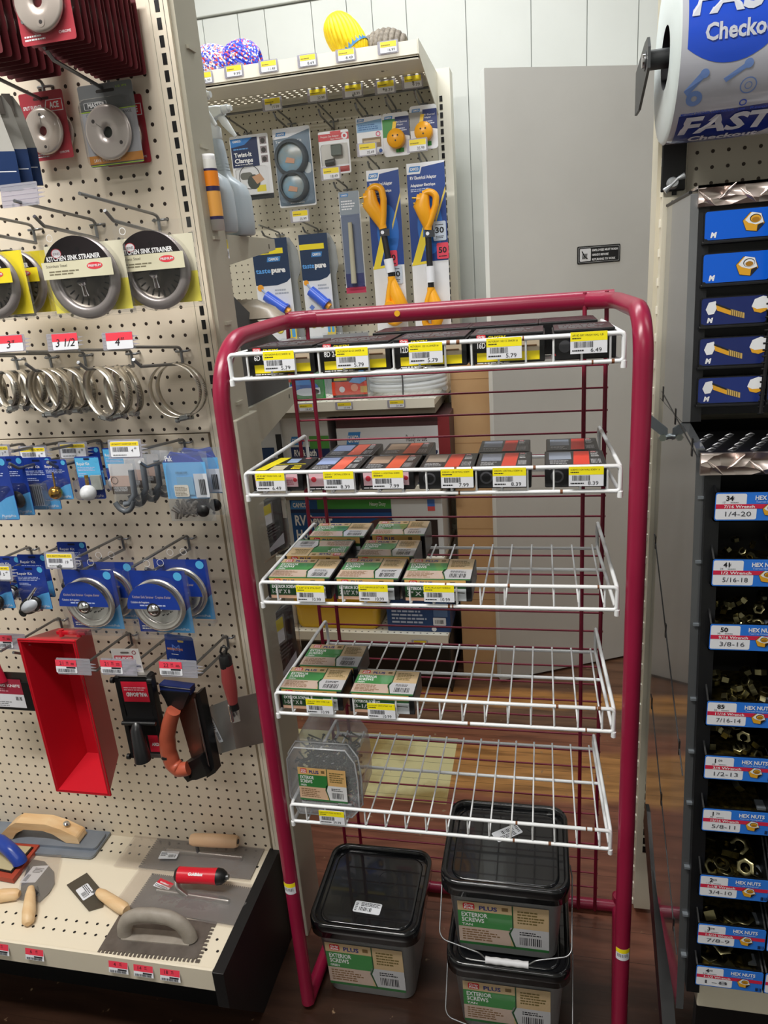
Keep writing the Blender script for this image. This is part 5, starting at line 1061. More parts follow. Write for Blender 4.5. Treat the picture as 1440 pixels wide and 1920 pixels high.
# bagged trowels behind it
def bagtrowel(lab, quad, handle, hz, kind):
    q = [P(x,y,Z=ZB+.001) for x, y in quad]; c = sum(q,V())/4; d = q[1]-q[0]; rz = math.atan2(d.y,d.x); T = flat(c,rz); Ti = T.inverted()
    t = thing('bagged_trowel', lab, 'trowel', T); q = [Ti@v for v in q]
    L_ = ((q[1]-q[0]).length+(q[2]-q[3]).length)/2; W_ = ((q[3]-q[0]).length+(q[2]-q[1]).length)/2*.92
    b = MB(); b.T = M.Rotation(PI,4,'Z'); b.prism(notched(L_,W_,1,('right',) if kind=='wood' else ('right','front'),.003 if kind=='wood' else .0025),0,.0012,mat('8a8582',.3,.5)); b.build('blade', t)
    b = MB(); b.tube([(-L_*.33,0,.004),(L_*.36,0,.004)],.006,mat('b9b6b2',.3,.9),seg=10,rx=1.4); b.build('mounting_bar', t)
    a, e = (Ti@P(x,y,Z=ZB+hz) for x, y in handle); b = MB()
    if kind == 'wood':
        b.tube([a,a.lerp(e,.08),a.lerp(e,.5),a.lerp(e,.92),e],.0155,noisy('dcb48c','e4bf9a',9,.5),seg=20,taper=[.012,.0148,.0155,.0150,.012]); b.build('wooden_handle', t)
        b = MB(); b.tube([e,e.lerp(a,-.01)],.006,m_ink,seg=12); b.tube([(a.x+.012,a.y,a.z-.006),(a.x+.014,0,.008)],.004,m_dsteel,seg=8); b.build('tang', t)
    else:
        b.tube([a.lerp(e,.06),a.lerp(e,.5),a.lerp(e,.84)],.017,mat('d81c30',.3),seg=22,taper=[.0175,.0165,.0175]); u = (e-a).normalized(); b.build('red_grip', t)
        g = MB(); m_ = a.lerp(e,.45); n_ = V((0,-.55,.83)).normalized(); g.T = M.Translation(m_+n_*.0173)@M(((u.x,0,n_.x,0),(u.y,.83,n_.y,0),(u.z,.55,n_.z,0),(0,0,0,1))); g.text('Goldblatt',0,-.004,.006,.0,m_white,w=.034,cx=True,bold=.04); g.build('grip_lettering', t)
        b = MB(); b.tube([a,a.lerp(e,.06)],.018,m_black,seg=20,taper=[.013,.018]); b.tube([a.lerp(e,.83),a.lerp(e,.92),e],.018,m_black,seg=20,taper=[.018,.0165,.010]); b.tube([e,e.lerp(a,-.05)],.006,m_dsteel,seg=10); b.build('grip_cap', t)
        b = MB(); b.tube(fillet([(a.x+.004,a.y,a.z-.004),(a.x+.006,0,.026),(a.x+.03,0,.006)],.015,6),.006,mat('b9b6b2',.3,.9),seg=10,rx=1.8); b.build('tang', t)
    # bag draped over the blade
    rd = random.Random(5); nx, ny = 14, 8; vs = []; fs = []
    for j in range(ny+1):
        for i in range(nx+1):
            u, v = i/nx, j/ny; x = (u-.5)*L_*1.22-(.03 if kind=='wood' else .01); y = (v-.5)*W_*1.15; e_ = math.exp(-(y/ (W_*.2))**2)*math.exp(-(x/(L_*.42))**4); vs.append((x,y,.003+.010*e_+rd.uniform(0,.0035)*(.3+e_)))
    for j in range(ny):
        for i in range(nx): k = j*(nx+1)+i; fs.append((k,k+1,k+nx+2,k+nx+1))
    b = MB(); b.add(vs,fs,clear('f4f0ee',.6,.10,.1,bump=.8,bscale=26,key='drape'),True); b.build('clear_bag', t)
    b = MB(); b.T = M.Translation((-L_*.28,-W_*.16,.010))@M.Rotation(.12,4,'Z')
    if kind == 'wood': b.poly(rrect(.045,.024,.002),0,mat('d9dce2',.45)); b.bars(.0,-.008,.018,.009,.0002,m_ink,8,3); b.lines(-.02,-.004,.018,.012,.0002,m_ink,3,1)
    else: b.T = M.Translation((-L_*.30,W_*.16,.008))@M.Rotation(-.25,4,'Z'); b.rect(-.022,-.008,.02,.012,0,mat('cf2a3c',.4)); b.rect(-.022,-.012,.02,-.001,.0002,m_paper); b.text('Goldblatt',-.015,.002,.004,.0003,m_white,w=.026,bold=.03); b.lines(-.02,-.010,.036,.007,.0003,m_ink,2,2)
    b.build('printed_label', t); return t
bagtrowel('bagged notched trowel with a plain wooden handle, at the back of the deck',[(258,1629),(470,1652),(499,1582),(302,1562)],[(358,1574),(446,1578)],.045,'wood')
bagtrowel('bagged trowel with a red Goldblatt grip, middle of the deck',[(236,1705),(438,1738),(478,1662),(290,1636)],[(330,1640),(424,1644)],.045,'red')
# margin trowel
q = [P(x,y,Z=ZB+.002) for x, y in ((125,1660),(166,1708),(196,1676),(163,1637))]; c = sum(q,V())/4; T = flat(c); t = thing('margin_trowel','small square steel trowel with a stubby wooden handle, alone on the deck','trowel',T)
b = MB(); l0 = [v-c for v in q]; d1 = (P(193,1700,Z=ZB+.002)-c); out = [l0[0],l0[1],d1,l0[2],l0[3]]; b.prism([(v.x,v.y) for v in out],0,.0014,mat('5f594f',.36,.5)); b.build('blade', t)
b = MB(); a = P(184,1672,Z=ZB+.02)-c; e = P(237,1707,Z=ZB+.016)-c; b.tube([a,a.lerp(e,.15),a.lerp(e,.6),a.lerp(e,.9),e],.0125,m_wood,seg=18,taper=[.008,.0115,.0130,.0135,.010]); b.build('wooden_handle', t); b = MB(); b.tube([(P(176,1672,Z=ZB+.003)-c),a],.004,m_dsteel,seg=8); b.build('tang', t)
b = MB(); p = P(160,1672,Z=ZB+.004)-c; dd = P(172,1690,Z=ZB)-P(145,1654,Z=ZB); b.T = M.Translation(p)@M.Rotation(math.atan2(dd.y,dd.x),4,'Z'); b.poly(rrect(.044,.028,.003),0,mat('e0e2e8',.45)); b.bars(-.002,-.010,.018,.010,.0002,m_ink,8,3); b.lines(-.02,.0,.036,.011,.0002,m_ink,3,2); b.build('barcode_sticker', t)
# pointing trowel in a bag
c = P(72,1650,Z=ZB+.002); T = flat(c); t = thing('pointing_trowel','round bladed pointing trowel in a bag with a tan wooden handle','trowel',T)
out = [P(x,y,Z=ZB+.002)-c for x, y in ((62,1612),(84,1616),(101,1635),(102,1657),(92,1674),(74,1691),(56,1688),(37,1687),(40,1660),(50,1632))]
b = MB(); b.prism([(v.x,v.y) for v in out],0,.0014,mat('75726f',.36,.45)); b.build('blade', t)
b = MB(); a = P(58,1664,Z=ZB+.022)-c; e = P(52,1733,Z=ZB+.010)-c; b.tube([a,a.lerp(e,.2),a.lerp(e,.65),a.lerp(e,.93),e],.0135,m_wood,seg=18,taper=[.007,.011,.0140,.0125,.006]); b.build('wooden_handle', t); b = MB(); b.tube([P(68,1664,Z=ZB+.004)-c,P(72,1678,Z=ZB+.004)-c,a],.004,m_dsteel,seg=8); b.build('tang', t)
b = MB(); b.T = M.Translation(P(65,1640,Z=ZB+.003)-c)@M.Rotation(.0,4,'Z'); b.poly([(-.020,-.028),(.018,-.022),(.018,.030),(-.020,.022)],.001,mat('dfe2e8',.45)); b.bars(-.016,-.022,.010,.020,.0012,m_ink,4,3); b.lines(-.01,.004,.024,.016,.0012,m_ink,4,2); b.build('barcode_sticker', t)
b = MB(); o = [P(x,y,Z=ZB+.006)-c for x, y in ((48,1606),(116,1603),(104,1660),(78,1694),(30,1690))]; b.poly([(v.x,v.y) for v in o],.006,clear('f4f0ee',.6,.08,.1,bump=.8,bscale=26,key='drape2')); b.build('clear_bag', t)
# trowel cut by the left edge
c = P(14,1678,Z=ZB+.012); t = thing('pointing_trowel','wooden trowel handle cut by the left edge of the deck','trowel',flat(c)); a = P(37,1676,Z=ZB+.012)-c; e = P(-30,1682,Z=ZB+.012)-c
b = MB(); b.tube([a,a.lerp(e,.1),a.lerp(e,.5),e],.013,m_wood,seg=18,taper=[.007,.0125,.0145,.009]); b.build('wooden_handle', t); b = MB(); b.prism([(e.x,e.y-.03),(e.x,e.y+.03),(e.x-.1,e.y+.02),(e.x-.1,e.y-.02)],-.011,-.0095,mat('75726f',.36,.45)); b.build('blade', t)
# large float with a wooden bridge handle, leaning against the board
m_mag = noisy('7c848f','868e9a',14,.42,.25)
z1 = ZB+.014; q = [P(-120,1580,Z=z1),P(172,1602,Z=z1),P(209,1551,Z=z1+.004),P(-70,1530,Z=z1+.004)]; c = sum(q,V())/4; d = q[1]-q[0]; T = flat(c,math.atan2(d.y,d.x)); Ti = T.inverted(); q = [Ti@v for v in q]
t = thing('concrete_float','long grey blue metal float with a carved wooden bridge handle','float',T); L_ = (q[1]-q[0]).length; W_ = abs(q[2].y-q[1].y)
b = MB(); b.prism(rrect(L_,W_*1.1,.012),-.014,-.008,m_mag); b.prism(rrect(L_*.985,W_*.62,.010),-.008,-.001,m_mag); b.build('blade', t, bevel=.002)
b = MB(); w2 = .017; a0 = Ti@P(22,1560,Z=ZB+.015); a1 = Ti@P(152,1576,Z=ZB+.015); xm0, xm1 = a0.x-.01, a1.x+.004; Lh = xm1-xm0
out = [(xm0,0),(xm0+.002,.014),(xm0+Lh*.13,.038),(xm0+Lh*.24,.052),(xm0+Lh*.62,.052),(xm0+Lh*.80,.040),(xm1-.004,.020),(xm1,0),(xm1-Lh*.17,0),(xm0+Lh*.68,.024),(xm0+Lh*.56,.032),(xm0+Lh*.32,.032),(xm0+Lh*.2,.018),(xm0+Lh*.14,0)]
b.T = M.Rotation(PI/2,4,'X'); b.prism(out,-w2,w2,m_wood); b.build('wooden_handle', t, bevel=.005)
b = MB(); b.T = M.Translation((xm1-Lh*.17,0,.044))@M.Rotation(.45,4,'Y'); b.lathe([(0,.004),(.006,.003),(.008,0)],m_chrome,14); b.build('fixing_bolt', t)
# grout float: terracotta pad, blue handle
z1 = ZB+.002; c = P(14,1606,Z=z1); t = thing('grout_float','blue handled rubber grout float with a terracotta pad','float',flat(c)); o = [P(x,y,Z=z1)-c for x, y in ((-60,1640),(26,1656),(79,1587),(0,1580),(-40,1577))]
b = MB(); b.prism([(v.x,v.y) for v in o],0,.012,mat('a8412c',.55)); b.build('rubber_pad', t, bevel=.002)
o2 = [P(x,y,Z=z1+.012)-c for x, y in ((-55,1622),(22,1638),(63,1590),(0,1584),(-40,1580))]; b = MB(); b.prism([(v.x,v.y) for v in o2],.012,.015,m_black); o3 = [v*.93 for v in o2]; b.prism([(v.x,v.y) for v in o3],.015,.017,mat('c2b48e',.5)); b.build('backing_plate', t)
b = MB(); pts = [P(x,y,Z=z1+h)-c for x, y, h in ((-45,1590,.02),(-28,1572,.045),(0,1578,.052),(20,1594,.046),(36,1612,.026),(38,1618,.018))]; b.tube(fillet(pts,.03,5),.0165,mat('1f3f9c',.3),seg=18); b.build('handle', t)
# red tags clipped in the deck lip
for x, y, tx, lab in ((0,1779,'7.99','red price tag cut by the left edge on the deck lip'),(65,1789,'6.49','red 6.49 price tag on the deck lip under the pointing trowels'),(222,1813,'4.99','red 4.99 price tag on the deck lip'),(269,1820,'14.99','red 14.99 price tag on the deck lip'),(319,1828,'18.99','red 18.99 price tag, rightmost on the deck lip')):
    b = MB(); b.prism([(-.0215,-.013),(.0225,-.013),(.0215,.013),(-.0215,.013)],.0,.0008,m_paper); b.T = M.Translation((0,0,.001)); w = .043; b.rect(-w/2,-.002,w/2,.013,0,mat('f0455a',.4)); a, cts = tx.split('.'); b.text(a,-.008-.002*len(a),.002,.0075,.0003,m_ink); b.text(cts,.003,.006,.0035,.0003,m_ink); b.rect(.003,.004,.009,.0046,.0003,m_ink)
    b.rect(-.001,-.0065,.019,-.0035,.0003,m_ink); b.bars(-.019,-.012,.038,.005,.0003,m_ink,22,3)
    o = b.build('price_tag'); o.matrix_world = fr(P(x,y,Y=YF-.004),0,-.25); tag(o,lab,'price tag','red tags on the deck lip')
# ================= rear bay: ropes, packets and boxes =================
def rope_mat(cs, key):
    m = bpy.data.materials.new('braided_rope'); m.use_nodes = True; N, L = nodes(m); b = N['Principled BSDF']; b.inputs['Roughness'].default_value = .6
    tc = N.new('ShaderNodeTexCoord'); n = N.new('ShaderNodeTexVoronoi'); n.inputs['Scale'].default_value = 210; cr = N.new('ShaderNodeValToRGB'); cr.color_ramp.interpolation = 'CONSTANT'
    L.new(tc.outputs['Object'], n.inputs['Vector']); sp = N.new('ShaderNodeSeparateColor'); L.new(n.outputs['Color'], sp.inputs[0]); L.new(sp.outputs[0], cr.inputs[0]); L.new(cr.outputs[0], b.inputs['Base Color'])
    e = cr.color_ramp.elements; e[0].color = (*hx(cs[0]),1); e[1].color = (*hx(cs[-1]),1); e[1].position = 1-1/len(cs)
    for i, c in enumerate(cs[1:-1]): q = e.new((i+1)/len(cs)); q.color = (*hx(c),1)
    return m
def hank(lab, p, rx, rz, m, n=22, tilt=0, tw=.9, r=.007, ry=None, grp=None, tag_c=None, zc=None):
    ry = ry or rz; t = thing('rope_hank', lab, 'rope', flat(p), grp); b = MB(); b.T = M.Translation((0,0,zc or rz+.013))@M.Rotation(tilt,4,'Y')
    for k in range(n):
        a = 2*PI*k/n; pts = []
        for j in range(13):
            u = PI*(.06+.88*j/12); q = math.sin(u)**.75; pts.append((-rx*math.cos(u), ry*q*math.cos(a+tw*u), rz*q*math.sin(a+tw*u)))
        b.tube(pts, r, m, seg=7)
    b.build('strands', t)
    if tag_c: b = MB(); b.T = M.Translation((0,0,zc or rz+.013))@M.Rotation(tilt,4,'Y'); b.loft([[(x,ry*1.06*math.cos(a),rz*1.06*math.sin(a)) for a in [2*PI*k/24 for k in range(24)]] for x in (rx*.35,rx*.62)],tag_c,cap=False); b.build('paper_band', t)
    return t
ZT = 2.146
m_rwb = rope_mat(['3a4fd0','e8e4ea','e8584a','6a70e0','f0eef2'],'a'); m_rwb2 = rope_mat(['2f49d8','2f49d8','e8e4ea','d8483c','4a60e8'],'b'); m_yr = noisy('ffe01a','f5cc12',60,.5); m_jute = noisy('8d8478','6c6358',120,.7)
def onshelf(px, py, y, z): p = P(px,py,Y=y); p.z = z; return p
hank('red white and blue rope hank, leftmost on the top shelf', onshelf(398,110,2.45,ZT),.062,.055,m_rwb,24,.1,grp='rope hanks on the top shelf')
hank('mostly blue rope hank beside the red and white one', onshelf(453,105,2.45,ZT),.058,.055,m_rwb2,24,-.1,grp='rope hanks on the top shelf')
t = hank('bright yellow rope bundle standing on the top shelf', onshelf(648,60,2.43,ZT),.070,.046,m_yr,22,.95,.5,.0085,grp='rope hanks on the top shelf',tag_c=mat('3b7fb4',.4),zc=.082)
t = thing('rope_hank','grey brown coiled rope at the right end of the top shelf','rope',flat(onshelf(722,66,2.48,ZT)),'rope hanks on the top shelf')
b = MB()
for k in range(8):
    u = k/7; R = .048*math.sin(PI*(.2+.68*u))**.6; x = -.052+.104*u; b.tube([(x+.25*R*math.cos(a)*.6, R*math.sin(a), .052+R*math.cos(a)) for a in [2*PI*j/18 for j in range(18)]],.010,m_jute,seg=8,closed=True)
b.build('strands', t)
b = MB(); b.tube([(-.05,0,.05),(.05,0,.05)],.03,m_jute,seg=12); b.build('core', t)
# hooks and packets
def rhook(px, py, lab): return hook('r%d_%d'%(px,py),px,py,lab,lu=.21,ll=.19,Y=YR,grp='peg hooks on the rear pegboard',s=1.15)
RH = [(464,250,'clamp packet'),(547,232,'twin connector packet'),(626,228,'red and grey packet'),(690,217,'picture card'),(743,207,'green backed plug card'),(794,195,'grey backed plug card'),(712,319,'left yellow adapter'),(801,305,'right yellow adapter'),(652,355,'long tube packet'),(525,440,'left water filter'),(597,433,'right water filter')]
for x, y, n in RH: rhook(x,y,'peg hook on the rear pegboard holding the '+n)
def ytag(px, py, Y, price, lab, w=.062, h=.036, grp='yellow tags in the rear bay'):
    t = thing('price_tag', lab, 'price tag', fr(P(px,py,Y=Y)), grp); b = MB(); b.prism(rrect(w*1.12,h*1.12,.003),-.001,0,c_hold); b.build('clear_holder', t)
    b = MB(); b.poly(rrect(w*.9,h*.94,.002,3,w*.03),.0006,m_paper); b.rect(-w*.4,h*.0,w*.46,h*.46,.0009,mat('f4dc30',.4)); b.text(price,w*.0,-h*.38,h*.24,.0011,m_ink,w=w*.38); b.lines(-w*.36,h*.08,w*.5,h*.16,.0011,mat('8a7a20',.5),1,px); b.build('paper_tag', t); return t
for x, y, Y, p_, n in ((510,195,2.575,'15.99','over the twin connector packet'),(595,178,2.575,'32.99','second from left under the top shelf'),(661,170,2.575,'18.99','middle of the row under the top shelf'),(722,163,2.575,'8.29','fourth in the row under the top shelf'),(773,153,2.575,'9.79','rightmost under the top shelf'),(688,280,2.57,'35.49','in front of the picture card'),(782,272,2.57,'35.99','in front of the grey backed plug card'),(620,325,2.57,'18.49','in front of the red and grey packet'),(562,405,2.57,'35.99','below the twin connector packet')):
    ytag(x,y,Y,p_,'yellow and white %s tag %s'%(p_,n))
for x, y, p_, n in ((382,146,'16.99','leftmost on the top shelf edge'),(438,133,'9.99','under the blue rope'),(503,124,'11.49','third on the top shelf edge'),(576,113,'8.69','fourth on the top shelf edge'),(648,103,'8.49','under the yellow rope'),(727,88,'16.99','rightmost on the top shelf edge')):
    ytag(x,y,2.374,p_,'shelf edge tag reading %s, %s'%(p_,n),.055,.03)
for x, y, Y, p_, n in ((573,764,2.362,'18.49','below the blue and green bag'),(645,761,2.362,'17.99','below the red bag'),(743,757,2.362,'21.99','below the white hose coil'),(787,1206,2.39,'42.99','on the lowest shelf edge')):
    ytag(x,y,Y,p_,'shelf edge tag reading %s, %s'%(p_,n),.055,.024)
YC = 2.62
def camco(b, x, y, w, h, z):
    b.poly([(x+h*.25,y+h),(x+w,y+h),(x+w-h*.25,y),(x,y)],z,mat('3f86cc',.4)); b.text('CAMCO',x+w*.14,y+h*.25,h*.5,z+.0003,m_white,w=w*.7,bold=.04)
def packet(lab, xl, xr, yt, yb, paint, name='hanging_packet', Y=YC, roll=0, clam=False, rr=.006):
    p, w, h = span(xl,xr,yt,yb,Y); t = thing(name, lab, 'packet', fr(p,0,0,roll), 'packets on the rear pegboard')
    b = MB(); b.prism(rrect(w,h,rr),-.002,0,mat('e6e8ec',.4)); paint(b,w,h); b.build('card', t)
    return t, p, w, h
def blister(t, w, h, x=0, y=0, ww=.8, hh=.5, d=.02):
    b = MB(); b.T = M.Translation((x,y,0)); b.loft([[(q[0],q[1],z) for q in rrect(w*ww*s,h*hh*s,.012)] for z, s in ((0,1),(d*.85,.95),(d,.85))],c_blis); b.build('blister', t)
def a1(b, w, h):
    b.rect(-w*.48,h*.02,w*.22,h*.46,.0003,mat('1d2c54',.4)); b.poly([(-w*.48,h*.46),(w*.1,h*.46),(-w*.12,h*.36),(-w*.48,h*.33)],.0005,mat('2f78c2',.4)); camco(b,-w*.46,h*.39,w*.3,h*.06,.0007); b.lines(-w*.42,h*.28,w*.5,h*.04,.0006,mat('5c9ad8',.4),1,3)
    b.text('Twist-It',-w*.42,h*.18,h*.065,.0006,m_white,w=w*.46,bold=.03); b.text('Clamps',-w*.42,h*.09,h*.065,.0006,m_white,w=w*.48,bold=.03); b.lines(-w*.42,h*.05,w*.6,h*.02,.0006,m_white,1,4)
    for k in range(3): b.rect(w*.28,h*(.34-.14*k),w*.45,h*(.45-.14*k),.0004,mat('8a8084',.5)); b.disc(w*.36,h*(.39-.14*k),w*.06,.0006,mat('33302e',.5),12)
    b.rect(-w*.5,-h*.5,w*.5,-h*.42,.0003,mat('23262c',.4)); b.ring(-w*.08,-h*.14,w*.26,w*.28,.0004,mat('4a4c50',.4)); b.poly(rrect(w*.32,h*.11,.01,3,-w*.16,-h*.12),.0006,mat('6a6c66',.6)); b.disc(w*.02,-h*.22,w*.17,.0007,mat('3d4440',.6),14); b.poly([(-w*.02,-h*.14),(w*.2,-h*.1),(w*.3,-h*.2),(w*.1,-h*.26)],.0009,mat('c79a76',.6)); b.rect(w*.08,-h*.38,w*.32,-h*.28,.0006,mat('e4d33a',.5))
t, p, w_, h_ = packet('white Twist-It Clamps packet with a navy title panel, upper left of the rear pegboard',436,508,253,376,a1); blister(t,w_,h_,0,-h_*.2,.84,.44)
def a2(b, w, h):
    b.poly(rrect(w*.96,h*.96,.006),.0003,mat('6f8396',.4)); b.poly([(-w*.48,h*.48),(w*.48,h*.48),(w*.48,h*.46),(-w*.1,h*.38),(-w*.48,h*.37)],.0005,m_paper); camco(b,-w*.42,h*.405,w*.28,h*.045,.0007)
    b.text('Twin Cam 45 Kit',-w*.44,h*.32,h*.03,.0006,m_white,w=w*.7); b.poly(rrect(w*.18,h*.14,.01,3,w*.36,-h*.02),.0006,mat('c9d2d8',.4)); b.lines(-w*.2,-h*.46,w*.5,h*.02,.0006,m_white,1,4)
t, p, w_, h_ = packet('blue grey packet with two round clear lenses','517 587'.split() and 517,587,239,389,a2)
for cy, R in ((.12,.42),(-.24,.37)):
    b = MB(); b.T = M.Translation((-w_*.04,h_*cy,.004)); b.lathe([(w_*R*.82,.022),(w_*R,.018),(w_*R*1.08,0)],mat('4a545e',.3),28); b.build('lens_ring', t)
    b = MB(); b.T = M.Translation((-w_*.04,h_*cy,.012)); b.lathe([(0,.006),(w_*R*.6,.005),(w_*R*.84,.0)],noisy('7fa9c4','8f9694',18,.25),26); b.poly([(-.02,-.014),(.012,-.02),(.016,-.006),(-.012,.002)],.0075,mat('c8977c',.5)); b.build('lens', t)
blister(t,w_,h_,0,-.004,.92,.86,.035)
def a3(b, w, h):
    b.rect(-w*.5,h*.28,w*.5,h*.44,.0003,mat('c8444c',.4)); b.rect(-w*.1,h*.42,w*.25,h*.49,.0005,mat('d04a50',.4)); b.text('Propane Gas Adapter',-w*.42,h*.36,h*.04,.0006,m_white,w=w*.6); b.text('Auto Universal',-w*.1,h*.3,h*.035,.0006,m_white,w=w*.4); b.ring(w*.36,h*.36,w*.05,w*.1,.0006,m_paper,14)
    b.rect(-w*.44,-h*.36,w*.44,h*.2,.0003,mat('c9c8c4',.4)); b.rect(-w*.45,-h*.46,w*.45,-h*.30,.0004,mat('b8504e',.4)); b.rect(-w*.45,-h*.33,w*.45,-h*.29,.0005,m_paper)
t, p, w_, h_ = packet('small red topped packet holding a grey fitting',599,656,245,327,a3)
b = MB(); b.box((-.008,-.012,.002),(.028,.022,.02),mat('5b645f',.4)); b.tube([(-w_*.3,-h_*.24,.01),(0,-h_*.22,.01)],.011,mat('3c403e',.5),seg=12); b.build('fitting', t, bevel=.002); blister(t,w_,h_,0,-h_*.1,.9,.6)
def a4(b, w, h):
    b.rect(-w*.48,h*.12,w*.48,h*.42,.0003,mat('7ba5cd',.4)); b.poly([(-w*.5,h*.5),(w*.5,h*.5),(w*.5,h*.42),(-w*.1,h*.38),(-w*.5,h*.36)],.0005,m_paper); camco(b,-w*.46,h*.39,w*.28,h*.07,.0007); b.lines(-w*.42,h*.16,w*.8,h*.16,.0006,mat('3f6ba0',.4),3,4); b.rect(-w*.3,-h*.3,w*.42,-h*.04,.0005,mat('8a7456',.5)); b.rect(-w*.26,-h*.18,w*.38,-h*.1,.0006,mat('c8b48e',.5)); b.rect(-w*.3,-h*.3,w*.1,-h*.22,.0007,mat('4a4a44',.5)); b.ring(w*.32,h*.04,w*.06,w*.09,.0006,mat('d4507a',.5),12); b.disc(w*.38,-h*.4,w*.07,.0006,mat('2f56a0',.4),12)
packet('light blue and white card with a room picture',669,718,219,292,a4)
def plug(col, word):
    def f(b, w, h):
        b.rect(-w*.5,-h*.05,-w*.02,h*.36,.0003,mat(col,.4)); b.rect(-w*.02,h*.02,w*.5,h*.4,.0004,mat('26356e',.4)); b.poly([(-w*.02,h*.02),(w*.5,h*.02),(w*.5,-h*.06)],.0004,mat('26356e',.4)); camco(b,-w*.42,h*.36,w*.32,h*.07,.0007); b.poly([(-w*.3,-h*.1),(-w*.1,-h*.1),(w*.04,h*.30),(-w*.1,h*.30),(-w*.14,h*.16)],.0006,mat('f0c62a',.4))
        b.text('RV Electrical',w*.04,h*.26,h*.04,.0006,m_white,w=w*.38); b.text('Adapter',w*.04,h*.2,h*.04,.0006,m_white,w=w*.24); b.lines(w*.04,h*.06,w*.38,h*.09,.0006,mat('c6cce0',.4),2,3); b.rect(-w*.04,-h*.42,w*.26,-h*.32,.0006,mat('3fa04a',.4)); b.rect(w*.08,-h*.42,w*.12,-h*.32,.0008,mat('1c5a2c',.4))
    return f
m_py = mat('f2a91e',.35)
for lab, a, col in (('green backed card with a round yellow plug',(718,768,211,293),'3a8a3c'),('grey backed card with a round yellow plug, top right of the rear pegboard',(769,820,197,281),'9a9a98')):
    t, p, w_, h_ = packet(lab,*a,plug(col,''),rr=.01)
    b = MB(); b.T = M.Translation((w_*.02,-h_*.12,0)); b.lathe([(0,.034),(w_*.30,.033),(w_*.33,.028),(w_*.33,.006),(w_*.28,0)],m_py,26)
    for x_, y_ in ((-.008,.008),(.008,.008),(0,-.007)): b.disc(x_,y_,.0028,.0345,m_ink,8)
    b.build('yellow_plug', t)
def a7(b, w, h):
    b.rect(-w*.5,-h*.5,w*.5,-h*.44,.0003,mat('c03a5c',.4)); b.rect(-w*.48,h*.28,w*.48,h*.5,.0003,mat('8f9aa6',.4)); camco(b,-w*.42,h*.45,w*.4,h*.03,.0007); b.lines(-w*.4,h*.32,w*.7,h*.1,.0005,m_paper,4,3); b.rect(-w*.46,-h*.44,w*.46,h*.28,.0003,mat('6a7896',.35)); b.rect(-w*.46,-h*.44,w*.46,-h*.3,.0004,mat('2c3570',.4))
t, p, w_, h_ = packet('long narrow packet with a pale tube inside',642,680,360,552,a7,roll=.0)
b = MB(); b.tube([(0,h_*.2,.014),(-.003,-h_*.40,.014)],.009,mat('bdb9a4',.4),seg=12,taper=[.0075,.010]); b.lathe([(0,0),(.011,0)],m_paper,6); b.build('pale_tube', t); blister(t,w_,h_,0,-h_*.08,.94,.72,.03)
# dogbone power adapters on blue cards
def dog_art(b, w, h):
    b.rect(-w*.5,-h*.06,w*.5,h*.5,.0003,mat('22448e',.35)); b.disc(w*.05,h*.14,w*.34,.0004,mat('2a6cc4',.35),24,h*.16); b.poly([(-w*.5,h*.5),(w*.5,h*.5),(w*.5,h*.49),(-w*.1,h*.475),(-w*.15,h*.44),(-w*.5,h*.44)],.0005,m_paper); camco(b,-w*.45,h*.452,w*.32,h*.03,.0007)
    b.text('RV Electrical Adapter',-w*.42,h*.41,h*.018,.0006,m_white,w=w*.7,bold=.02); b.text('Adaptateur Electrique',-w*.42,h*.37,h*.016,.0006,m_white,w=w*.66,bold=.02); b.lines(-w*.42,h*.34,w*.5,h*.02,.0006,mat('b8c4e0',.4),2,2)
    b.poly([(-w*.5,-h*.08),(-w*.12,h*.16),(-w*.16,h*.08),(-w*.0,h*.10),(-w*.26,-h*.06),(-w*.02,-h*.055),(-w*.02,-h*.07)],.0007,mat('f0d83a',.4)); b.poly([(w*.2,h*.18),(w*.5,h*.36),(w*.5,h*.33),(w*.2,h*.15)],.0007,mat('e0c860',.4))
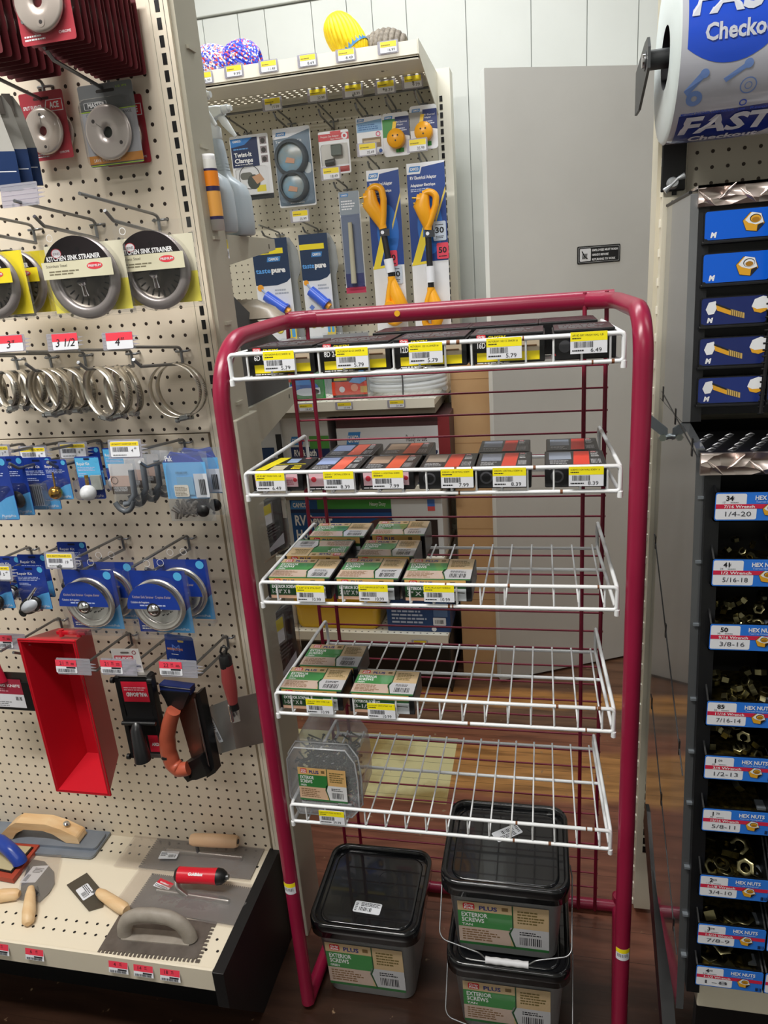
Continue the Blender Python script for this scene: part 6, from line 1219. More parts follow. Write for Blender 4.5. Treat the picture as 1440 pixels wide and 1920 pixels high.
def dogbone(lab, a, tilt, ends, rl=0, s30=(.3,-.11), s50=(.3,-.0)):
    t, p, w, h = packet(lab,*a,dog_art,'power_adapter',Y=2.60,rr=.008); q = lambda x, y: ((P(x,y,Y=2.575)-p).x,(P(x,y,Y=2.575)-p).z)
    (x1,y1),(x2,y2),(x3,y3),(x4,y4) = [q(*e) for e in ends]; z = .035
    b = MB(); b.tube([(x2,y2,z),(x3,y3,z)],.0105,mat('1b1c20',.5),seg=12); b.build('cable', t)
    b = MB(); m_ = ((x2+x3)/2,(y2*.25+y3*.75)); b.tube([(x3*.62+x2*.38,y3*.62+y2*.38,z),(x3*.9+x2*.1,y3*.9+y2*.1,z)],.016,m_paper,seg=12); b.build('wrap_label', t)
    for nm, (ax, ay), (bx, by), k in (('plug',(x1,y1),(x2,y2),1),('socket',(x4,y4),(x3,y3),-1)):
        L_ = math.hypot(bx-ax,by-ay); ang = math.atan2(by-ay,bx-ax); b = MB(); b.T = M.Translation((ax,ay,z))@M.Rotation(ang,4,'Z')
        sg = -1; e = .021
        loop = [(0,.012*sg),(.004,-e*.9*sg),(L_*.18,-e*1.12*sg),(L_*.5,-e*.8*sg),(L_*.78,-.006*sg)]
        b.tube(fillet([(L_*.05,.022*sg,0),(-.004,-.002,0),(.006,-e*1.0*sg,0),(L_*.34,-e*1.0*sg,0),(L_*.70,-.010*sg,0),(L_*.95,0,0)],.02,5),.0115,m_py,seg=10,rx=1.3)
        b.tube([(L_*.04,.018*sg,0),(L_*.36,.026*sg,0),(L_*.66,.010*sg,0),(L_*.98,0,0)],.015,m_py,seg=14,taper=[.017,.028,.023,.0125],rx=.85)
        if nm == 'plug': b.tube([(L_*.16,.036*sg,.004),(L_*.16,.058*sg,.004)],.0035,mat('c8a850',.3,.9),seg=6); b.tube([(L_*.30,.036*sg,-.004),(L_*.30,.054*sg,-.004)],.0035,mat('c8a850',.3,.9),seg=6); b.tube([(L_*.2,.026*sg,0),(L_*.2,.042*sg,0)],.017,m_py,seg=16)
        else: b.tube([(L_*.36,.010,.004),(L_*.36,.010,.024)],.019,m_py,seg=20)
        b.tube([(L_*.86,0,0),(L_*1.02,0,0)],.0135,m_py,seg=14); b.build('yellow_'+nm, t)
    b = MB(); b.T = M.Translation((s50[0]*w,s50[1]*h,.004)); b.poly(rrect(.040,.052,.005),0,mat('e2485e',.4)); b.text('50',0,-.006,.018,.0004,m_ink,w=.028,cx=True,bold=.03); b.lines(-.014,-.02,.028,.006,.0004,m_ink,1,2); b.build('amp_sticker', t, label='red sticker reading 50')
    b = MB(); b.T = M.Translation((s30[0]*w,s30[1]*h,.0035)); b.poly(rrect(.044,.062,.005),0,mat('c4d0e0',.4)); b.text('30',0,-.006,.018,.0004,m_ink,w=.030,cx=True,bold=.03); b.lines(-.014,-.024,.028,.010,.0004,m_ink,2,2); b.lines(-.014,.018,.028,.004,.0004,m_ink,1,2); b.build('amp_sticker', t, label='pale sticker reading 30')
    b = MB(); b.T = M.Translation((x2+.004,y2-.014,z+.012)); b.rect(-.014,-.012,.02,.010,0,mat('33363c',.4)); b.disc(-.004,0,.006,.0004,m_paper,10); b.build('cable_tag', t)
dogbone('left yellow handled power adapter on a blue card, tilted plug',(698,757,322,636),.1,((704,352),(719,428),(735,520),(741,604)),s30=(.22,-.12),s50=(.12,-.02))
dogbone('right yellow handled power adapter on a blue card, beside the slotted upright',(771,840,309,632),0,((807,362),(803,430),(809,540),(809,612)),s30=(.30,.11),s50=(.36,-.005))
# water filters
def tp_art(b, w, h):
    b.rect(-w*.5,h*.13,w*.5,h*.5,.0003,mat('1f3658',.4)); b.poly([(-w*.5,h*.13),(w*.5,h*.13),(w*.38,h*.095),(w*.1,h*.07),(-w*.3,h*.07),(-w*.5,h*.08)],.0003,mat('1f3658',.4)); b.rect(-w*.5,h*.36,w*.36,h*.41,.0006,mat('f4e02a',.4)); camco(b,-w*.12,h*.29,w*.4,h*.045,.0006)
    b.text('taste',-w*.46,h*.19,h*.045,.0006,mat('62aaf2',.4),w=w*.42,bold=.02); b.text('pure',-w*.02,h*.19,h*.045,.0006,m_white,w=w*.40,bold=.06)
    b.lines(w*.02,-h*.02,w*.4,h*.06,.0006,mat('a8aeb8',.5),2,3); b.tube([(-w*.34,h*.04,.004),(-w*.08,-h*.06,.006)],.0035,mat('9fb2d6',.4),seg=8); b.disc(-w*.38,h*.055,w*.09,.0008,mat('f0a432',.4),12); b.disc(-w*.26,-h*.18,w*.1,.0008,mat('6f8ede',.4),4)
    for x_, y_ in ((-.08,-.26),(-.26,-.35),(.04,-.35)): b.disc(x_*w,y_*h,w*.11,.0007,mat('a89c3c',.4),16); b.disc(x_*w,y_*h,w*.09,.0009,mat('ead85a',.4),16)
    b.poly([(w*.16,-h*.5),(w*.5,-h*.5),(w*.5,-h*.24),(w*.38,-h*.22)],.0007,mat('f0d030',.4)); b.poly(rrect(w*.1,h*.14,.004,3,w*.28,-h*.36),.0009,mat('58a4dc',.4)); b.poly(rrect(w*.1,h*.14,.004,3,w*.42,-h*.36),.0009,mat('58a4dc',.4))
    for x_ in range(6): b.tube([(-w*.3+x_*w*.14,-h*.20-h*.02*x_,.001),(-w*.16+x_*w*.14,-h*.22-h*.02*x_,.001)],.0008,mat('58a4dc',.4),seg=4)
for lab, a in (('left tastepure water filter packet, partly behind the small shelf end',(482,548,449,650)),('right tastepure water filter packet beside the long tube packet',(569,622,440,640))):
    t, p, w_, h_ = packet(lab,*a,tp_art,'water_filter',Y=2.61)
    b = MB(); b.tube([(-w_*.22,-h_*.02,.012),(w_*.28,-h_*.15,.018)],.019,mat('3f66dc',.3),seg=20); b.tube([(w_*.28,-h_*.15,.018),(w_*.33,-h_*.163,.0185)],.022,mat('2f54cc',.3),seg=20); b.build('blue_filter', t)
    b = MB(); b.tube([(w_*.32,-h_*.16,.0185),(w_*.42,-h_*.186,.0195)],.012,mat('f0a432',.4),seg=6); b.build('orange_cap', t)
    b = MB(); b.prism([(w_*.5,-h_*.5),(w_*.68,-h_*.5),(w_*.62,h_*.1),(w_*.74,h_*.2),(w_*.7,h_*.38),(w_*.5,h_*.5),(w_*.3,h_*.5)],-.03,-.026,clear('c8d0d8',.5,.3,.2,key='clam')); b.build('clear_clamshell', t)
# goods on the rear shelves
def crate(name, lab, cat, xl, xr, yt, Y, z, d, paint, m, grp=None):
    a = P(xl,yt,Y=Y); c = P(xr,yt,Y=Y); zt = P((xl+xr)/2,yt,Y=Y).z; w = c.x-a.x; h = zt-z
    t = thing(name, lab, cat, flat(V(((a.x+c.x)/2,Y+d/2,z))), grp); MB().box((-w/2,-d/2,0),(w/2,d/2,h),m).build('carton', t, bevel=.002)
    b = MB(); b.T = M.Translation((0,-d/2-.0008,h/2))@FACE; paint(b,w,h); b.build('printed_front', t); return t, w, h, d
def p1(b, w, h):
    b.rect(-w*.5,h*.0,w*.5,h*.36,0,mat('dcdde2',.4)); b.rect(-w*.5,-h*.5,w*.4,h*.0,0,mat('1c2c54',.4)); camco(b,-w*.42,h*.10,w*.14,h*.2,.0004); b.text('Ready to use',w*.12,h*.14,h*.10,.0004,m_ink,w=w*.18); b.text('RV Sewer Hose Kit',-w*.45,-h*.2,h*.15,.0004,m_white,w=w*.44,bold=.02)
    b.poly(rrect(w*.18,h*.2,.01,3,w*.2,-h*.12),.0004,mat('8f949c',.4)); b.ring(w*.36,-h*.02,.012,.018,.0004,m_paper,14); b.rect(w*.4,-h*.5,w*.5,h*.5,.0005,mat('8a2f34',.4)); b.tube([(-.02,-h*.5,.002),(-.01,-h*.2,.004),(.05,-h*.08,.004)],.008,mat('33302e',.5),seg=8)
crate('sewer_hose_kit','white and navy RV Sewer Hose Kit carton with a red end','box',628,842,782,2.43,.838,.25,p1,mat('4a2d30',.5))
def p2(b, w, h):
    b.rect(-w*.36,-h*.5,w*.22,h*.5,.0,mat('17508e',.4)); b.rect(-w*.2,h*.26,w*.22,h*.42,.0003,mat('3f8f3e',.4)); b.rect(-w*.36,h*.2,w*.22,h*.26,.0004,mat('1c2c54',.4)); camco(b,-w*.36,h*.26,w*.12,h*.14,.0004); b.text('Heavy Duty',w*.1,h*.31,h*.06,.0004,m_white,w=w*.09)
    b.text('RV Sewer',-w*.34,-h*.0,h*.16,.0004,m_white,w=w*.22,bold=.03); b.text('Hose',-w*.34,-h*.24,h*.16,.0004,m_white,w=w*.12,bold=.03); b.rect(w*.35,-h*.5,w*.47,h*.08,.0003,mat('2e2422',.4)); b.poly([(w*.42,h*.24),(w*.46,h*.24),(w*.46,h*.4),(w*.42,h*.4)],.0003,mat('4a78c8',.4)); b.rect(w*.42,h*.22,w*.46,h*.29,.0004,mat('d85a5a',.4))
    b.poly([(-w*.5,-h*.5),(-w*.36,-h*.5),(-w*.36,h*.5),(-w*.5,h*.5)],.0003,mat('c9ccce',.4)); b.rect(-w*.47,-h*.5,-w*.385,h*.12,.0005,mat('241e1c',.4)); b.rect(-w*.49,h*.14,-w*.41,h*.32,.0005,mat('33403a',.4))
    for x_, R in ((-.04,.10),(.05,.12),(.17,.17)): b.disc(x_*w,-h*.34+R*.2*w,R*w*.75,.0005+R*.002,mat('5a3d3a',.5),26); b.disc(x_*w,-h*.34+R*.2*w,R*w*.5,.0008+R*.002,mat('6e4e4a',.5),26); b.disc(x_*w,-h*.34+R*.2*w,R*w*.08,.001+R*.002,m_paper,10)
crate('sewer_hose_box','long white and blue RV Sewer Hose carton with brown discs on it','box',497,828,926,2.43,.565,.25,p2,mat('d5d8da',.5))
def p3(b, w, h):
    b.rect(-w*.3,-h*.5,w*.5,h*.05,0,mat('1c2f62',.4)); b.rect(w*.1,h*.02,w*.5,h*.2,.0003,mat('56a04a',.4)); camco(b,-w*.3,h*.08,w*.3,h*.12,.0004); b.text('RV & Bath',-w*.24,-h*.08,h*.09,.0004,m_white,w=w*.46,bold=.03); b.text('Toilet',-w*.24,-h*.22,h*.09,.0004,m_white,w=w*.3,bold=.03); b.rect(w*.34,-h*.5,w*.5,-h*.1,.0005,mat('3f9a3c',.4)); b.rect(-w*.5,-h*.5,-w*.3,-h*.36,.0005,mat('4fa33c',.4))
crate('toilet_paper_box','white and navy RV toilet carton with green corners','box',520,612,778,2.44,.838,.22,p3,mat('d8dadc',.5))
def p4(b, w, h):
    b.rect(-w*.5,-h*.3,w*.2,h*.1,0,mat('1a3a66',.4)); b.rect(-w*.1,-h*.5,w*.4,-h*.2,.0003,mat('3fa0dc',.4)); b.text('3',w*.1,-h*.44,h*.16,.0005,m_white,cx=True,bold=.05); b.rect(w*.3,-h*.2,w*.5,h*.3,.0003,mat('22262c',.4))
crate('holding_tank_carton','small blue and white carton with a figure 3','box',470,524,790,2.43,.838,.2,p4,mat('c8ccd0',.5))
def p5(b, w, h):
    b.text('d\'egouts de VR',-w*.44,h*.36,h*.1,.0003,m_white,w=w*.4,bold=.02); b.lines(-w*.42,-h*.3,w*.62,h*.56,.0003,mat('b9c4dc',.4),6,5); b.rect(w*.24,-h*.1,w*.46,h*.36,.0003,mat('54709c',.4)); b.poly(rrect(w*.2,h*.2,.003,3,w*.33,-h*.22),.0005,m_paper); b.bars(w*.26,-h*.28,w*.14,h*.1,.0007,m_ink,10,4); b.disc(w*.24,-h*.42,w*.04,.0005,m_paper,8)
crate('blue_carton','navy blue carton with small white print on the lowest shelf','box',722,842,1112,2.43,.252,.16,p5,mat('1e4278',.4))
t = thing('yellow_case','glossy yellow plastic case on the lowest shelf of the rear bay','case',flat(V((P(640,1150,Y=2.5).x,2.52,.252)))); w_ = P(716,1150,Y=2.5).x-P(560,1150,Y=2.5).x
b = MB(); rs = [[(q[0]*s,q[1]*s,z) for q in rrect(w_,.17,.03)] for z, s in ((0,.93),(.01,.97),(.08,1.),(.085,1.03),(.10,1.03),(.15,.97),(.16,.93))]; b.loft(rs,mat('e8b81c',.3)); b.build('case_shell', t)
b = MB(); b.box((-w_*.62,-.06,0),(-w_*.5,.06,.13),mat('c8c6be',.5)); b.build('white_end', t, bevel=.004)
# bags and hose on the middle shelf
def p6(b, w, h):
    b.rect(-w*.48,-h*.5,w*.48,h*.5,.006,mat('2f8f45',.35)); b.disc(-w*.1,-h*.1,w*.42,.012,mat('2f6fd0',.35),20,h*.22); b.disc(w*.0,-h*.22,w*.34,.014,mat('d8dde6',.35),20,h*.12); b.rect(-w*.4,h*.0,w*.1,h*.3,.015,mat('3f8ee0',.35)); b.rect(-w*.5,h*.1,-w*.42,h*.5,.013,mat('c85a4a',.4)); b.poly([(w*.2,-h*.3),(w*.36,-h*.3),(w*.36,-h*.1),(w*.2,-h*.1)],.014,mat('dfe4ee',.4))
def sbag(lab, xl, xr, yt, Y, z, paint, cat='bag', name='product_bag', th=.03):
    a = P(xl,yt,Y=Y); c = P(xr,yt,Y=Y); w = c.x-a.x; zt = P((xl+xr)/2,yt,Y=Y).z; h = zt-z; return bag(name, lab, V(((a.x+c.x)/2,Y,z+h/2)), w, h, paint, 0, cat, None, th)
sbag('blue and green glossy bag on the middle shelf',540,608,690,2.45,1.147,p6)
def p7(b, w, h):
    b.rect(-w*.48,-h*.5,w*.48,h*.5,.006,mat('35322e',.35)); b.rect(-w*.48,-h*.36,w*.48,h*.06,.012,mat('e8482e',.35)); b.poly([(0,h*.04),(w*.4,h*.5),(w*.48,h*.1),(w*.3,-h*.02)],.014,mat('6fa4dc',.35)); b.disc(-w*.2,-h*.18,w*.08,.014,m_paper,12); b.disc(w*.14,-h*.14,w*.1,.014,mat('f0a080',.4),12); b.rect(w*.3,-h*.3,w*.48,-h*.1,.013,mat('d8b060',.4)); b.rect(-w*.4,h*.1,-w*.05,h*.22,.013,mat('d8c83a',.4))
sbag('red and black glossy bag on the middle shelf',619,688,688,2.45,1.147,p7)
t = thing('hose_coil','coil of white hose in clear wrap on the middle shelf','hose',flat(V((P(765,720,Y=2.52).x,2.53,1.147)))); w_ = (P(842,720,Y=2.52).x-P(692,720,Y=2.52).x)/2
b = MB(); pts = []
for k in range(5*28):
    a = 2*PI*k/28; pts.append(((w_-.014)*math.cos(a),(.105)*math.sin(a),.012+.0165*k/28+.004*math.sin(a*.5)))
b.tube(pts,.0105,mat('e4e8ec',.35),seg=10); b.build('white_hose', t)
b = MB(); b.tube([(.0,-.118,.004),(.003,-.122,.05),(.0,-.115,.10)],.0025,m_ink,seg=6); b.build('black_tie', t)
b = MB(); b.loft([[(q[0]*s,q[1]*s,z) for q in rrect(w_*2.04,.25,.06)] for z, s in ((0,1),(.09,1.02),(.115,.9))],clear('ffffff',.4,.05,.1,bump=.6,key='wrap')); b.build('clear_wrap', t)
def foil(b, w, h): b.rect(-w*.48,-h*.5,w*.48,h*.47,.004,mat('b9bcc4',.3,.6)); b.poly([(-w*.2,h*.1),(w*.2,h*.16),(w*.1,h*.3),(-w*.2,h*.26)],.008,mat('3c6cc0',.35)); b.rect(-w*.48,h*.3,w*.48,h*.4,.008,mat('dfe2e8',.4))
sbag('crinkled silver pouch standing left on the middle shelf behind the bags',516,612,632,2.60,1.147,foil,'pouch','foil_pouch',.02); sbag('flat silver pouch with a folded top, right of the crinkled one',604,692,622,2.58,1.147,foil,'pouch','foil_pouch',.02)
# ================= things on the far side of the left gondola =================
def spray(lab, px, py, s=1.):
    p = P(px,py,Z=1.646); t = thing('spray_bottle', lab, 'bottle', flat(p,-.15)@M.Scale(.85,4), 'spray bottles on the shelf end'); m_b = mat('aeb9c2',.35)
    sec = [(0,.040,.030,0),(.004,.043,.034,0),(.03,.044,.035,0),(.085,.043,.034,0),(.112,.037,.031,-.003),(.126,.026,.024,-.012),(.137,.018,.018,-.018),(.15,.0165,.0165,-.020),(.19,.018,.018,-.026),(.215,.0185,.0185,-.031),(.222,.015,.015,-.032)]
    b = MB(); b.loft([[(sx*(abs(math.cos(a))**.8)*(1 if math.cos(a)>0 else -1)+ox,sy*(abs(math.sin(a))**.8)*(1 if math.sin(a)>0 else -1),z) for a in [2*PI*k/24 for k in range(24)]] for z, sx, sy, ox in sec],m_b); b.build('bottle_body', t)
    b = MB()
    for k in range(9): b.tube([(-.0205-.0012*k+.0172*math.cos(a),.0172*math.sin(a),.150+.0068*k) for a in [2*PI*j/18 for j in range(18)]],.0016,m_b,seg=5,closed=True)
    b.build('ridged_neck', t)
    m_h = mat('dfe4e6',.35); b = MB(); b.T = M.Translation((-.032,0,0)); b.lathe([(.0185,.218),(.0195,.220),(.0195,.242),(.016,.246)],m_h,22); b.tube([(0,0,.244),(-.001,0,.262)],.012,m_h,seg=14); b.build('collar', t)
    b = MB(); b.T = M.Translation((-.032,0,0)); b.loft([[(x,y_*.012,z0+z_*hh) for y_, z_ in ((-1,-1),(1,-1),(1,.7),(.5,1),(-.5,1),(-1,.7))] for x, z0, hh in ((-.030,.272,.008),(-.022,.274,.014),(0,.274,.016),(.018,.276,.013),(.034,.277,.009))],m_h,smooth=False); b.tube([(.034,0,.278),(.048,0,.279)],.0095,m_h,seg=12); b.tube([(.046,0,.279),(.056,0,.279)],.0065,m_h,seg=12); b.build('nozzle_head', t, bevel=.002)
    b = MB(); b.T = M.Translation((-.032,0,0)); b.tube([(.022,0,.268),(.034,0,.252),(.046,0,.236),(.060,0,.218)],.005,m_h,seg=8,taper=[.006,.0065,.005,.0025],rx=1.5); b.build('trigger', t)
    b = MB(); b.T = M.Translation((-.006,-.0362,.062))@FACE; b.rect(-.03,-.05,.022,.035,.0,mat('9aa4ac',.4)); b.disc(-.012,.04,.016,.0003,mat('e8d83c',.4),16,.010); b.lines(-.026,-.045,.03,.07,.0004,mat('6f7880',.5),9,4); b.build('printed_label', t); return t
spray('grey spray bottle, right one, standing at the shelf end',447,443); spray('grey spray bottle, left one, partly behind the upright',412,438)
p = P(402,432,Z=1.646); t = thing('caulk_tube','orange and purple printed tube beside the spray bottles','tube',flat(V((p.x+.002,p.y+.01,1.646)))@M.Scale(.66,4)); b = MB(); b.lathe([(0,0),(.021,0),(.021,.150),(.019,.178),(.016,.19)],mat('dcdcd8',.4),24); b.build('tube_body', t)
b = MB(); b.lathe([(.0213,.028),(.0213,.085),(.0211,.150)],mat('eaa850',.4),24); b.lathe([(.0216,.028),(.0216,.036)],mat('2c2450',.4),24); b.lathe([(.0216,.1),(.0216,.112)],mat('2c2450',.4),24); b.lathe([(.0216,.112),(.0216,.150)],mat('f08a1c',.4),24); b.lathe([(.0216,.150),(.0216,.156)],mat('2c2450',.4),24); b.build('printed_sleeve', t); b = MB(); b.lathe([(.0185,.168),(.019,.185),(.0185,.192),(0,.193)],m_white,20); b.build('cap', t)
# tag on the bracket, facing the aisle to the right
RX = M(((0,0,1,0),(1,0,0,0),(0,1,0,0),(0,0,0,1)))   # local x -> +Y, y -> up, z -> +X
o = MB(); o.rect(-.020,-.018,.020,.018,.0,m_paper); o.rect(-.019,.0,.019,.017,.0003,mat('ecd83a',.4)); o.text('7.89',-.002,-.014,.009,.0004,m_ink,w=.018); o = o.build('price_tag'); o.matrix_world = M.Translation((-.604,P(421,466,X=-.604).y,P(421,466,X=-.604).z))@RX; tag(o,'small yellow 7.89 tag on the end of the shelf under the spray bottles','price tag')
b = MB(); b.T = M.Translation((-.645,1.56,1.300))@RX; b.prism([(-.14,0),(.155,0),(.155,.10),(-.06,.20),(-.14,.24)],-.03,.030,mat('4a4b4d',.6)); b.T = M.Identity(4)
o = b.build('charcoal_box',bevel=.002); o.location = (0,0,0); tag(o,'charcoal grey box with a sloping top at the left gondola shelf end','box')
rd = random.Random(9); vs = []; fs = []
for j in range(9):
    for i in range(13):
        u, v = i/12, j/8; e_ = math.sin(PI*u)*math.sin(PI*v); vs.append((-.11+.22*u,-.07+.14*v,.004+.045*e_**.5+rd.uniform(0,.016)*e_))
for j in range(8):
    for i in range(12): k = j*13+i; fs.append((k,k+1,k+14,k+13))
b = MB(); b.add(vs,fs,noisy('8c8478','b9ab98',9,.35),True); b.box((-.10,-.06,0),(.10,.06,.004),mat('6a6258',.5)); o = b.build('plastic_bundle'); o.matrix_world = flat(P(462,600,Y=1.56),.2)@M.Scale(.75,4); tag(o,'crumpled brown plastic wrapped bundle behind the left end of the red tube','bundle')
# dark clamshell packets hanging past the end post
def clam(lab, x0, x1, yt, yb):
    X = -.575; a = P(x0,(yt+yb)/2,X=X); c = P(x1,(yt+yb)/2,X=X); m = P((x0+x1)/2,yt,X=X); n_ = P((x0+x1)/2,yb,X=X); w = min(c.y-a.y,.15); h = m.z-n_.z
    t = thing('clamshell_pack', lab, 'packet', M.Translation(((a.x),(a.y+c.y)/2,(m.z+n_.z)/2))@M.Rotation(-.25,4,'Z')@RX, 'dark clamshells on the gondola end')
    b = MB(); b.prism(rrect(w,h,.008),-.012,-.002,mat('34353a',.35)); b.rect(-w*.3,h*.02,w*.2,h*.42,-.0015,mat('77777a',.4)); b.rect(-w*.12,h*.06,w*.14,h*.4,-.001,m_paper); b.rect(-w*.12,h*.24,w*.14,h*.4,-.0006,mat('d9c93a',.4)); b.poly([(-w*.3,-h*.42),(w*.44,-h*.42),(w*.44,-h*.22)],-.0012,mat('c6c8d4',.4)); b.lines(-w*.3,-h*.2,w*.7,h*.2,-.001,mat('66666a',.4),4,3); b.build('card', t)
    b = MB(); b.loft([[(q[0],q[1],z) for q in rrect(w*s,h*s,.01)] for z, s in ((-.002,1.04),(.012,.96),(.014,.86))],c_blis); b.build('clear_clamshell', t)
clam('dark clamshell packet with a yellow sticker, upper one past the end post',484,524,932,1050); clam('dark clamshell packet with a white corner, lower one past the end post',508,548,1138,1290)
# ================= bolt and nut cabinet on the right =================
CX = .219; CO = V((CX,1.2,.0))
t_cab = thing('bolt_cabinet','tall grey and black fastener cabinet with blue drawers above hex nut bins','cabinet',flat(CO))
def cb_(): b = MB(); b.T = M.Translation(-CO); return b
m_cab = mat('6e7072',.17,.0,.6); m_cabl = mat('4c4e50',.1,.1,.8); m_bin = mat('0c0d10',.35)
Yf = lambda z: 1.083-(1.253-z)*(.1/.831)          # front of the lower bins
b = cb_(); b.T = b.T@RX
b.prism([(1.246,1.626),(1.46,1.623),(1.46,1.285),(1.216,1.285)],CX,CX+.012,m_cab); b.build('side_panel', t_cab, bevel=.001, label='matt grey upper side panel')
b = cb_(); b.T = b.T@RX; b.prism([(1.216,1.284),(1.46,1.284),(1.45,.62),(1.40,.34),(.99,.30),(Yf(.42)+.015,.40),(Yf(1.25)+.012,1.25),(1.10,1.27)],CX,CX+.012,m_cabl); b.build('side_panel', t_cab, bevel=.001, label='glossy dark lower side panel')
for a, c in (((1.43,1.300),(1.095,1.262)),((1.445,1.01),(1.052,.735)),((1.40,.668),(1.01,.40))):   # join lines with little black tabs
    b = cb_(); b.T = b.T@RX; b.tube([(a[0],a[1],CX-.0004),(c[0],c[1],CX-.0004)],.0008,m_black,seg=5); b.build('panel_joint', t_cab)
    for u in (.04,.45,.9):
        y_ = a[0]*(1-u)+c[0]*u; z_ = a[1]*(1-u)+c[1]*u; b = cb_(); b.T = b.T@RX; b.box((y_-.004,z_-.014,CX-.001),(y_+.003,z_+.013,CX+.001),m_black); b.build('joint_tab', t_cab)
b = cb_(); b.T = b.T@RX; b.tube([(1.247,1.628,CX),(1.46,1.625,CX)],.003,m_black,seg=6); b.build('edge_strip', t_cab); b = cb_(); b.T = b.T@RX; b.prism([(1.40,.34),(1.385,.40),(1.36,.40),(1.03,.12),(1.03,0),(1.06,0),(1.06,.1)],CX-.004,CX+.02,m_black); b.build('black_foot', t_cab, bevel=.001)
b = cb_(); b.box((CX+.012,1.25,1.29),(CX+.53,1.45,1.62),mat('17181b',.5)); b.build('upper_case', t_cab)
b = cb_(); b.box((CX+.012,1.14,.36),(CX+.53,1.40,1.25),mat('0f1013',.5)); b.build('lower_case', t_cab)
for s_ in (CX+.012,):
    b = cb_(); b.T = b.T@RX; b.prism([(1.216,1.285),(1.26,1.285),(1.286,1.62),(1.246,1.62)],s_,s_+.016,mat('1a1b1e',.4)); b.prism([(Yf(.36),.36),(1.2,.36),(1.2,1.25),(Yf(1.25),1.25)],s_,s_+.020,m_bin); b.build('front_stile', t_cab, bevel=.001)
# bright diamond plate trims
def plate_mat():
    m = bpy.data.materials.new('diamond_plate'); m.use_nodes = True; N, L = nodes(m); b = N['Principled BSDF']; b.inputs['Metallic'].default_value = 1; b.inputs['Roughness'].default_value = .28; b.inputs['Base Color'].default_value = (*hx('f0e0da'),1)
    tc = N.new('ShaderNodeTexCoord'); v = N.new('ShaderNodeTexVoronoi'); v.inputs['Scale'].default_value = 26; mp = N.new('ShaderNodeMapping'); mp.inputs['Rotation'].default_value = (.3,.8,.5); mp.inputs['Scale'].default_value = (1,1,2.2); L.new(tc.outputs['Object'], mp.inputs[0]); L.new(mp.outputs[0], v.inputs['Vector'])
    bp = N.new('ShaderNodeBump'); bp.inputs['Strength'].default_value = .9; bp.inputs['Distance'].default_value = .012; L.new(v.outputs['Distance'], bp.inputs['Height']); L.new(bp.outputs[0], b.inputs['Normal']); return m
m_dia = plate_mat()
def diamonds(b, x0, x1, y, z0, z1, m):
    x = x0+.012; k = 0
    while x < x1:
        s = 1 if k % 2 else -1; zc = (z0+z1)/2+(.004 if k % 2 else -.004); b.tube([(x-.011,y,zc-.010*s),(x,y-.0022,zc),(x+.011,y,zc+.010*s)],.003,m,seg=8,taper=[.0008,.0032,.0008]); x += .028; k += 1
b = cb_(); b.box((CX+.010,1.238,1.606),(CX+.53,1.245,1.636),m_dia); b.box((CX+.010,1.238,1.632),(CX+.53,1.30,1.636),m_dia); diamonds(b,CX+.01,CX+.4,1.238,1.607,1.635,m_dia); b.build('diamond_plate_trim', t_cab)
b = cb_(); z = 1.262; b.box((CX+.003,1.082,z),(CX+.53,1.22,z+.006),mat('7c7c80',.22,1.)); b.box((CX+.003,1.076,z-.026),(CX+.53,1.083,z+.006),m_dia); diamonds(b,CX+.01,CX+.4,1.076,z-.026,z+.004,m_dia)
for r in range(4):
    for k in range(12):
        x, y = CX+.02+.03*k+(.015 if r % 2 else 0), 1.10+.03*r; b.tube([(x-.008,y-.005,z+.006),(x,y,z+.008),(x+.008,y+.005,z+.006)],.002,mat('b4b4b8',.15,1.),seg=6,taper=[.0006,.0024,.0006])
b.build('diamond_plate_ledge', t_cab)
# drawers with printed fronts
m_org = mat('e0a52c',.35); m_nutw = mat('e9ebee',.35)
def art_nut(b, x, y, s, z, lock=False):
    hexp = [(x+s*math.cos(a),y+s*.95*math.sin(a)) for a in [PI/6+.35+PI/3*k for k in range(6)]]
    b.poly([(q[0],q[1]) for q in hexp],z,m_ink); b.poly([(x+(q[0]-x)*.95,y+(q[1]-y)*.95) for q in hexp],z+.0002,m_org); b.poly([(x-s*.75,y+s*.2),(x-s*.2,y+s*.88),(x+s*.62,y+s*.70),(x+s*.86,y-s*.1),(x+s*.2,y-s*.25),(x-s*.45,y-s*.05)],z+.0003,m_nutw)
    b.poly([(x+s*.3,y-s*.85),(x+s*.35,y-s*.3),(x+s*.85,y-s*.1),(x+s*.84,y-s*.3)],z+.0004,m_ink)
    b.disc(x+s*.15,y+s*.3,s*.5,z+.0005,m_ink,20,s*.38); b.disc(x+s*.17,y+s*.27,s*.44,z+.0006,m_org if not lock else m_nutw,20,s*.33); b.disc(x+s*.17,y+s*.2,s*.34,z+.0007,mat('a8751c',.4),18,s*.22)
def art_bolt(b, x, y, L_, z):
    b.poly([(x-.002,y+.004),(x-.006,y-.006),(x-.002,y-.014),(x+.006,y-.013),(x+.010,y-.004),(x+.008,y+.006)],z,m_nutw); b.poly([(x+.008,y+.003),(x+.010,y-.008),(x+L_*.6,y-.016),(x+L_*.6,y-.007)],z+.0001,m_org); b.poly([(x+.008,y+.003),(x+L_*.6,y-.007),(x+L_*.6,y-.0095),(x+.008,y-.000)],z+.0002,m_ink)
    b.poly([(x+L_*.6,y-.007),(x+L_*.6,y-.016),(x+L_,y-.022),(x+L_,y-.014)],z+.0001,mat('c9a860',.4))
    for k in range(6): u = .62+.06*k; b.poly([(x+L_*u,y-.007-(u-.6)*.018),(x+L_*u+.0008,y-.007-(u-.6)*.018),(x+L_*u+.0008,y-.016-(u-.6)*.014),(x+L_*u,y-.016-(u-.6)*.014)],z+.0003,m_ink)
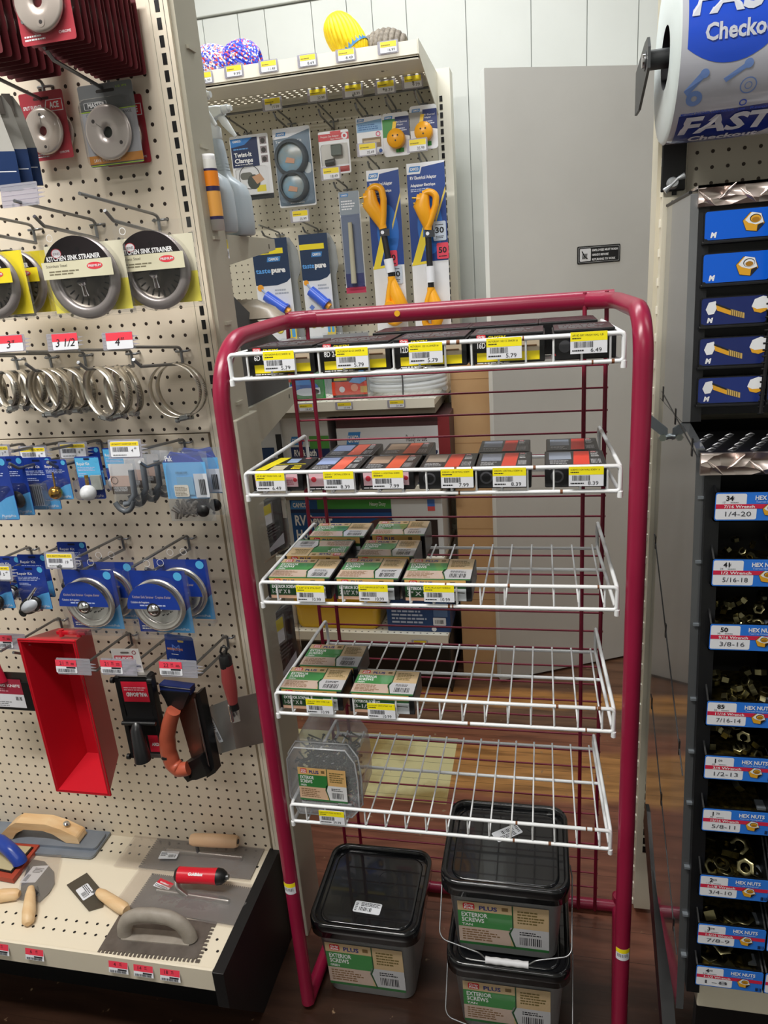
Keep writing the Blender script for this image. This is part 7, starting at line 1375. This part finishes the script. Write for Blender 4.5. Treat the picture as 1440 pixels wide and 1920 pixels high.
def drawer(i, col, x0, w, lab, kind, ya, yb):
    # front plane leans: nearer the aisle towards the bottom
    zt, zb = ya, yb; zc = (zt+zb)/2; yy = 1.246-(1.62-zc)*.09-.006; h = zt-zb
    b = MB(); b.prism(rrect(w,h,.004),-.05,-.001,mat('101116',.3)); t = b.build('drawer', t_cab, label=lab); t.matrix_local = M.Translation(-CO)@fr(V((x0+w/2,yy,zc)),0,-.08)
    b = MB(); b.prism(rrect(w*.97,h*.92,.004),-.001,.0,mat(col,.25)); b.text('M',-w*.40,-h*.38,h*.16,.0004,m_white,w=.009,bold=.06,shear=.2)
    if kind == 'nut': art_nut(b,w*.22,h*.02,h*.36,.0004)
    elif kind == 'locknut': art_nut(b,w*.16,h*.0,h*.36,.0004,True)
    else: art_bolt(b,-w*.36,h*.22,w*.52,.0004); b.poly([(w*.26,h*.1),(w*.30,h*.34),(w*.42,h*.44),(w*.5,h*.40),(w*.5,-h*.05),(w*.3,-h*.02)],.0004,m_nutw); b.poly([(w*.27,h*.08),(w*.3,-h*.08),(w*.4,-h*.14),(w*.49,-h*.06),(w*.49,h*.02),(w*.34,h*.0)],.0006,m_org)
    b.build('printed_front', t)
    b = MB(); b.box((-w*.52,-h*.60,-.01),(w*.52,-h*.50,.004),mat('141518',.35)); b.prism([(-w*.5,-h*.50),(-w*.42,-h*.50),(-w*.46,-h*.42),(-w*.5,-h*.42)],.0,.003,mat('141518',.35)); b.build('finger_ledge', t, bevel=.001)
rows = [(393,452,'0a5fd8','nut','hex nut'),(474,533,'0a5fd8','locknut','lock nut'),(557,611,'1c2a66','bolt','bolt'),(632,686,'1c2a66','bolt','bolt'),(705,755,'1c2f74','bolt','bolt')]
x0 = CX+.0195; W_ = .095; nmz = ['topmost','second','third','fourth','lowest']
for i, (ya, yb, col, kd, n) in enumerate(rows):
    zt, zb = P(1340,ya,Y=1.225).z, P(1340,yb,Y=1.225).z
    drawer(i,col,x0,W_,'%s drawer of the left column, blue front with a drawn %s'%(nmz[i],n),kd,zt,zb)
    drawer(i,col,x0+W_+.006,W_,'%s drawer of the right column, cut by the photo edge'%nmz[i],'bolt' if kd=='bolt' else 'nut',zt,zb)
b = cb_(); pts = [(x0+W_+.002-.004,1.212,1.615),(x0+W_+.000,1.206,1.45),(x0+W_-.006,1.195,1.30)]; b.tube(pts,.0032,m_black,seg=8)
for k in range(34): u = k/33; b.tube([(V(pts[0]).lerp(V(pts[2]),u)+V((-.0042,0,0))),(V(pts[0]).lerp(V(pts[2]),u)+V((.0042,0,0)))],.0016,m_black,seg=5)
b.build('drawer_strap', t_cab)
# hex nut bins
m_bnut = mat('827c5c',.28,1.); m_bnut2 = mat('6a6a60',.3,1.)
def nut(R, m):
    b = MB(); h = R*.85; o = [(R*math.cos(PI/3*k),R*math.sin(PI/3*k)) for k in range(6)]; n = 24; r_ = R*.52; vs = []; fs = []
    for z in (-h/2,h/2):
        vs += [(q[0],q[1],z) for q in o]
    b.add(vs,[(k,(k+1)%6,6+(k+1)%6,6+k) for k in range(6)],m)
    for z, sg in ((-h/2,-1),(h/2,1)):
        vv = []; ff = []
        for k in range(n):
            a = 2*PI*k/n; j = int(k*6/n); u = (k*6/n)-j; ox = o[j][0]*(1-u)+o[(j+1)%6][0]*u; oy = o[j][1]*(1-u)+o[(j+1)%6][1]*u
            vv += [(ox,oy,z),(R*.80*math.cos(a),R*.80*math.sin(a),z+sg*R*.05),(r_*math.cos(a),r_*math.sin(a),z)]
        for k in range(n):
            q = (k+1)%n; f1, f2 = (3*k,3*q,3*q+1,3*k+1),(3*k+1,3*q+1,3*q+2,3*k+2); ff += [f1 if sg<0 else f1[::-1], f2 if sg<0 else f2[::-1]]
        b.add(vv,ff,m,True)
    vv = []
    prof = [(r_*(1-.06*(i % 2)),-h/2+h*i/8) for i in range(9)]; b.lathe(prof,mat('4f4526',.35,1.),n); return b
BINS = [(1343,925,'34','17','7/16','1/4-20',0),(1336,1050,'41','24','1/2','5/16-18',.0065),(1340,1172,'50','30','9/16','3/8-16',.0085),(1341,1317,'85','50','11/16','7/16-14',.0095),(1319,1418,'1.09','.65','3/4','1/2-13',.0105),(1322,1518,'1.79','.99','15/16','5/8-11',.0125),(1321,1643,'2.59','1.79','1-1/8','3/4-10',.0145),(1322,1735,'3.99','2.59','1-5/16','7/8-9',.0165),(1312,1813,'4.99','2.99','1-1/2','1-8',.018)]
m_lblue = mat('2f7ae0',.35)
def zsolve(px, py):
    z = 1.0
    for _ in range(20): z = P(px,py,Y=Yf(z)-.022).z
    return z
zz = [(zsolve(x,y),) for x, y, *_ in BINS]
rd = random.Random(21)
for i, (px, py, pr, p2_, wr, sz, nr) in enumerate(BINS):
    zt = zz[i][0]; yl = Yf(zt)-.022; lh = .040; zn = zz[i-1][0]-.048 if i else 1.235
    for c in (0,1):
        xl = .241+c*.104; w = .101
        dk = ('top','second','third','fourth','fifth','sixth','seventh','eighth','lowest')[i]
        t = thing('nut_bin', ('black %s bin with a blue HEX NUTS label reading %s'%(dk,sz)) if c == 0 else 'right column %s bin cut by the photo edge'%dk, 'bin', flat(V((xl+w/2,yl+.05,zt-lh))), 'hex nut bins of the cabinet')
        b = MB(); zb_ = -.004; H_ = zn-(zt-lh)
        b.box((-w/2,-.046,zb_),(w/2,-.043,lh),m_bin); b.box((-w/2,-.046,zb_),(w/2,.085,zb_+.003),m_bin)
        b.T = RX
        for x_ in (-w/2,w/2-.0025): b.prism([(-.046,zb_),(.085,zb_),(.085,min(H_,.095)),(.02,min(H_,.095)),(-.046,lh)],x_,x_+.0025,m_bin)
        b.build('bin_shell', t)
        b = MB(); b.box((-w/2,.083,zb_),(w/2,.086,min(H_,.095)),mat('14161c',.4)); b.build('bin_back', t)
        b = MB(); b.box((-w/2-.018,-.02,lh-.018),(-w/2,.0,lh-.014),mat('9aa2aa',.35,.6)); b.build('divider_clip', t); b = MB(); b.prism([(-w/2-.018,lh-.014),(-w/2-.004,lh-.014),(-w/2-.012,lh-.006)],-.001,.0,mat('9aa2aa',.35)); b.build('clip_tab', t)
        b = MB(); b.T = M.Translation((.0,-.0475,lh/2-.001))@FACE; h = lh+.002
        b.prism(rrect(w,h,.003),-.0006,0,m_lblue); b.poly(rrect(w*.40,h*.42,.0025,3,-w*.29,h*.25),.0002,m_paper); b.poly(rrect(w*.54,h*.42,.0025,3,-w*.22,-h*.25),.0002,m_paper); b.rect(-w*.49,-h*.07,w*.49,h*.09,.0004,mat('d22a4c',.4))
        b.text(pr.split('.')[-1] if len(pr)<3 else pr.split('.')[0],-w*.36,h*.22,h*.17,.0006,m_ink,bold=.03); b.text('\u00a2' if len(pr)<3 else pr.split('.')[1],-w*.36+(.0085 if len(pr)<3 else .005),h*.27,h*.10,.0006,m_ink); b.text(p2_,-w*.40,h*.12,h*.07,.0006,m_ink); b.lines(-w*.30,h*.12,w*.14,h*.06,.0006,m_grey,1,3)
        b.text(wr+' Wrench',-w*.38,-h*.045,h*.10,.0006,m_white,w=w*.40,bold=.02); b.text(sz,-w*.36,-h*.34,h*.17,.0006,mat('4a4c54',.4),w=w*.34)
        b.text('HEX NUTS',w*.02,h*.24,h*.15,.0006,m_white,w=w*.36,bold=.03); b.text('Tuercas Hexagonal',w*.03,h*.14,h*.07,.0006,mat('c0d4f2',.4),w=w*.32); art_nut(b,w*.22,-h*.12,h*.25,.0008); b.bars(w*.40,-h*.44,w*.09,h*.16,.0006,m_ink,5,2); b.build('printed_label', t)
        if nr and i not in (5,) or (i == 5 and c == 0):
            n = {1:10,2:22,3:16,4:16,5:2,6:9,7:4,8:5}[i] if c == 0 else {1:2,2:3,3:3,4:3,5:1,6:2,7:1,8:1}[i]
            base = None; g = 'hex nuts in the %s bin'%sz; m_ = (m_bnut,m_bnut2)[i in (5,)]
            zl = {1:.036,2:.046,3:.050,4:.052,5:.036,6:.046,7:.036,8:.034}[i]
            for k in range(n):
                q = rd.random(); x_ = xl+nr*1.1+(w-nr*2.2)*((k*.618+rd.uniform(0,.1)) % 1); y_ = yl+.012+nr+.045*q; z_ = zt-lh+zl*(.55+.45*q)+rd.uniform(-.3,.5)*nr+(.012*q)
                T = M.Translation((x_,y_,z_))@M.Rotation(rd.uniform(0,6),4,'Z')@M.Rotation(rd.uniform(-1.2,1.2),4,'X')@M.Rotation(rd.uniform(0,1),4,'Z')
                lb = 'brass coloured hex nut lying in the %s bin marked %s'%('left' if c == 0 else 'right',sz)
                if base is None: base = nut(nr,m_).build('hex_nut'); base.matrix_world = T; tag(base,lb,'nut',g)
                else:
                    o = base.copy(); COL.objects.link(o); o.matrix_world = T; o['label'] = lb; o['group'] = g
            # fill below the visible nuts
            b = MB(); b.T = M.Translation(-V((xl+w/2,yl+.05,zt-lh))); b.box((xl+.003,yl+.01,zt-lh+.0),(xl+w-.003,yl+.13,zt-lh+zl*.5),noisy('2c2814','6a5c2c',140,.4,.8)); b.build('nuts_below', t, kind='stuff')
# zinc bracket sticking out of the cabinet side
t = thing('angle_bracket','small zinc bracket with a bolt, sticking out of the cabinet side','bracket',flat(V((CX,1.25,1.285))))
a, c = P(1212,783,X=CX-.045), P(1252,815,X=CX-.004); o = V((CX,1.25,1.285)); b = MB(); n_ = V((0,0,.011)); a -= o; c -= o; d = V((0,.004,0)); b.hexa([a-n_,c-n_,c-n_+d,a-n_+d,a+n_,c+n_,c+n_+d,a+n_+d],mat('c3ced4',.3,.35)); b.build('bracket_arm', t, bevel=.001)
b = MB(); b.tube([c+V((-.010,-.012,-.003)),c+V((-.010,.01,-.003))],.0065,mat('b0b8b0',.25,1.),seg=6); b.tube([c+V((-.004,0,-.004)),c+V((.010,0,-.002))],.005,mat('9aa4aa',.3,1.),seg=8); b.build('bolt', t)
b = MB(); b.tube([a+V((.004,-.003,-.004)),a+V((-.006,-.003,-.004))],.004,m_ink,seg=8); b.build('rubber_tip', t)
# ================= roll of printed bags on its bracket =================
rc = V((.187,1.33,P(1243,110,Y=1.33).z)); R = .120; RL = .40
t = thing('bag_roll','big white roll of clear FAST Checkout bags with blue print at the top right','roll',M.Translation(rc)@M(((0,0,1,0),(0,1,0,0),(-1,0,0,0),(0,0,0,1))))
b = MB(); b.lathe([(.043,0),(R-.004,0),(R,.004)],noisy('e6eeee','d4dedd',3,.5,stretch=(1,1,1)),64); b.lathe([(.043,0),(.043,RL)],m_ink,32); b.build('roll_end', t)
c_roll = mat('c9cbd6',.14,0,.8); b = MB(); b.lathe([(R,.004),(R,RL)],c_roll,96); b.build('film_surface', t)
# printing wrapped round the roll: u along the axis, angle from straight ahead (-Y) upwards
def wrap(vs, r): # local: axis z, x down, y back ; angle phi measured from front, up positive
    return [(-r*math.sin(v/R), -r*math.cos(v/R), u) for u, v in vs]
def wtext(b, s, u0, v0, h, m, w, bold=.03, shear=0, r=R+.0006, slant=0):
    vs, fs, x0, x1, y1 = glyphs(s, bold, shear); kx = w/(x1-x0); ky = h/.7
    b.add(wrap([(u0+(a-x0)*kx, v0+q*ky+slant*(a-x0)*kx) for a, q, _ in vs], r), fs, m)
def wstrip(b, pts_top, pts_bot, m, r=R+.0004):
    n = 40; vs = []
    f = lambda P_, u: next((a[1]+(c[1]-a[1])*(u-a[0])/(c[0]-a[0]) for a, c in zip(P_,P_[1:]) if a[0]<=u<=c[0]), P_[-1][1])
    ua, ub = pts_top[0][0], pts_top[-1][0]; K = 12; fs = []
    for i in range(n+1):
        u = ua+(ub-ua)*i/n
        for j in range(K+1): v = f(pts_bot,u)*(1-j/K)+f(pts_top,u)*j/K; vs.append((u,v))
    for i in range(n):
        for j in range(K): k = i*(K+1)+j; fs.append((k,k+1,k+K+2,k+K+1))
    b.add(wrap(vs,r),fs,m,True)
m_pb = mat('1f52d8',.3,0,.5)
def label_at(v0, m, seg, sq=1.):
    """one repeat of the print; v0 = arc position of the base line of CHECKOUT"""
    b = MB(); u0 = .012
    wstrip(b,[(u0,v0+.080*sq),(u0+.155,v0+.090*sq)],[(u0+.155*q/16, v0+sq*(-.026+.085*(abs(q/16-.36)/.64)**2.2 if q/16>.36 else -.026+.022*((.36-q/16)/.36)**2)) for q in range(17)],m)
    wtext(b,'FAST',u0+.004,v0+.036*sq,.040*sq,mat('d6dae6',.3,0,.5),.132,.035,.16,R+.0016); wtext(b,'Checkout',u0+.022,v0+.003,.020*sq,mat('d6dae6',.3,0,.5),.098,.03,0,R+.0016)
    b.build('blue_print', t)
label_at(-.014,m_pb,0); label_at(-.176,mat('1b2f86',.3,0,.5),1,.85)  # lower repeat in darker ink, imitating the shade under the roll
b = MB(); m_p2 = mat('7f9fe0',.3,0,.5); v = -.062
def wtube(b, a, c, r_, m): b.add(*(lambda vs: (wrap(vs,R+.0006),[(0,1,2,3)]))([(a[0]-r_,a[1]+r_),(a[0]+r_*.6,a[1]-r_),(c[0]+r_*.6,c[1]-r_),(c[0]-r_,c[1]+r_)]),m)
wtube(b,(.016,v-.012),(.036,v+.010),.0035,m_p2); wtube(b,(.066,v+.000),(.092,v+.016),.0025,m_p2)
def wring(b, u, v_, r0, r1, m):
    vs = []; fs = []
    for k in range(20): a = 2*PI*k/20; vs += [(u+r0*math.cos(a),v_+r0*math.sin(a)),(u+r1*math.cos(a),v_+r1*math.sin(a))]; j = (k+1)%20; fs.append((2*k,2*k+1,2*j+1,2*j))
    b.add(wrap(vs,R+.0007),fs,m)
wring(b,.028,v-.020,.004,.011,m_p2); wring(b,.098,v-.010,.004,.005,m_p2); wring(b,.098,v-.010,.0095,.011,m_p2); wring(b,.038,v+.012,.0,.006,m_p2); wring(b,.094,v+.018,.0,.006,m_p2)
wtext(b,'MIDWEST FASTENER CORPORATION',.014,v-.046,.0042,m_pb,.072,.02); wtext(b,'Recommend',.108,v-.046,.0042,m_pb,.05,.02); wtext(b,'LDPE',.092,v-.046,.003,m_pb,.009); wring(b,.096,v-.034,.0035,.005,m_pb)
b.build('blue_print', t)
b = MB(); b.tube([(0,0,-.03),(0,0,.05)],.014,mat('2c2e30',.4),seg=16); b.build('spindle', t); b = MB(); b.tube([(0,0,-.034),(0,0,-.020)],.010,m_chrome,seg=12); b.build('spindle_nut', t)
t = thing('roll_bracket','black steel bracket with a wing nut that carries the bag roll','bracket',flat(V((.232,1.46,1.70))))
o = V((.232,1.46,1.70)); q0, q1 = P(1241,282,Y=1.464), P(1283,357,Y=1.464); b = MB(); b.T = M.Translation(-o); b.box((q0.x,1.457,q1.z),(q1.x,1.4645,q0.z+.03),m_black); b.build('mounting_plate', t, bevel=.002)
b = MB(); b.T = M.Translation(-o); b.box((.196,1.452,1.735),(.25,1.456,1.83),m_black); b.build('rear_plate', t)
b = MB(); b.T = M.Translation(-o)@RX; zc = rc.z; b.prism([(1.30,zc+.012),(1.315,zc+.028),(1.345,zc+.028),(1.452,zc+.010),(1.452,zc-.055),(1.40,zc-.055),(1.30,zc-.016)],.158,.162,mat('3a3c3e',.4)); b.build('side_arm', t)
b = MB(); w_ = P(1262,343,Y=1.452)-o; b.tube([w_+V((0,.005,0)),w_+V((0,-.012,0))],.010,mat('d2d6da',.25,.5),seg=16,taper=[.0105,.007]); b.tube([w_+V((-.015,-.010,-.013)),w_+V((-.006,-.010,-.006)),w_+V((.006,-.010,.005)),w_+V((.017,-.010,.009))],.004,mat('d2d6da',.25,.5),seg=10,taper=[.0055,.003,.003,.0055]); b.build('wing_nut', t)
# ================= pieces of parts hang under their part =================
SUB = (('paper_tag','clear_holder'),('handle_grip','wire_handle'),('barcode_sticker','lid'),('barcode_sticker','blade'),('printed_lid','carton'),('printed_front','carton'),('printed_sash','clear_clamshell'),('grip_cap','red_grip'),('grip_lettering','red_grip'),
    ('upper_label','frame'),('lower_label','frame'),('lens','lens_ring'),('cap','sleeve'),('worm_screw','screw_housing'),('wrap_label','cable'),('cable_tag','cable'),('thread_slots','band'),('printed_label','body'),('printed_label','bin_shell'),('clip_tab','divider_clip'),('metal_flange','card'),('amp_sticker','card'),('spindle_nut','spindle'),('wing_nut','mounting_plate'))
stem = lambda o: o.name.rsplit('.',1)[0] if o.name[-3:].isdigit() and '.' in o.name else o.name
for th in [o for o in SC.objects if o.parent is None and 'label' in o]:
    ch = list(th.children)
    for a, c in SUB:
        xs = [o for o in ch if stem(o) == a and o.parent == th]; ys = [o for o in ch if stem(o) == c]
        if not xs or not ys: continue
        for i, o in enumerate(xs): o.parent = ys[i] if len(ys) == len(xs) else ys[0]
